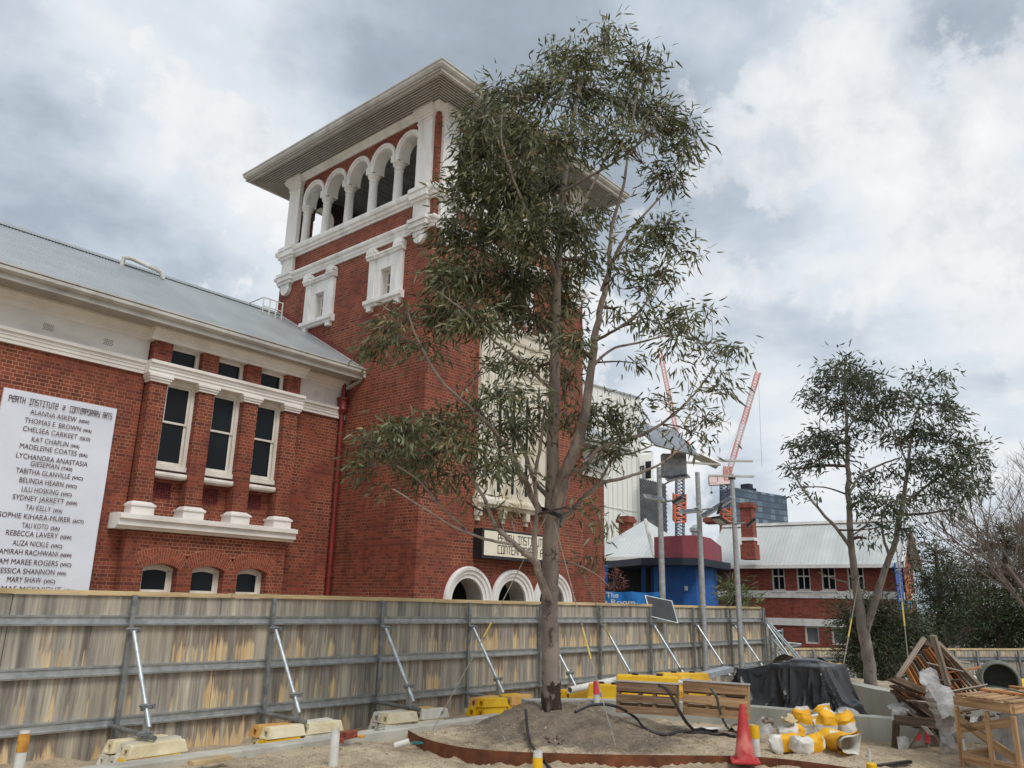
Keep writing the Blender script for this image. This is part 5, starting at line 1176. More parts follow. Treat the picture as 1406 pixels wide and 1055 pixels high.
gbanner([(1235, 842), (1243, 842), (1236, 773), (1227, 773)], blue2, 'narrow royal blue banner on the far brick gable', [([(1229.5, 780), (1234, 780), (1234, 778.5), (1229.3, 778.5)], m_white_plastic), ([(1229.8, 783), (1235, 783), (1235, 781.5), (1229.6, 781.5)], m_white_plastic), ([(1234, 824), (1238.5, 824), (1238.2, 822), (1233.8, 822)], m_white_plastic)])
gbanner([(1246, 836), (1252, 836), (1248, 776), (1239, 776)], org, 'narrow orange patterned banner on the far brick gable', [([(1241, 790), (1247, 790), (1247, 779), (1240, 779)], plain('banner_maroon', lin(120, 44, 40), lin(96, 36, 34), 3, .6, bmp=0)), ([(1246.5, 834), (1251.5, 834), (1250.6, 825), (1245.8, 825)], plain('banner_cyan', lin(70, 170, 206), lin(60, 150, 190), 3, .6, bmp=0))])
# white clad block
wb = thing('white_clad_block', 'tall blank cream metal clad building with a black slatted screen behind the tower', 'building', D(850, 850, 92))
a, b, c = D(740, 509, 96), D(879, 548, 92), D(879, 790, 92); zt0, zt1 = D(805, 527.5, 94).z, b.z
q = MB(); A = V(a.x, a.y, 0); B = V(b.x, b.y, 0); n = 22
q.quad(V(A.x, A.y, -4), V(B.x, B.y, -4), V(B.x, B.y, zt1), V(A.x, A.y, a.z)); bk2 = V(B.x, B.y, 0).normalized()*14+V(-1.2, 1.2, 0); q.quad(V(B.x, B.y, -4), V(B.x+bk2.x, B.y+bk2.y, -4), V(B.x+bk2.x, B.y+bk2.y, zt1), V(B.x, B.y, zt1)); q.quad(V(A.x, A.y, a.z), V(B.x, B.y, zt1), V(B.x+bk2.x, B.y+bk2.y, zt1), V(A.x+bk2.x, A.y+bk2.y, a.z)); q.build('wall', m_metalclad, wb)
q = MB()
for i in range(1, n): 
    p = A.lerp(B, i/n); zt_ = a.z+(zt1-a.z)*i/n; q.beam(V(p.x, p.y, -2)+toward*.05, V(p.x, p.y, zt_)+toward*.02, .05, .05)
for zf in (.55, .28): q.beam(V(A.x, A.y, -2+zf*a.z)+toward*.05, V(B.x, B.y, -2+zf*zt1)+toward*.05, .06, .07)
q.build('cladding_joint', plain('cladding_seam', lin(228, 226, 218), lin(220, 218, 210), .5, .5, bmp=0), wb)
q = MB(); q.beam(V(A.x, A.y, a.z+.1), V(B.x, B.y, zt1+.1), .3, .2); q.build('parapet_cap', m_galv, wb)
l0, l1 = D(878, 626, 90), D(897, 622, 94)
q = MB(); z0 = D(880, 800, 90).z; q.quad(V(l0.x, l0.y, z0), V(l1.x, l1.y, z0), V(l1.x, l1.y, l1.z), V(l0.x, l0.y, l0.z)); l2 = l1+V(l1.x, l1.y, 0).normalized()*8; q.quad(V(l1.x, l1.y, z0), V(l2.x, l2.y, z0), V(l2.x, l2.y, l1.z-.3), V(l1.x, l1.y, l1.z)); q.build('lower_wall', m_metalclad, wb)
for x0_, x1_, y0_, y1_ in ((879, 885, 640, 650), (886, 894, 634, 658)):
    q = MB(); q.add([D(x0_, y0_, 89.6), D(x1_, y0_-1, 90.5), D(x1_, y1_-1, 90.5), D(x0_, y1_, 89.6)], [(0, 1, 2, 3)]); q.build('window', m_glass, wb)
sc0, sc1 = D(878, 657, 89), D(914, 665, 88); q = MB(); zb_ = D(880, 800, 89).z
q.quad(V(sc0.x, sc0.y, zb_), V(sc1.x, sc1.y, zb_), sc1, sc0); q.build('screen_backing', m_dark, wb)
q = MB(); W_ = (sc1-sc0); hgt_ = sc0.z-zb_
for k in range(-14, 16):
    s0 = k/15; pts = []
    a_ = sc0+V(W_.x*s0, W_.y*s0, -hgt_*.0); 
    t0, t1 = max(0, s0), min(1, s0+.9)
    if t1 <= t0: continue
    f_ = lambda t: V(sc0.x+W_.x*t, sc0.y+W_.y*t, sc0.z+W_.z*t-hgt_*(t-s0)*.62)+toward*.3
    q.beam(f_(t0), f_(t1), .10, .10)
q.build('slatted_screen', plain('dark_screen_slat', lin(120, 124, 128), lin(90, 94, 98), 1, .5, bmp=0), wb)
# glass tower
gt = thing('glass_tower', 'distant dark blue glass office tower on the skyline', 'tower', D(1033, 850, 330))
p0, p1, p2 = D(988, 669, 332), D(1008, 671, 322), D(1079, 670, 345); zt = D(1008, 669.5, 322).z; zb = -5
def gtmat():
    m, t, b = new_mat('curtain_wall_glass', .12, .0)
    s = N(t, 'ShaderNodeSeparateXYZ', inp={0: pos(t)}); cell = N(t, 'ShaderNodeCombineXYZ', inp={0: math_(t, 'FLOOR', math_(t, 'MULTIPLY', math_(t, 'SUBTRACT', s.outputs[0], s.outputs[1]), .28)), 1: math_(t, 'FLOOR', math_(t, 'MULTIPLY', s.outputs[2], .4)), 2: 0.0})
    wn = N(t, 'ShaderNodeTexWhiteNoise', inp={0: cell.outputs[0]}); c = ramp(t, wn.outputs[0], [(0, lin(48, 66, 82)), (.5, lin(70, 90, 108)), (.8, lin(86, 108, 124)), (1, lin(128, 146, 156))])
    fl = math_(t, 'FRACT', math_(t, 'MULTIPLY', s.outputs[2], .4)); c = mixc(t, math_(t, 'LESS_THAN', fl, .22), c, lin(44, 58, 70)); t.links.new(c, b.inputs['Base Color']); return m
q = MB(); g4 = p2+(p0-p1); P4 = [V(p.x, p.y, 0) for p in (p0, p1, p2, g4)]
for i in range(4): a_, b_ = P4[i], P4[(i+1) % 4]; q.quad(V(a_.x, a_.y, zb), V(b_.x, b_.y, zb), V(b_.x, b_.y, zt), V(a_.x, a_.y, zt))
q.add([V(p.x, p.y, zt) for p in P4], [(0, 1, 2, 3)]); q.build('curtain_wall', gtmat(), gt)
q = MB(); a_, b_ = D(1018, 666.5, 338), D(1033, 666.5, 340); q.beam(V(a_.x, a_.y, zt+1), V(b_.x, b_.y, zt+1), 5, 2); a_, b_ = D(1022, 664, 338), D(1028, 664, 340); q.beam(V(a_.x, a_.y, zt+3), V(b_.x, b_.y, zt+3), 4, 1.8); q.build('plant_room', m_canopy, gt)
# tower cranes
m_cr_r = plain('hazed_crane_red', lin(238, 166, 152), lin(230, 152, 138), .5, .6, bmp=0); m_cr_w = plain('crane_white', lin(238, 214, 210), lin(232, 204, 200), .5, .6, bmp=0)  # the red is paled to carry distance haze in its colour
m_cr_o = plain('crane_orange', lin(236, 124, 80), lin(226, 112, 70), .5, .6, bmp=0); m_cr_b = plain('crane_blue_grey', lin(72, 84, 104), lin(60, 72, 92), .5, .6, bmp=0)
def lattice(p0, p1, w_, nb, rr):
    p0, p1 = Vector(p0), Vector(p1); d = (p1-p0).normalized(); x = d.cross(toward).normalized(); y = x.cross(d); q = MB(); cs = [(-1, -1), (1, -1), (1, 1), (-1, 1)]
    P = lambda t, c: p0.lerp(p1, t)+x*c[0]*w_/2+y*c[1]*w_/2
    for c in cs: q.tube([P(0, c), P(1, c)], rr, 5)
    for i in range(nb):
        a_, b_ = i/nb, (i+1)/nb
        for k in range(4):
            q.tube([P(a_, cs[k]), P(b_, cs[(k+1) % 4])], rr*.6, 4); q.tube([P(a_, cs[k]), P(a_, cs[(k+1) % 4])], rr*.6, 4)
    return q
CD = 260
c1 = thing('tower_crane', 'tower crane with a pale lattice mast and orange collar just right of the white building', 'crane', D(933, 850, CD), 0, 'tower cranes')
lattice(D(933.5, 780, CD), D(933.5, 618, CD), 2.4, 34, .17).build('mast', m_cr_b, c1)
lattice(D(933, 716, CD-.5), D(933, 678, CD-.5), 3.4, 6, .30).build('climbing_collar', m_cr_o, c1)
lattice(D(934, 618, CD), D(905, 478, CD), 1.1, 34, .09).build('jib', m_cr_r, c1)
q = MB(); q.beam(D(922, 620, CD), D(945, 620, CD), 3, 1.2); q.beam(D(940, 612, CD), D(946, 612, CD), 2, 2); q.build('slewing_deck', m_cr_o, c1)
c2 = thing('tower_crane', 'red and white luffing tower crane standing beside the glass tower', 'crane', D(996, 850, CD), 0, 'tower cranes')
lattice(D(995, 760, CD), D(995, 662, CD), 2.4, 20, .17).build('mast', m_cr_b, c2)
lattice(D(998, 735, CD-.5), D(998, 698, CD-.5), 3.2, 6, .30).build('climbing_collar', m_cr_o, c2)
J0, J1 = D(1000, 652, CD), D(1041, 511, CD)
for k in range(6): lattice(J0.lerp(J1, k/6), J0.lerp(J1, (k+1)/6), 1.5, 6, .12).build('jib', m_cr_w if k % 2 == 0 else m_cr_r, c2)
lattice(D(998, 664, CD), D(999, 640, CD), 2.0, 5, .2).build('head_frame', m_cr_r, c2)
q = MB(); q.beam(D(974, 665, CD), D(1004, 663, CD), 3, 1.0); q.beam(D(973, 659, CD), D(983, 659, CD), 2.5, 2.2); q.beam(D(985, 658, CD), D(993, 658, CD), 2, 2); q.build('counter_deck', m_cr_w, c2)
q = MB(); q.tube([D(1041, 512, CD), D(1046, 640, CD)], .05, 4); q.tube([D(977, 664, CD), D(977, 676, CD)], .05, 4); q.lathe(D(977, 678, CD), [(.3, 0), (.5, .4), (.1, .8)], 8); q.build('hoist_rope', m_galv_dk, c2)
q = MB(); q.tube([D(990, 650, CD), D(1036, 528, CD)], .05, 4); q.build('luffing_rope', m_cr_w, c2)
# steel barrier frame with a black sheet behind the hoarding end
bf = thing('barrier_frame', 'low steel frame with a black sheet beyond the end of the hoarding', 'barrier', D(1072, 893, 30)); 
q = MB(); 
for x0_, y0_, x1_, y1_ in ((1054, 866, 1075, 867), (1074, 864, 1074, 890), (1073, 882, 1100, 885), (1078, 889, 1100, 886), (1055, 866, 1055, 890)): q.tube([D(x0_, y0_, 29), D(x1_, y1_, 29)], .035, 6)
q.build('frame', m_tubebright, bf)
q = MB(); q.add([D(1056, 868, 29.05), D(1073, 868, 29.05), D(1073, 890, 29.05), D(1056, 890, 29.05)], [(0, 1, 2, 3)]); q.add([D(1062, 889, 29.1), D(1100, 889, 29.1), D(1100, 895, 29.1), D(1062, 895, 29.1)], [(0, 1, 2, 3)]); q.build('black_sheet', m_black, bf)
# ------------------------------------------------------------------ trees
def crspline(pts, k=5):
    P = []; n = len(pts)
    for i in range(n-1):
        a, b = pts[max(i-1, 0)], pts[i]; c, d = pts[i+1], pts[min(i+2, n-1)]
        for j in range(k):
            t = j/k; P.append(.5*((2*b)+(c-a)*t+(2*a-5*b+4*c-d)*t*t+(3*b-a-3*c+d)*t**3))
    P.append(pts[-1]); return P
def leafmesh(name, base, dirs, length, width, mat, parent, tone):
    """many slim kite shaped leaves as one mesh"""
    n = len(base); d = dirs/np.linalg.norm(dirs, axis=1, keepdims=True)
    rv = rng.normal(size=(n, 3)); wv = np.cross(d, rv); wv /= np.linalg.norm(wv, axis=1, keepdims=True)
    nv = np.cross(d, wv); L = length[:, None]; W = width[:, None]
    v = np.empty((n, 6, 3))
    v[:, 0] = base; v[:, 1] = base+d*L*.33+wv*W*.5+nv*L*.05; v[:, 2] = base+d*L*.70+wv*W*.33+nv*L*.03
    v[:, 3] = base+d*L-nv*L*.08; v[:, 4] = base+d*L*.70-wv*W*.33+nv*L*.03; v[:, 5] = base+d*L*.33-wv*W*.5+nv*L*.05
    off = np.array(BASE[parent.name]); v -= off
    me = bpy.data.meshes.new(name); me.vertices.add(n*6); me.vertices.foreach_set('co', v.reshape(-1).astype(np.float32))
    k = np.arange(n)[:, None]*6; q = np.concatenate([k+0, k+1, k+5, k+1, k+2, k+4, k+5, k+2, k+3, k+4], 1).reshape(-1)
    me.loops.add(n*10); me.loops.foreach_set('vertex_index', q.astype(np.int32))
    ls = (np.arange(n)[:, None]*10+np.array([0, 3, 7])).reshape(-1); me.polygons.add(n*3); me.polygons.foreach_set('loop_start', ls.astype(np.int32))
    me.update(calc_edges=True); me.validate()
    at = me.attributes.new('tone', 'FLOAT', 'FACE'); at.data.foreach_set('value', np.repeat(tone, 3).astype(np.float32))
    me.materials.append(mat); o = bpy.data.objects.new(name, me); COL.objects.link(o); o.parent = parent; return o
def gum(name, label, base, limbs, clumps, ddepth, mats, leaf, dens, spread, spray=.17, tuft=13, twigr=.008, droop=.75, seed=1, group=None, cat='tree', twigs=True):
    """limbs: list of [(px,py,rpx,depth offset)...]; clumps: (px,py,rx,ry,depth offset or None,density)"""
    rg = np.random.default_rng(seed); rr = random.Random(seed)
    root = thing(name, label, cat, base, 0, group)
    d0 = depth(base); tr = MB(); nodes = []
    for li, lm in enumerate(limbs):
        pts = [D(x, y, d0+dd) for x, y, r_, dd in lm]; rad = [r_*(d0+dd)/F for x, y, r_, dd in lm]
        if li == 0: pts[0] = Vector(base)-V(0, 0, .1)
        sp = crspline(pts, 6); rs = []
        for i in range(len(rad)-1):
            for j in range(6): rs.append(rad[i]+(rad[i+1]-rad[i])*j/6)
        rs.append(rad[-1])
        for i, p in enumerate(sp):
            if 0 < i < len(sp)-1: sp[i] = p+Vector((rr.uniform(-1, 1), rr.uniform(-1, 1), rr.uniform(-.5, .5)))*min(.025, rs[i]*.35 if rs[i] < .05 else rs[i]*.08)
        tr.tube(sp, rs, 12 if li == 0 else 8); nodes += [(p, r_) for p, r_ in zip(sp, rs)]
    tr.build('trunk', mats[0], root, smooth=True)
    tw = MB(); bases = []; dirs = []; tones = []
    NP = np.array([tuple(p) for p, _ in nodes]); NR = np.array([r_ for _, r_ in nodes])
    for (px, py, rx, ry, dd, de) in clumps:
        if dd is None: dd = rr.uniform(-spread, spread)
        dc = d0+dd; c = D(px, py, dc); ax, ay = rx*dc/F, ry*dc/F; az = (ax+ay)*.5
        # limb node feeding this clump: near, and not above it
        dist = np.linalg.norm(NP-np.array(c), axis=1)+np.maximum(0, NP[:, 2]-c.z)*1.5+(NR > .09)*.5
        k = int(np.argmin(dist)); s = Vector(NP[k]); r0_ = min(NR[k]*.7, .045)
        mid = s.lerp(c, .5)+Vector((rr.uniform(-.15, .15), rr.uniform(-.15, .15), rr.uniform(-.05, .25)))*(c-s).length*.5
        path = crspline([s, mid, c], 4); tw.tube(path, [r0_*(1-.7*i/(len(path)-1)) for i in range(len(path))], 5, False)
        nl = int(dens*de*rx*ry*3.14); ns = max(3, nl//tuft)
        for _ in range(ns):
            while True:
                q = rg.normal(size=3)*.55
                if np.linalg.norm(q) < 1.08: break
            p = c+rt*(q[0]*ax)+up*(q[1]*ay)+fw*(q[2]*az)
            if twigs:
                st = path[rr.randint(len(path)//2, len(path)-1)]; m_ = st.lerp(p, .55)+Vector((rr.uniform(-1, 1), rr.uniform(-1, 1), rr.uniform(0, 1.2)))*.12*(p-st).length
                tw.tube([st, m_, p], [twigr*1.4, twigr, twigr*.6], 4, False)
            out = (p-s); out = out.normalized() if out.length > .01 else V(0, 0, 1); tone = rg.normal(.5, .16)
            m = int(tuft*rr.uniform(.6, 1.4))+2
            o = rg.normal(size=(m, 3))*spray*np.array([1, 1, .8]); bases.append(np.array(p)+o)
            lean = rg.normal(size=3)*.45; dr = rg.normal(size=(m, 3))*.42+np.array(out)*.45+lean+np.array([0, 0, -droop])+o/spray*.35; dirs.append(dr)
            tones.append(np.clip(tone+rg.normal(size=m)*.2, 0, 1))
    tw.build('branches', mats[1], root, smooth=True)
    B = np.concatenate(bases); Dd = np.concatenate(dirs); T = np.concatenate(tones); n = len(B)
    leafmesh('crown', B, Dd, leaf[0]*rg.uniform(.6, 1.25, n), leaf[1]*rg.uniform(.7, 1.2, n), mats[2], root, T)
    return root
LM = [
 [(757, 975, 14.6, 0), (757, 930, 12.8, 0), (755, 870, 12, 0), (755, 820, 11.6, 0), (756, 760, 11.2, 0), (757, 705, 10.8, .0), (759, 650, 8.8, -.05), (759, 590, 8, .0), (762, 500, 7, .1), (764, 410, 6, .1), (769, 330, 4.6, .2), (776, 240, 3.2, .2), (790, 150, 2, .1), (812, 70, 1, .1)],
 [(757, 715, 10, 0), (768, 670, 8.8, -.1), (782, 635, 8.2, -.2), (800, 585, 7.0, -.3), (810, 520, 5.8, -.3), (821, 440, 4.6, -.3), (834, 385, 3.6, -.2), (841, 310, 2.6, -.2), (857, 250, 1.9, -.1), (866, 180, 1.3, 0), (880, 100, 1, 0)],
 [(754, 828, 6.2, -.1), (744, 800, 5.6, -.2), (735, 772, 5, -.25), (727, 766, 4.4, -.3), (708, 748, 3.6, -.4), (680, 722, 3.1, -.6), (668, 690, 2.6, -.7), (650, 660, 2.2, -.8), (628, 620, 1.7, -.9)],
 [(735, 775, 4.2, -.25), (734, 740, 3.6, -.2), (737, 700, 3, -.2), (734, 660, 2.6, -.3), (742, 610, 2.2, -.4), (748, 560, 1.6, -.5)],
 [(708, 748, 2.3, -.4), (665, 740, 1.9, -.8), (620, 722, 1.6, -1.0), (585, 700, 1.3, -1.3), (540, 672, .9, -1.5)],
 [(640, 728, 1.7, -.7), (600, 690, 1.5, -.9), (575, 660, 1.2, -1.1), (545, 640, 1, -1.2)],
 [(752, 712, 5.5, 0), (735, 692, 4.7, -.1), (715, 650, 4, -.3), (698, 618, 3.4, -.4), (672, 585, 2.8, -.6), (640, 555, 2.4, -.8), (605, 522, 2, -1), (575, 470, 1.5, -1.1), (560, 430, 1, -1.2)],
 [(760, 690, 4, .1), (735, 660, 3, .4), (712, 600, 2.6, .6), (690, 560, 2, .8)],
 [(768, 722, 4, .1), (785, 700, 3.4, .2), (808, 678, 3, .2), (826, 664, 2.7, .3), (858, 656, 2.2, .3), (890, 645, 1.8, .4), (915, 632, 1.4, .5), (950, 600, 1, .6)],
 [(778, 645, 3.6, -.1), (800, 645, 3.2, -.2), (820, 618, 2.8, -.3), (850, 606, 2.5, -.4), (888, 594, 2.2, -.4), (918, 575, 1.8, -.5), (950, 545, 1.4, -.5), (985, 500, 1, -.6)],
 [(822, 668, 2.2, .3), (842, 630, 1.7, .4), (870, 622, 1.4, .4), (895, 612, 1, .5)],
 [(762, 480, 3.2, .1), (735, 440, 2.6, .3), (700, 400, 2.2, .5), (665, 350, 1.7, .7), (640, 300, 1.1, .8)],
 [(766, 390, 2.8, .1), (745, 330, 2.3, -.2), (715, 270, 1.8, -.4), (690, 200, 1.2, -.6), (690, 150, .8, -.6)],
 [(762, 540, 2.6, .1), (720, 500, 2.2, -.4), (680, 470, 1.8, -.7), (640, 430, 1.4, -1), (600, 400, 1, -1.2)],
 [(826, 400, 2.8, -.3), (850, 340, 2.2, -.5), (880, 300, 1.7, -.6), (915, 260, 1.3, -.6), (940, 210, .8, -.6)],
 [(774, 262, 2.2, .2), (805, 245, 2, .0), (845, 222, 1.7, -.2), (885, 190, 1.3, -.3), (905, 160, .9, -.3)],
 [(815, 470, 2.4, -.3), (850, 450, 2, -.3), (880, 425, 1.6, -.4), (905, 385, 1.2, -.4), (925, 350, .8, -.5)],
 [(812, 505, 2.4, -.3), (840, 480, 1.8, .2), (880, 470, 1.5, .3), (925, 460, 1.2, .4), (970, 470, .9, .4), (1005, 475, .6, .4)],
 [(770, 330, 2.2, .2), (800, 280, 1.7, .5), (830, 220, 1.3, .7), (850, 160, .9, .7)],
 [(767, 716, 2.3, .1), (775, 690, 1.8, .5), (782, 650, 1.4, .8), (785, 600, 1, .9)],
 [(762, 770, 1.3, .0), (790, 775, 1, -.2), (820, 790, .7, -.3), (836, 806, .5, -.3)]]
CL = []
for a in [(835,52,22,24,.9),(800,80,34,30,1),(765,85,26,24,.9),(868,85,36,26,.9),(905,88,16,14,.7),(740,120,40,28,1.1),(805,130,45,36,1),(860,140,38,32,.9),(900,160,34,28,1),(690,132,36,26,1),(655,165,26,28,1),(660,205,34,36,1.25),(715,190,48,42,1.25),(775,195,44,36,1.0),(845,195,36,26,.7),(925,180,32,28,1),(948,212,20,18,.9),(645,262,38,36,1.3),(700,262,46,40,1.4),(755,262,36,34,1.2),(905,240,28,24,.9),(935,255,16,14,.6),(820,180,22,16,.4),
 (618,320,28,34,1.2),(668,325,42,38,1.4),(728,320,42,38,1.4),(785,315,36,32,1.1),(820,292,26,18,.7),(900,318,34,26,1),(940,345,18,16,.8),(868,345,24,20,.7),(604,380,26,28,1.1),(640,380,42,36,1.4),(700,385,44,36,1.4),(755,385,34,30,1.2),(800,362,28,26,.9),(888,382,28,22,.8),(925,375,20,16,.7),(850,372,18,14,.6),
 (558,430,22,16,1.0),(610,428,34,30,1.2),(650,438,40,30,1.1),(700,430,32,28,1.0),(740,440,30,26,.9),(532,452,24,18,1.0),(512,478,18,18,1),(545,470,22,18,.8),(590,475,24,18,.6),(780,420,26,26,1),(790,470,26,28,1),(845,425,20,18,.5),(880,440,22,18,.5),(925,440,32,22,.9),(975,425,14,9,.7),(1008,478,20,17,.9),(965,478,24,16,.6),(915,478,22,16,.5),(880,500,16,14,.4),(945,515,18,14,.5),(775,520,22,24,.9),
 (665,500,26,16,.5),(700,495,24,18,.6),(740,505,22,20,.8),(690,545,34,22,.9),(655,565,30,20,.9),(710,585,36,26,1.1),(740,560,22,24,.9),(775,575,16,22,.7),(810,575,24,26,.9),(840,570,26,24,.9),(862,595,20,18,.9),(830,620,24,22,.9),(805,640,18,16,.7),
 (600,583,38,20,1.1),(550,592,36,24,1.2),(512,608,24,22,1.1),(498,640,18,18,1),(545,628,30,22,1.0),(590,628,34,22,1.0),(635,612,36,22,1.0),(660,640,30,18,.9),(622,655,26,14,.8),(690,630,24,20,.9),(570,660,22,13,.7),(530,668,12,8,.5),
 (968,575,24,18,.7),(985,535,16,16,.7),(1000,515,13,12,.7),(940,560,18,14,.5),(905,548,18,14,.4),(970,605,14,12,.6),(930,590,14,10,.4),(875,560,14,10,.4),(690,695,18,9,.5),(640,690,14,8,.4),(834,716,10,11,.8),(800,700,9,8,.4),(720,650,14,12,.4),(815,770,8,8,.3)]:
    CL.append((a[0], a[1], a[2], a[3], None, a[4]))
gum('gum_tree', 'tall spreading gum tree with smooth grey trunk standing in the foreground soil mound', TREE, LM, CL, 0, (m_gum, m_twig, m_leaf), (.15, .027), .128, 1.2, .10, 13, .005, .8, 3)
T2 = G(1196, 945, .33)
LM2 = [
 [(1196, 945, 8.82, 0), (1193, 910, 8.11, 0), (1186, 870, 7.76, 0), (1178, 820, 5.64, 0), (1171, 770, 4.65, 0), (1166, 710, 3.95, 0), (1165, 650, 3.24, .1), (1163, 590, 2.12, .1), (1160, 540, 1.27, .1), (1160, 495, 0.64, .1)],
 [(1186, 875, 5.64, 0), (1202, 825, 4.80, -.1), (1216, 780, 4.23, -.1), (1230, 740, 3.74, -.2), (1238, 700, 3.18, -.2), (1246, 650, 2.47, -.2), (1252, 600, 1.70, -.1), (1262, 555, 0.99, 0), (1280, 520, 0.56, 0)],
 [(1168, 752, 2.68, 0), (1150, 728, 2.26, -.2), (1125, 700, 1.83, -.4), (1105, 675, 1.41, -.5), (1085, 645, 0.85, -.5)],
 [(1165, 680, 2.12, .1), (1180, 655, 1.70, .2), (1205, 640, 1.41, .3), (1238, 628, 0.99, .4)],
 [(1240, 692, 2.12, -.2), (1262, 675, 1.70, -.3), (1290, 655, 1.41, -.5), (1320, 630, 0.92, -.5)],
 [(1164, 640, 1.83, .1), (1145, 610, 1.41, .3), (1125, 590, 0.99, .4)], [(1163, 590, 1.55, .1), (1185, 560, 1.13, -.2), (1205, 540, 0.71, -.3)],
 [(1222, 765, 2.33, -.1), (1212, 735, 1.70, .2), (1210, 700, 1.13, .3)], [(1247, 640, 1.41, -.2), (1230, 600, 1.06, .2), (1215, 570, 0.71, .3)], [(1163, 800, 1.13, 0), (1145, 795, 0.77, -.2), (1123, 786, 0.50, -.3)], [(1168, 737, 1.41, 0), (1190, 720, 0.99, .3), (1205, 690, 0.71, .4)]]
CL2 = [(a[0], a[1], a[2], a[3], None, a[4]) for a in [(1160,492,16,14,.9),(1140,520,24,22,1),(1170,520,24,22,1),(1195,530,22,24,1),(1120,545,20,16,.9),(1155,555,30,20,1),(1190,565,26,20,1),(1215,555,20,18,.9),(1128,600,28,18,1),(1100,615,20,16,.9),(1140,620,26,18,1),(1085,645,15,12,.9),(1115,640,18,12,.8),(1165,600,20,16,.7),(1268,520,20,14,.8),(1300,525,16,14,.8),(1245,545,22,18,.8),(1285,555,26,18,.8),(1310,570,18,18,.8),(1258,590,28,18,.9),(1235,605,22,16,.8),(1290,600,26,18,.9),(1318,610,22,18,.9),(1335,635,20,20,1),(1345,610,12,12,.8),(1300,640,26,20,1),(1265,630,24,18,.9),(1320,670,22,18,1.1),(1290,680,18,14,.9),(1305,700,16,8,.7),(1195,660,24,16,.8),(1185,690,22,18,.9),(1225,650,20,14,.7),(1220,695,22,18,.9),(1205,725,14,14,.7),(1250,690,20,16,.8),(1252,725,18,12,.7),(1190,740,8,8,.5),(1215,600,20,16,.7),(1090,670,12,9,.6),(1115,680,10,7,.4),(1280,660,20,14,.8),(1235,720,14,12,.7),(1345,665,14,14,.9)]]
gum('gum_tree', 'slender forked gum tree with a pale trunk behind the black tarpaulin', T2, LM2, CL2, 0, (m_gum2, m_twig, m_leaf2), (.125, .029), .20, .9, .095, 13, .005, .65, 5)
# dark shrub beneath it, beyond the walls
def bushy(name, label, px, py, dist, clumps, mat, leaf, dens, limbs=None, seed=1, cat='tree', spread=1.2, spray=.35, droop=.3, zb=-1.4, group=None, tm=None):
    b = D(px, py, dist); b.z = zb
    yb = py
    limbs = limbs or [[(px, py, 7, 0), (px+2, (py+clumps[0][1])/2, 5, 0), (clumps[0][0], clumps[0][1], 2, 0)]]
    return gum(name, label, b, limbs, clumps, 0, (tm or m_twig, m_twig, mat), leaf, dens, spread, spray, 13, .015, droop, seed, group, cat)
c_ = lambda L, de=1: [(a[0], a[1], a[2], a[3], None, (a[4] if len(a) > 4 else de)) for a in L]
bushy('shrub', 'dense dark green feathery shrub beneath the slender gum tree', 1212, 960, 19.5, c_([(1205,870,34,28),(1180,860,28,22),(1235,865,30,26),(1215,840,28,20),(1175,890,28,22),(1240,895,26,24),(1208,905,34,24),(1250,850,18,16,.8),(1160,848,18,14,.7),(1190,825,18,12,.7),(1222,925,26,16),(1185,915,22,16),(1252,880,18,18),(1230,945,16,12,.8),(1150,830,12,8,.5)]), m_leafd, (.15, .022), .55, seed=8, cat='shrub', spread=.6, spray=.2, zb=-.9)
bushy('shrub', 'spiky green palm like plant between the third light pole and the brick building', 1010, 850, 30, c_([(1010,820,12,12),(1022,812,10,8,.8),(1000,808,9,9,.8),(1030,826,8,8,.7),(1006,832,12,8)]), m_leafp, (.38, .045), .42, seed=9, cat='shrub', spread=.4, spray=.18, droop=-.1, zb=-1)
bushy('shrub', 'reddish leaved bush in front of the dark pavilion opening beside the tower', 838, 850, 42.5, c_([(843,800,8,9),(848,786,7,7,.8),(838,812,8,8),(850,806,7,6,.7)]), leaf_mat('red_cordyline_leaf', [(.1, lin(70, 34, 34)), (.5, lin(104, 56, 52)), (.9, lin(140, 84, 76))]), (.4, .07), .35, seed=10, cat='shrub', spread=.4, spray=.15, droop=0, zb=-1)
# big trees along the right-hand boundary
bushy('evergreen_tree', 'dark evergreen tree beside the far brick gable', 1290, 905, 40, c_([(1285,760,26,22),(1300,785,30,26),(1270,800,22,26),(1310,815,32,28),(1285,830,34,28),(1300,860,36,26),(1275,870,24,22),(1320,850,26,28),(1262,770,12,16,.7),(1265,745,12,10,.7),(1325,790,16,18,.8),(1340,870,22,20)]), m_leafd, (.22, .05), .42, seed=11, spread=2.5, spray=.5, zb=-3)
bushy('evergreen_tree', 'large olive brown casuarina tree at the right edge', 1380, 900, 37, c_([(1380,745,30,26),(1350,755,24,22),(1405,760,28,30),(1365,785,34,24),(1395,800,34,28),(1340,790,18,20,.9),(1375,725,24,16),(1405,725,20,18),(1430,770,26,40),(1360,815,30,22),(1420,820,30,30)]), m_leafo, (.32, .02), .55, seed=12, spread=2.2, spray=.5, zb=-3)
bushy('evergreen_tree', 'dark undergrowth tree under the casuarina behind the back fence', 1370, 900, 34.5, c_([(1350,840,28,24),(1385,845,34,28),(1410,855,28,30),(1345,870,26,20),(1375,875,36,18),(1330,880,22,14),(1405,885,28,14),(1300,885,24,12,.8),(1430,860,26,34),(1318,872,16,14,.8)]), m_leafd, (.22, .05), .45, seed=13, spread=1.6, spray=.45, zb=-3)
bushy('evergreen_tree', 'distant pale green tree seen between the evergreen and the casuarina', 1335, 900, 62, c_([(1335,810,18,16),(1325,830,20,18),(1345,840,20,18),(1335,860,26,16)]), m_leafp, (.4, .1), .35, seed=14, spread=2, spray=.6, zb=-3)
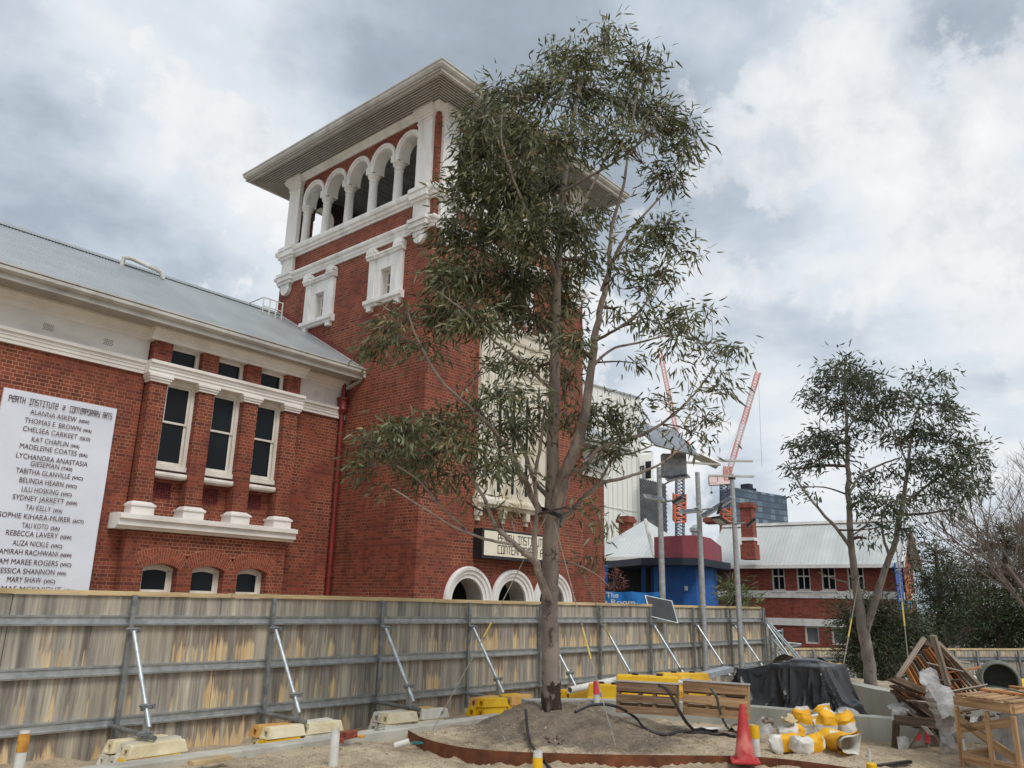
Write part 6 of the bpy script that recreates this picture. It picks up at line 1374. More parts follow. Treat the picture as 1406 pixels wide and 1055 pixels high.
# leafless trees
def bare(label, px, py, dist, h_, spreadk, seed, lean=(0, 0), levels=6, r0_=.16, zb=-2.5):
    rr = random.Random(seed); b = D(px, py, dist); b.z = zb; root = thing('bare_tree', label, 'tree', b, 0); big = MB(); fine = MB()
    def grow(p, d, L, r_, lv):
        q = p+d*L*.5+Vector((rr.uniform(-1, 1), rr.uniform(-1, 1), rr.uniform(-1, 1)))*L*.07; e = q+(d+Vector((rr.uniform(-1, 1), rr.uniform(-1, 1), .3))*.18).normalized()*L*.5
        (big if lv < 2 else fine).tube([p, q, e], [r_, r_*.85, r_*.68], 7 if lv < 2 else 4, False)
        if lv >= levels: return
        for k in range(3 if lv > 0 else 4):
            nd = (d*.9+Vector((rr.uniform(-1, 1), rr.uniform(-1, 1), rr.uniform(-.1, .7)))*spreadk).normalized()
            grow(q.lerp(e, rr.uniform(.3, 1)), nd, L*rr.uniform(.58, .8), r_*rr.uniform(.5, .66), lv+1)
    grow(b, Vector((lean[0], lean[1], 1)).normalized(), h_*.36, r0_, 0)
    big.build('trunk', m_barewood, root, smooth=True); fine.build('twigs', m_barewood, root); return root
bare('leafless pale tree rising above the casuarina at the right edge', 1440, 900, 33, 11.0, .62, 21, (.05, -.05))
bare('leafless tree just outside the right edge reaching into the frame', 1440, 900, 30, 11.5, .8, 22, (-.05, .1))
# ------------------------------------------------------------------ things on the site
def soft(mb, amp, sc, seed):
    """crumple a mesh with smooth noise"""
    from mathutils import noise as mn
    out = []
    for v in mb.v:
        p = Vector(v)*sc+Vector((seed*7.1, seed*3.3, seed)); n = Vector((mn.noise(p), mn.noise(p+V(31, 0, 0)), mn.noise(p+V(0, 47, 0)))); out.append(tuple(Vector(v)+n*amp))
    mb.v = out; return mb
def jersey(a, b, h_, wb, wt, mat, label):
    a, b = Vector(a), Vector(b); d = b-a; an = math.atan2(d.y, d.x); L = math.hypot(d.x, d.y); fr = frame((a.x, a.y, a.z), an)
    q = MB(); pr = [(-wb/2, 0), (wb/2, 0), (wb/2, h_*.22), (wt/2+.04, h_*.45), (wt/2, h_), (-wt/2, h_), (-wt/2-.04, h_*.45), (-wb/2, h_*.22)]
    q.sweep(fr, pr, 0, L)
    root = thing('road_barrier', label, 'barrier', a, 0, 'yellow road barriers'); q.build('body', mat, root, bevel=.02)
    for k in (.3, .7): q = MB(); q.lathe(fr(L*k, 0, h_-.005), [(.05, 0), (.05, .03), (.02, .035)], 10); q.build('filler_cap', m_black, root)
    return root
jersey(G(812, 968, .12), G(858, 972, .12), .32, .42, .24, m_yellow, 'short yellow plastic barrier just right of the trunk under white pipe')
jersey(G(848, 970, .1), G(948, 985, .05)+V(.3, .35, 0), .47, .45, .26, m_yellow, 'long yellow plastic barrier standing behind the two pallets')
jersey(G(928, 962, .1)+V(.2, .4, 0), G(1000, 962, .1)+V(.2, .5, 0), .40, .45, .26, m_yel_old, 'duller yellow plastic barrier under the steel beam')
def pallet(c0, c1, h_, lean, mats, label):
    """slatted pallet standing on its long edge between two ground points"""
    c0, c1 = Vector(c0), Vector(c1); d = c1-c0; an = math.atan2(d.y, d.x); L = math.hypot(d.x, d.y); fr0 = frame((c0.x, c0.y, c0.z), an); fr = lambda u, n, z: fr0(u, n+z*lean, z)
    root = thing('pallet', label, 'pallet', c0.lerp(c1, .5), 0, 'pallets propped on the planter wall')
    hs = [(0, .10), (.36, .30), (.68, 1)]
    for za, zb in ((0, .23), (.35, .60), (.70, 1.0)):
        q = MB(); q.fbox(fr, 0, L, -.02, 0, h_*za, h_*zb); q.build('board', mats[0], root, bevel=.003)
    for k in (0, .36, .60, .96):
        q = MB(); q.fbox(fr, L*k, L*k+.045, .001, .085, 0.003, h_*.995); q.build('bearer', mats[1], root)
    for za, zb in ((.05, .30), (.62, .9)):
        q = MB(); q.fbox(fr, 0.01, L-.01, .086, .104, h_*za, h_*zb); q.build('board', mats[1], root)
    q = MB(); q.fbox(fr, -.03, L+.03, -.03, .06, h_*1.003, h_*1.02+.008); q.build('plastic_edge', m_clear, root)
pallet(G(846, 978, .28), G(930, 984, .28), .37, .12, (m_pal_dk, m_pal_dk), 'darker stained pallet on its edge nearer the big tree')
pallet(G(938, 981, .28), G(1027, 989, .28), .40, .12, (m_pal, m_pal), 'paler raw pallet on its edge beside the black tarpaulin')
def pipe_(a, b, r_, mat, label, name='pipe', hollow=True):
    a, b = Vector(a), Vector(b); q = MB(); d = (b-a).normalized()
    q.tube([a, a.lerp(b, .33), a.lerp(b, .66), b], r_, 14, not hollow)
    if hollow:
        q.tube([a, b], r_*.85, 14, False)
        for e in (a, b):
            x = d.orthogonal().normalized(); y = d.cross(x)
            for j in range(14):
                t0, t1 = 2*math.pi*j/14, 2*math.pi*(j+1)/14; P = lambda t, r2: e+(x*math.cos(t)+y*math.sin(t))*r2
                q.quad(P(t0, r_), P(t1, r_), P(t1, r_*.85), P(t0, r_*.85))
    single(q, name, mat, label, 'pipe', smooth=True)
pipe_(D(782, 948, 13.2), D(859, 931, 14.6), .058, m_white_plastic, 'thick white plastic pipe lying across the yellow barriers beside the trunk')
pipe_(D(868, 940, 13.0), D(946, 936.5, 13.4), .035, m_white_plastic, 'thin white plastic pipe lying along the top of the long yellow barrier')
pipe_(G(890, 1000, .02), G(992, 1003, .02), .035, m_white_plastic, 'white plastic pipe lying on the sand below the planter wall')
q = MB(); a, b = D(934, 933, 13.6), D(1001, 916, 14.6); d = (b-a).normalized(); s = d.cross(V(0, 0, 1)).normalized()*.09
q.beam(a, b, .20, .012); q.beam(a+s+V(0, 0, -.04), b+s+V(0, 0, -.04), .012, .09); q.beam(a-s+V(0, 0, -.04), b-s+V(0, 0, -.04), .012, .09)
single(q, 'steel_beam', m_tubebright, 'long galvanised steel channel resting on the yellow barrier and the tarpaulin', 'beam')
# tarpaulin: a sheet of cloth let fall over stacked goods, then kept as a plain mesh
def tarp():
    a, b = G(968, 978, .1), G(1152, 996, .12)
    U = Vector((b.x-a.x, b.y-a.y, 0)); L = U.length; U.normalize(); Nn = Vector((-U.y, U.x, 0))
    if Nn.dot(fw) < 0: Nn = -Nn
    tmp = []
    def box(x0, x1, y0, y1, z0, z1, rot=0):
        cx, cy = (x0+x1)/2, (y0+y1)/2; c, s_ = math.cos(rot), math.sin(rot)
        vs = [(cx+(x-cx)*c-(y-cy)*s_, cy+(x-cx)*s_+(y-cy)*c, z) for z in (z0, z1) for x, y in ((x0, y0), (x1, y0), (x1, y1), (x0, y1))]
        me = bpy.data.meshes.new('stack'); me.from_pydata(vs, [], [(0, 3, 2, 1), (4, 5, 6, 7), (0, 1, 5, 4), (1, 2, 6, 5), (2, 3, 7, 6), (3, 0, 4, 7)])
        o = bpy.data.objects.new('stack', me); COL.objects.link(o); o.modifiers.new('c', 'COLLISION'); o.collision.thickness_outer = .015; o.collision.cloth_friction = 30; tmp.append(o)
    box(.20*L, .52*L, .34, 1.2, -.2, .66, .06); box(.50*L, .86*L, .30, 1.25, -.2, .76, -.04); box(.58*L, .74*L, .5, 1.0, .7, .83, .3)
    box(.04*L, .24*L, .30, .95, -.2, .22, .2); box(.80*L, .96*L, .25, 1.0, -.2, .26, -.3); box(.30*L, .42*L, .12, .4, -.2, .20, .3); box(.62*L, .78*L, .08, .35, -.2, .16, -.2); box(-3, 6, -3, 5, -.4, 0)
    nx_, ny_ = 110, 84; W_, H_ = L+1.15, 2.75
    vs = [(-.52+W_*i/nx_, -.62+H_*k/ny_, .93+.05*math.sin(i*.23+k*.11)*math.sin(k*.19)) for i in range(nx_+1) for k in range(ny_+1)]
    me = bpy.data.meshes.new('sheet'); me.from_pydata(vs, [], [(i*(ny_+1)+k, (i+1)*(ny_+1)+k, (i+1)*(ny_+1)+k+1, i*(ny_+1)+k+1) for i in range(nx_) for k in range(ny_)])
    o = bpy.data.objects.new('sheet', me); COL.objects.link(o); tmp.append(o)
    m = o.modifiers.new('cloth', 'CLOTH'); c = m.settings; c.quality = 5; c.mass = .35; c.tension_stiffness = 30; c.compression_stiffness = 30; c.shear_stiffness = 12; c.bending_stiffness = .6; c.air_damping = 2
    m.collision_settings.distance_min = .012; m.point_cache.frame_end = 60
    for f in range(1, 49): scene.frame_set(f)
    m2 = bpy.data.meshes.new_from_object(o.evaluated_get(bpy.context.evaluated_depsgraph_get()))
    q = MB(); ok = all(math.isfinite(v.co.z) for v in m2.vertices)
    src = m2.vertices if ok else me.vertices
    o0 = Vector((a.x, a.y, .04))
    q.v = [tuple(o0+U*v.co.x+Nn*v.co.y+V(0, 0, v.co.z)) for v in src]; q.f = [tuple(p.vertices) for p in m2.polygons]
    for t in tmp: bpy.data.objects.remove(t)
    scene.frame_set(1); bpy.data.meshes.remove(m2)
    return q
q = tarp()
tp = single(q, 'tarpaulin', m_black_sheet, 'creased black plastic tarpaulin draped over stacked goods behind the planter wall', 'tarpaulin', smooth=True)
q = MB()
for k, (px, py) in enumerate(((1086, 911), (1097, 913))):
    p = D(px, py, 13.5); q.beam(p-right*.12, p+right*.12, .12, .07)
single(q, 'paver', m_conc, 'pair of pale pavers weighing down the top of the tarpaulin', 'paver')
q = MB(); n = 16
vs = [D(1062+x*34, 908-9*math.sin(x*3.0)*(1-.3*y)+y*8, 13.7+y*.4) for x in np.linspace(0, 1, 9) for y in np.linspace(0, 1, 5)]
q.add(vs, [(i*5+j, (i+1)*5+j, (i+1)*5+j+1, i*5+j+1) for i in range(8) for j in range(4)]); soft(q, .06, 6, 3)
single(q, 'plastic_scrap', m_black, 'loose flap of black plastic standing up on the tarpaulin', 'plastic sheet', smooth=True)
q = MB()
vs = [D(1118+x*38, 909-4*math.sin(x*7)+y*9, 14.3+y*.3) for x in np.linspace(0, 1, 10) for y in np.linspace(0, 1, 5)]
q.add(vs, [(i*5+j, (i+1)*5+j, (i+1)*5+j+1, i*5+j+1) for i in range(9) for j in range(4)]); soft(q, .09, 8, 5)
cl = thing('work_jacket', 'dark work jacket with yellow trim thrown on top of the tarpaulin', 'jacket', D(1137, 912, 14.3)); q.build('cloth', m_black, cl, smooth=True)
q = MB(); q.tube([D(1138, 909, 14.1), D(1146, 913, 14.0), D(1154, 912, 14.1), D(1158, 915, 14.1)], .022, 6); q.build('trim', m_yellow, cl, smooth=True)
# bags
def bag(p, rz, tilt, sx, sy, sz, ysplit, label, seed, roll=0):
    sx, sy, sz = sx*.80, sy*.80, sz*.72; p = Vector(p); p.z += hz(p.x, p.y); root = thing('cement_bag', label, 'bag', p, rz, 'yellow and white cement bags'); root.rotation_euler = (tilt, roll, rz)
    def shell(z0, z1, nz, cap):
        q = MB(); nn = 22; rings = []
        for i in range(nz+1):
            t = z0+(z1-z0)*i/nz; z = sz*t; k = (1-.12*abs(2*t-1)**3) if t < .8 else (1-.5*((t-.8)/.2)**1.3)
            k *= .55+.45*min(1, (t+.04)/.14)**.5
            rings.append([(sx/2*k*abs(math.cos(a))**.72*(1 if math.cos(a) > 0 else -1), sy/2*(k if t < .8 else k*.55+.1)*abs(math.sin(a))**.72*(1 if math.sin(a) > 0 else -1), z) for a in [2*math.pi*j/nn for j in range(nn)]])
        for r_ in rings: q.v += r_
        for i in range(nz):
            for j in range(nn): q.f.append((i*nn+j, i*nn+(j+1) % nn, (i+1)*nn+(j+1) % nn, (i+1)*nn+j))
        if z0 == 0: q.f.append(tuple(range(nn))[::-1])
        if cap: q.f.append(tuple(nz*nn+j for j in range(nn)))
        return soft(soft(q, .04, 8, seed), .02, 20, seed+5)
    shell(0, ysplit, 8, False).build('white_half', m_bagwhite, root, smooth=True, local=True)
    shell(ysplit, .93, 8, False).build('yellow_half', m_bagyel, root, smooth=True, local=True)
    shell(.93, 1.0, 3, True).build('tied_mouth', m_bagwhite, root, smooth=True, local=True)
rzv = math.atan2(right.y, right.x)
for (px, py, z, rz, tilt, roll, s, sp, lab) in (
    (1104, 1020, .0, .1, -.12, .06, (.30, .24, .50), .50, 'upright yellow topped bag leftmost of the standing row'),
    (1122, 1016, .0, .3, -.1, -.1, (.26, .22, .34), .85, 'short mostly white bag tucked behind the leftmost standing bag'),
    (1131, 1012, .0, -.1, -.1, .08, (.27, .22, .50), .46, 'upright yellow topped bag at the back, second in the row'),
    (1138, 1027, .0, .2, -.15, .16, (.31, .25, .52), .52, 'fullest yellow topped bag leaning at the centre of the row'),
    (1169, 1024, .0, -.2, -.05, -.14, (.28, .24, .50), .55, 'upright bag with a white lower half at the right end')):
    bag(G(px, py, z), rzv+rz, tilt, *s, sp, lab, px, roll)
for (px, py, z, rz, s, sp, lab) in (
    (1110, 1026, .12, .15, (.24, .24, .52), .52, 'bag lying flat in front, white end to the left'),
    (1078, 1022, .12, -.1, (.24, .24, .48), .35, 'bag lying flat at the left end showing mostly yellow'),
    (1088, 1010, .13, .1, (.24, .22, .50), .60, 'bag lying flat behind the two others by the planter wall')):
    p = G(px, py, z); p.z *= .75; root_p = p-right*.17
    bag(root_p, rzv+rz, 0, *s, sp, lab, px+3, math.pi/2-.05)
q = MB()
nn = 18
for i in range(10):
    t = i/9; 
    for j in range(nn):
        a = 2*math.pi*j/nn; r_ = .16*(1-.25*t); q.v.append((r_*math.cos(a), -.2+.40*t, .15+r_*math.sin(a)*.85))
for i in range(9):
    for j in range(nn): q.f.append((i*nn+j, i*nn+(j+1) % nn, (i+1)*nn+(j+1) % nn, (i+1)*nn+j))
soft(q, .07, 6, 4)
eb = thing('cement_bag', 'empty torn bag lying open mouthed at the front of the bag heap', 'bag', G(1152, 1036, 0), rzv+.3, 'yellow and white cement bags'); q.build('sheet', m_bagyel, eb, smooth=True, local=True)
q2 = MB(); q2.v = [(x*.86, y-.05, .15+(z-.15)*.86) for x, y, z in q.v]; q2.f = list(q.f); q2.build('lining', m_bagwhite, eb, smooth=True, local=True)
def crumple(c, s, mat, label, seed, name='plastic_sheet', cat='plastic sheet', amp=.10, sc=5, group=None):
    bm = bmesh.new(); bmesh.ops.create_icosphere(bm, subdivisions=4, radius=1); q = MB(); q.v = [(v.co.x*s[0], v.co.y*s[1], max(-.02, v.co.z)*s[2]) for v in bm.verts]; q.f = [tuple(v.index for v in f.verts) for f in bm.faces]; bm.free()
    soft(q, amp, sc, seed); q.v = [(x+c[0], y+c[1], z+c[2]) for x, y, z in q.v]; return single(q, name, mat, label, cat, group, smooth=True)
crumple(G(1160, 1006, .0), (.34, .22, .26), m_clear, 'crumpled clear plastic wrap heaped behind the cement bags', 2, amp=.16)
crumple(G(1046, 1012, .0), (.16, .14, .22), m_clear, 'crumpled white plastic behind the red traffic cone', 6, amp=.12)
m_rock = plain('sandstone_rock', lin(206, 186, 148), lin(170, 148, 116), 7, .9, bmp=.4, bd=.02)
m_rock2 = plain('grey_lump', lin(150, 138, 120), lin(116, 104, 92), 8, .9, bmp=.4, bd=.02)
for (px, py, z, s, lab) in ((1083, 991, .29, .085, 'pale sandstone lump on the planter wall before the tarpaulin'), (935, 1012, 0, .09, 'grey clod below the pallets'), (1056, 993, .29, .08, 'small brown clod on the planter wall behind the cone'), (519, 1008, .03, .08, 'grey clod lying on the kerb left of the steel edging'), (1240, 1010, .0, .1, 'small stone by the right end of the planter wall')):
    crumple(G(px, py, z), (s, s*.8, s*.75), m_rock if 'sand' in lab else m_rock2, lab, px, 'rock', 'rock', s*.6, 4/s*.35)
# cone
cp = G(1023, 1047, .02); cn = thing('traffic_cone', 'faded red rubber traffic cone standing at the steel edging', 'cone', cp, .5)
q = MB(); q.box(-.15, .15, -.15, .15, 0, .035); q.build('base', m_red, cn, bevel=.012, local=True)
q = MB(); q.lathe((0, 0, .04), [(.118, -.01), (.108, .02), (.098, .05), (.030, .52), (.024, .54), (.0, .54)], 24, False); q.build('body', m_red, cn, smooth=True, local=True)
def peg(pb, h_, r_, topc, label, jag=False, name='marker_post', bands=()):
    root = thing(name, label, 'post', pb); q = MB(); n = 16
    zs = [0, h_*.5, h_]; q.lathe((0, 0, -.1), [(r_, 0), (r_, h_*.5), (r_, h_+.1)], n, False); q.lathe((0, 0, -.1), [(r_*.86, h_*.3), (r_*.86, h_+.1)], n, False)
    if jag:
        for i, (x, y, z) in enumerate(q.v):
            if z > h_-.01: q.v[i] = (x, y, z-.06*random.random())
    q.build('tube', m_white_plastic, root, smooth=True, local=True)
    for z0, z1, m_ in bands:
        q = MB(); q.lathe((0, 0, 0), [(r_+.002, z0), (r_+.003, (z0+z1)/2), (r_+.002, z1)], n, False); q.build('band', m_, root, smooth=True, local=True)
pegm = plain('weathered_peg_paint', lin(214, 160, 60), lin(170, 112, 50), 14, .7)
peg(G(18, 1100, .0), .52, .040, None, 'stained white post with a worn orange top before the left fence panel', bands=((.36, .50, pegm),))
peg(G(457, 1053, .0), .36, .046, None, 'split white plastic pipe stub standing in the sand at the kerb', True)
peg(G(738, 1068, .0), .26, .046, None, 'white pipe stub with a yellow painted band before the steel edging', True, bands=((.08, .18, m_yellow),))
peg(G(1038, 1045, .0), .36, .050, None, 'white marker post with a yellow cap beside the red cone', bands=((.23, .365, m_yellow),))
q = MB(); q.lathe((0, 0, 0), [(.04, 0), (.055, .02), (.05, .05), (.0, .06)], 10)
peg(G(819, 968, .25), .30, .042, None, 'white marker post with a pink painted top behind the soil mound', bands=((.14, .31, m_pink),))
# hoses and cords
def hose(pts, r_, mat, label, zoff=.02):
    P = []
    for p in pts:
        if len(p) == 3: P.append(G(*p))
        else: P.append(D(p[0], p[1], p[3]))
    sp = crspline(P, 8)
    for p in sp: p.z = max(p.z, hz(p.x, p.y)+r_*.8)
    q = MB(); q.tube(sp, r_, 8); single(q, 'hose', mat, label, 'hose', smooth=True)
hose([(722, 975, .33), (724, 1000, .2), (728, 1020, .1), (738, 1035, .12), (748, 1047, .02), (760, 1062, .0)], .018, m_black, 'black hose running down the mound and over the steel edging')
hose([(790, 978, .4), (815, 968, .42), (845, 970, .4), (872, 985, .2), (890, 1003, .1), (930, 1012, .03), (985, 1015, .02), (1010, 1020, .02)], .018, m_black, 'black hose looping over the soil mound toward the cone')
hose([(905, 941, .8), (918, 950, .7), (932, 975, .4), (945, 995, .2), (962, 1008, .02), (985, 1012, .02)], .020, m_black, 'thick black hose hanging over the darker pallet')
hose([(976, 945, .7), (984, 958, .6), (988, 975, .4), (996, 995, .1), (1010, 1012, .02), (1018, 1020, .02)], .016, plain('green_hose_rubber', lin(86, 96, 84), lin(70, 80, 70), 4, .5), 'green hose hanging over the paler pallet')
q = MB(); p = G(992, 1006, .04)
vs = [p+right*(x-.5)*.42+toward*(y-.5)*.25+V(0, 0, .10*x*x+.05*y) for x in np.linspace(0, 1, 6) for y in np.linspace(0, 1, 4)]
q.add(vs, [(i*4+j, (i+1)*4+j, (i+1)*4+j+1, i*4+j+1) for i in range(5) for j in range(3)]); q.v += [(x, y, z-.015) for x, y, z in q.v]; q.f += [tuple(24+k for k in f) for f in q.f[:15]]
single(q, 'rubber_mat', m_black, 'bent scrap of black rubber on the sand beside the cone', 'scrap', smooth=True)
# guy ropes from the big tree
m_rope = plain('grey_rope', lin(170, 164, 150), lin(140, 134, 122), 20, .8); m_sleeve = plain('yellow_rope_sleeve', lin(226, 204, 110), lin(206, 180, 90), 8, .6)
def guy(a, b, s0, s1, label):
    root = thing('guy_rope', label, 'rope', b, 0, 'guy ropes staying the big tree'); q = MB(); m_ = a.lerp(b, .5)-V(0, 0, .04); sp = crspline([a, m_, b], 8); q.tube(sp, .0065, 5); q.build('rope', m_rope, root)
    if s1 > s0:
        q = MB(); q.tube([sp[int(s0*16)], sp[int(s1*16)]], .011, 6); q.build('sleeve', m_sleeve, root)
    q = MB()
    for t in (.78, .88): p = sp[int(t*16)]; q.tube([p, p+(b-a).normalized()*.05], .016, 6)
    q.build('buckle', m_galv_dk, root)
dt = depth(TREE)
guy(D(752, 705, dt-.15), G(594, 1003, .05), .50, .62, 'rope staying the big tree down to the kerb at left')
guy(D(760, 712, dt-.1), G(845, 1024, .05), .55, .68, 'rope staying the big tree down to the right front of the mound')
guy(D(763, 700, dt+.1), D(884, 978, 13.0), .52, .62, 'rope staying the big tree across to the yellow barriers')
q = MB()
for k in range(3):
    sp = [D(757+x, 702+6*math.cos(t)+k*2, dt+.17*math.sin(t)*1.0) for t, x in [(a, 15*math.cos(a)) for a in np.linspace(0, 2*math.pi, 22)]]; q.tube(sp, .010, 5, False)
single(q, 'tree_strap', m_black, 'black rubber strap looped round the big tree at its main fork', 'strap', smooth=True)
d2 = depth(T2)
for a, b, lab in (((1230, 745), (1250, 935), 'rope staying the slender gum tree down to its right'), ((1180, 790), (1155, 930), 'rope staying the slender gum tree down to its left')):
    A = D(*a, d2-.1); Bq = D(*b, d2-1.0); Bq.z = max(Bq.z, hz(Bq.x, Bq.y)); r_ = thing('guy_rope', lab, 'rope', Bq, 0, 'guy ropes staying the slender tree'); q = MB(); q.tube([A, Bq], .008, 5); q.build('rope', m_rope, r_); q = MB(); q.tube([A.lerp(Bq, .45), A.lerp(Bq, .62)], .012, 6); q.build('sleeve', m_sleeve, r_)
# small litter on the kerb and sand
def brickbit(px, py, z, s, mat, label, name='loose_brick', cat='brick', rz=.4):
    q = MB(); q.box(-s[0]/2, s[0]/2, -s[1]/2, s[1]/2, 0, s[2]); soft(q, .008, 9, px); o = q.build(name, mat, bevel=.006); o.location = G(px, py, z); o.rotation_euler = (0, 0, rz); tag(o, label, cat)
brickbit(478, 1014, .08, (.21, .10, .075), m_voussoir, 'red brick lying on the concrete kerb beside the black capped stub', rz=.2)
brickbit(468, 1020, .08, (.09, .07, .045), m_voussoir, 'small chip of red brick next to the whole one on the kerb', rz=.9)
brickbit(496, 1013, .08, (.09, .06, .03), m_tan_blk, 'thin orange tile fragment on the kerb', 'tile_fragment', 'tile')
brickbit(288, 1047, .07, (.42, .11, .04), m_capboard, 'short pale timber offcut lying on the kerb', 'timber_offcut', 'timber', .12)
q = MB(); p = G(553, 1022, .045); q.tube([p-right*.09-V(0, 0, .02), p+right*.07+V(0, 0, .03)], .034, 14); single(q, 'spray_can', m_white_plastic, 'white spray can lying on the sand beside the steel edging', 'can', smooth=True)
q = MB(); p = G(572, 1020, .02); q.beam(p-right*.05, p+right*.10, .05, .02); single(q, 'glove', plain('teal_cloth', lin(60, 130, 130), lin(40, 100, 104), 9, .8), 'scrap of teal cloth at the end of the steel edging', 'cloth')
q = MB(); 
for k in range(7):
    p = G(762+random.uniform(-4, 4), 1022+random.uniform(-3, 3), .05); q.beam(p, p+Vector((random.uniform(-.1, .1), random.uniform(-.1, .1), random.uniform(.02, .09))), .02, .012)
single(q, 'twig_bundle', m_twig, 'tuft of dark twigs and leaves on the bed before the mound', 'twigs')
# pebbles and crumbs, past counting
def gravel():
    bm = bmesh.new(); bmesh.ops.create_icosphere(bm, subdivisions=1, radius=1); bv = np.array([v.co[:] for v in bm.verts]); bf = np.array([[v.index for v in f.verts] for f in bm.faces]); bm.free()
    rg = np.random.default_rng(5); n = 9000; x = rg.uniform(3.5, 13, n); y = rg.uniform(2.2, 7.9, n); h = n//2; x[:h] = rg.uniform(4.5, 10, h); y[:h] = rg.uniform(3.2, 7.8, h)
    s = rg.choice([.004, .005, .006, .008, .011, .016], n, p=[.24, .24, .22, .17, .10, .03])*rg.uniform(.7, 1.3, n); z = height(x, y)+s*.2
    v = bv[None]*(1+rg.normal(0, .18, (n, len(bv), 1)))*s[:, None, None]*rg.uniform(.6, 1.3, (n, 1, 3)); v[..., 0] += x[:, None]; v[..., 1] += y[:, None]; v[..., 2] = v[..., 2]*.75+z[:, None]
    f = (bf[None]+(np.arange(n)*len(bv))[:, None, None]).reshape(-1, 3)
    me = bpy.data.meshes.new('gravel'); me.from_pydata(v.reshape(-1, 3).tolist(), [], f.tolist()); me.materials.append(plain('pale_pebble', lin(200, 184, 156), lin(112, 95, 78), 40, .9, bmp=0, lo=.3, hi=.7))
    o = bpy.data.objects.new('gravel', me); COL.objects.link(o); o['kind'] = 'stuff'
gravel()
# concrete pipe ring
p = D(1372, 935, 16.2); ax = (toward*.86-right*.42+V(0, 0, .10)).normalized(); q = MB(); R1, R0 = .40, .33
xa = ax.orthogonal().normalized(); ya = ax.cross(xa)
prof = [(.002, -.50), (.002, -.55), (R1-.02, -.55), (R1, -.2), (R1, .0), (R1-.03, .30), (R1-.07, .36), (R0-.02, .36), (R0-.03, .30), (R0, -.50)]
n = 36
for i in range(n):
    a_ = 2*math.pi*i/n; dvv = xa*math.cos(a_)+ya*math.sin(a_)
    for r_, z in prof: q.v.append(tuple(p+dvv*r_+ax*z))
k = len(prof)
for i in range(n):
    for j in range(k): q.f.append((i*k+j, i*k+(j+1) % k, ((i+1) % n)*k+(j+1) % k, ((i+1) % n)*k+j))
single(q, 'concrete_pipe', plain('grey_green_concrete', lin(122, 124, 114), lin(94, 97, 90), 3, .85, bmp=.2), 'short concrete pipe lying on its side behind the broken crates', 'pipe', smooth=True)
q = MB(); q.lathe(D(1332, 940, 15.4)+V(0, 0, -.1), [(.16, 0), (.17, .03), (.12, .26), (.10, .27), (.10, .22)], 20); single(q, 'bucket', m_white_plastic, 'upturned white bucket before the concrete pipe', 'bucket', smooth=True)
jersey(D(1392, 945, 17), D(1430, 950, 17), .2, .3, .2, m_yellow, 'low yellow barrier at the far right by the concrete pipe')
# the raw timber crate at the right edge
def beamset(root, name, mat, segs, wd, th, tw=None):
    for a, b in segs:
        q = MB(); q.beam(a, b, wd, th, (0, 0, 1), tw); q.build(name, mat, root, bevel=.003)
cr = thing('timber_crate', 'open raw timber crate with slatted top and diagonal brace at the right edge', 'crate', G(1340, 1090, 0)); BASE[cr.name] = Vector(cr.location)
d1 = 8.7
c00 = D(1312, 963, d1); zt = c00.z
u1 = (right*.94-toward*-.34*0+toward*.05); 
# top corners: near-left, near-right, far-right, far-left
cA = D(1312, 962, 8.6); cB = D(1392, 990, 7.9); cC = D(1475, 958, 8.9); cD = D(1400, 940, 9.6)
for c in (cB, cC, cD): c.z = cA.z
zf = 0.0
dn = lambda p, z: V(p.x, p.y, z)
beamset(cr, 'rail', m_pal, [(cA, cB), (cB, cC), (cC, cD), (cD, cA)], .05, .09)
beamset(cr, 'rail', m_pal, [(dn(cA, .12), dn(cB, .12)), (dn(cB, .12), dn(cC, .12)), (dn(cC, .12), dn(cD, .12)), (dn(cD, .12), dn(cA, .12))], .05, .09)
beamset(cr, 'post', m_pal, [(dn(c, zf), dn(c, zt-.045)) for c in (cA, cB, cC, cD, cA.lerp(cB, .55))], .07, .045)
beamset(cr, 'brace', m_pal, [(dn(cA, .40), dn(cB, zt-.1)), (dn(cA, .5), dn(cB, .2))], .03, .085)
for t in (.08, .30, .52, .74, .95):
    q = MB(); q.beam(cA.lerp(cB, t)+V(0, 0, .06), cD.lerp(cC, t)+V(0, 0, .06), .09, .02); q.build('top_slat', m_pal, cr, bevel=.002)
for t in (.4, .85):
    q = MB(); q.beam(cA.lerp(cD, t)+V(0, 0, .085), cB.lerp(cC, t)+V(0, 0, .085), .07, .02); q.build('top_slat', m_orange_wood, cr, bevel=.002)
q = MB(); q.beam(cA.lerp(dn(cA, 0), .55)+toward*.06, cA.lerp(dn(cA, 0), .55)+toward*.06+V(.0, 0, -.11), .09, .004); q.build('paper_tag', m_bagwhite, cr)
q = MB(); q.tube(crspline([cA.lerp(cD, .5)+V(0, 0, .11), cA.lerp(cC, .4)+V(0, 0, .13), cB.lerp(cC, .3)+V(0, 0, .11)], 6), .008, 5); single(q, 'packing_strap', plain('green_strap', lin(70, 110, 104), lin(50, 90, 86), 6, .5), 'loose green packing strap across the crate top', 'strap', smooth=True)
cc = (cA+cC)/2
crumple((cc.x, cc.y, .1), (.34, .30, .55), m_clear, 'clear plastic wrapping stuffed inside the raw timber crate', 12, amp=.2, sc=3)
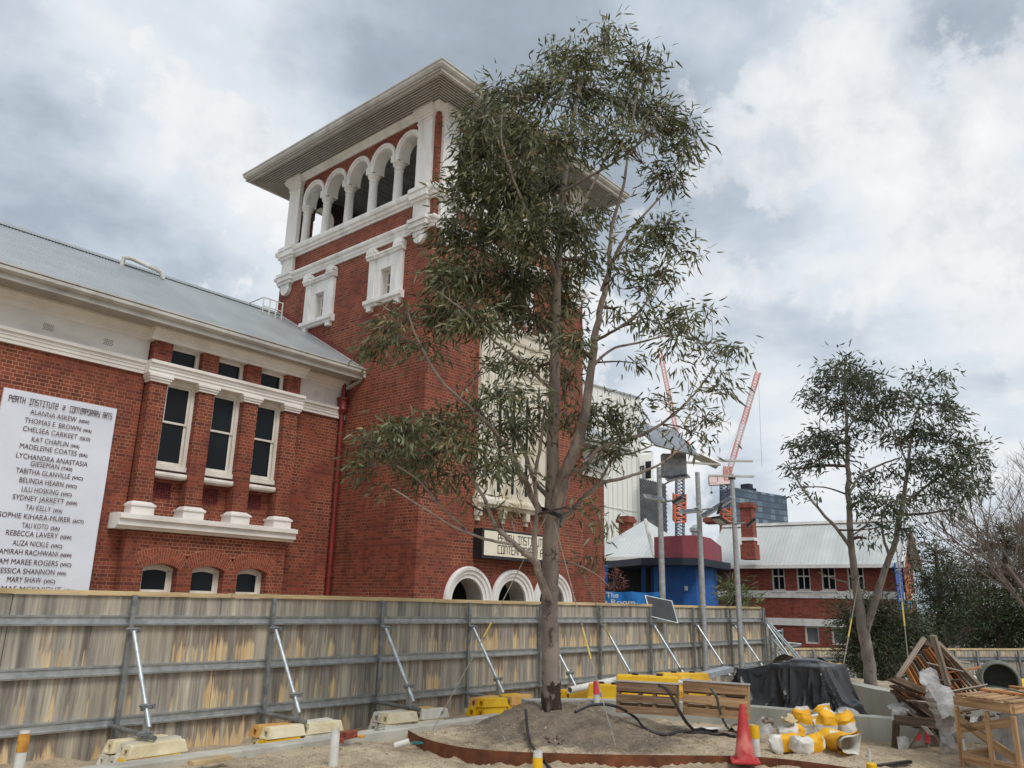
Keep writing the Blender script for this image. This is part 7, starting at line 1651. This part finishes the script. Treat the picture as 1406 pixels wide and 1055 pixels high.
# broken grey crates heaped behind it
hp = thing('broken_crate', 'heap of broken silvered crates with slatted side tilted up to a peak', 'crate', G(1275, 1075, 0)); BASE[hp.name] = Vector(hp.location)
dh = 9.6
P_ = lambda x, y, d=0: D(x, y, dh+d)
apx = P_(1268, 880, .1)
beamset(hp, 'frame_rail', m_grey_wood, [(P_(1228, 938, 0), P_(1269, 876, .1)), (P_(1281, 873, .0), P_(1302, 941, -.1)), (P_(1286, 882, .3), P_(1360, 958, .5))], .075, .04)
beamset(hp, 'frame_rail', m_dark_wood, [(P_(1268, 882, .2), P_(1292, 895, .5)), (P_(1228, 932, -.1), P_(1268, 948, -.1)), (P_(1232, 945, .1), P_(1300, 1000, .1))], .05, .07)
for i in range(9):
    t = i/8; a = P_(1243+30*t*1.0, 915-26*t, .25); b = P_(1268+62*t, 962+4*t, .3+.2*t)
    q = MB(); q.beam(a.lerp(b, .0), b, .055, .02, (0, 0, 1), .3*math.sin(i*3)); q.build('slat', (m_dark_wood, m_grey_wood, m_orange_wood)[(i*5) % 3 if i % 4 else 2], hp, bevel=.002)
for i in range(10):
    t = i/9; a = P_(1272+16*t, 882+6*t, .45); b = P_(1288+74*t, 958+2*t, .7)
    q = MB(); q.beam(a, b, .045+.02*(i % 2), .018, (0, 0, 1), .4*math.sin(i*7)); q.build('slat', (m_grey_wood, m_dark_wood, m_orange_wood, m_grey_wood)[i % 4], hp, bevel=.002)
q = MB(); q.add([P_(1246, 918, .55), P_(1270, 884, .6), P_(1290, 905, .8), P_(1330, 965, 1.0), P_(1265, 965, .7)], [(0, 1, 2, 3, 4)]); q.v += [tuple(Vector(v)+fw*.02) for v in q.v]; q.f.append((5, 6, 7, 8, 9)); q.build('black_lining', m_black, hp)
for k, (x0, y0, x1, y1, dd, m_) in enumerate(((1222, 933, 1266, 952, -.15, m_dark_wood), (1225, 942, 1270, 962, -.1, m_dark_wood), (1226, 948, 1275, 985, 0, m_dark_wood), (1236, 976, 1292, 1000, -.1, m_dark_wood), (1234, 984, 1290, 1008, -.05, m_dark_wood), (1244, 964, 1300, 975, .3, m_dark_wood))):
    q = MB(); q.beam(P_(x0, y0, dd), P_(x1, y1, dd+.1), .09, .025, (0, 0, 1), .2); q.build('board', m_, hp, bevel=.002)
lower = thing('timber_trestle', 'dark timber crate frame with splayed legs carrying the broken heap', 'crate', G(1270, 1080, 0)); BASE[lower.name] = Vector(lower.location)
def gp(x, y, d): p = D(x, y, d); return p
beamset(lower, 'post', m_dark_wood, [(gp(1231, 985, 9.5), V(gp(1231, 1060, 9.5).x, gp(1231, 1060, 9.5).y, -.05)), (gp(1305, 975, 9.6), V(gp(1305, 1060, 9.6).x, gp(1305, 1060, 9.6).y, -.05)), (gp(1250, 980, 10.2), V(gp(1250, 1060, 10.2).x, gp(1250, 1060, 10.2).y, -.05))], .07, .05)
beamset(lower, 'leg', m_grey_wood, [(gp(1266, 1000, 9.6), V(gp(1246, 1060, 9.5).x, gp(1246, 1060, 9.5).y, -.05)), (gp(1272, 1000, 9.6), V(gp(1276, 1060, 9.5).x, gp(1276, 1060, 9.5).y, -.05)), (gp(1276, 1000, 9.6), V(gp(1298, 1060, 9.6).x, gp(1298, 1060, 9.6).y, -.05))], .065, .04)
beamset(lower, 'cross_rail', m_dark_wood, [(gp(1228, 988, 9.45), gp(1308, 996, 9.55)), (gp(1250, 985, 10.1), gp(1310, 990, 10.1))], .05, .11)
q = MB(); q.beam(gp(1262.5, 1008, 9.56), gp(1260, 1017, 9.55), .035, .05); q.beam(gp(1273, 1006, 9.56), gp(1274, 1020, 9.55), .035, .05); q.build('paint_mark', m_pink, lower)
q = MB(); q.beam(gp(1269, 998, 9.38), gp(1278, 1009, 9.38), .09, .006); q.build('paper_tag', m_bagwhite, lower)
rs = random.Random(4)
for k in range(26):
    x0 = rs.uniform(1228, 1300); y0 = rs.uniform(885, 985) if x0 > 1250 else rs.uniform(935, 985); an = rs.uniform(-.3, 1.2); ln = rs.uniform(22, 62); dd = rs.uniform(-.1, .7)
    q = MB(); q.beam(P_(x0, y0, dd), P_(x0+ln*math.cos(an), y0+ln*math.sin(an)*.8, dd+rs.uniform(-.2, .3)), rs.choice((.03, .04, .06)), .014, (0, 0, 1), rs.uniform(-.8, .8)); q.build('splinter', rs.choice((m_dark_wood, m_grey_wood, m_grey_wood, m_orange_wood)), hp)
for k in range(48):
    x0 = rs.uniform(1238, 1400); y0 = rs.uniform(972, 1012); an = rs.choice((rs.uniform(-.5, .5), rs.uniform(1.0, 2.0))); ln = rs.uniform(20, 60); dd = rs.uniform(.1, .9)
    q = MB(); q.beam(P_(x0, y0, dd), P_(x0+ln*math.cos(an), min(1022, y0+ln*math.sin(an)*.8), dd+rs.uniform(-.3, .3)), rs.choice((.04, .06, .10)), .018, (0, 0, 1), rs.uniform(-.8, .8)); q.build('splinter', rs.choice((m_dark_wood, m_dark_wood, m_grey_wood)), hp)
# plastic sheeting caught on the heap
def sheet(pts, label, seed, amp=.10):
    """pts: rows of (px,py,depth)"""
    q = MB(); rows = [crspline([D(*p) for p in r_], 5) for r_ in pts]; cols = list(zip(*rows)); grid_ = [crspline(list(c), 5) for c in cols]; m_, n_ = len(grid_), len(grid_[0])
    q.v = [tuple(p) for c in grid_ for p in c]; q.f = [(i*n_+j, (i+1)*n_+j, (i+1)*n_+j+1, i*n_+j+1) for i in range(m_-1) for j in range(n_-1)]
    soft(q, amp, 6, seed); soft(q, amp*.4, 16, seed+1); return single(q, 'plastic_sheet', m_clear, label, 'plastic sheet', smooth=True)
sheet([[(1264, 914, 9.3), (1268, 925, 9.25), (1280, 920, 9.3)], [(1266, 945, 9.2), (1280, 945, 9.15), (1300, 948, 9.3)], [(1276, 965, 9.15), (1292, 970, 9.1), (1312, 965, 9.2)], [(1284, 1000, 9.15), (1298, 1005, 9.1), (1312, 1000, 9.2)], [(1292, 1045, 9.1), (1300, 1050, 9.1), (1312, 1050, 9.2)], [(1294, 1075, 9.0), (1302, 1078, 9.0), (1312, 1078, 9.1)]], 'torn white plastic sheet hanging down the front of the broken crates', 3)
sheet([[(1218, 970, 9.6), (1235, 965, 9.7), (1255, 968, 9.8)], [(1222, 980, 9.5), (1238, 976, 9.5), (1256, 978, 9.7)], [(1224, 992, 9.45), (1232, 990, 9.45), (1240, 988, 9.5)]], 'wisp of clear plastic snagged at the left corner of the broken crates', 5, .07)
sheet([[(1233, 1010, 9.4), (1240, 1008, 9.4), (1246, 1012, 9.4)], [(1231, 1035, 9.4), (1237, 1036, 9.38), (1243, 1034, 9.4)], [(1229, 1062, 9.4), (1234, 1064, 9.4), (1238, 1060, 9.4)]], 'strip of white plastic dangling from the dark trestle', 7, .05)
sheet([[(1318, 985, 9.9), (1335, 980, 9.9), (1352, 988, 10.0)], [(1320, 1010, 9.8), (1338, 1012, 9.7), (1356, 1008, 9.9)], [(1322, 1040, 9.8), (1340, 1046, 9.7), (1360, 1038, 9.9)], [(1318, 1070, 9.8), (1340, 1074, 9.7), (1362, 1068, 9.8)]], 'grey white plastic sheet bunched behind the raw crate posts', 15, .12)
crumple(tuple(D(1272, 1042, 10.1)), (.13, .13, .16), m_clear, 'bundle of clear plastic between the trestle legs', 9, amp=.14)
q = MB(); a = D(1202, 988, 10.6); q.add([a, a+right*.28+V(0, 0, -.02), a+right*.30+V(0, 0, -.16), a+right*.10+V(0, 0, -.03)], [(0, 1, 2, 3)]); q.v += [tuple(Vector(v)+fw*.15) for v in q.v]; q.f += [(4, 5, 6, 7), (0, 1, 5, 4)]
single(q, 'board', m_bagwhite, 'pale triangular board end poking out left of the broken crates', 'board')
q = MB(); a, b = G(1196, 1053, .03), G(1250, 1046, .05); q.beam(a, b, .05, .03); single(q, 'rail_offcut', m_black, 'black steel offcut lying on the sand left of the trestle', 'offcut')
q = MB(); a = G(1197, 1055, .06); q.lathe(a, [(.05, 0), (.05, .04), (.03, .05)], 10); single(q, 'pipe_fitting', m_yellow, 'small yellow plastic fitting on the sand by the black offcut', 'fitting', smooth=True)
peg(G(1195, 1050, 0), .16, .018, None, 'thin white peg standing in the sand left of the trestle')
for k, (x0, x1, y, lab) in enumerate(((1168, 1192, 946, 'short white pipe offcut lying on the upper wall left of the slender gum'),)):
    pipe_(D(x0, y, 15.0), D(x1, y+4, 14.7), .05, m_white_plastic, lab)
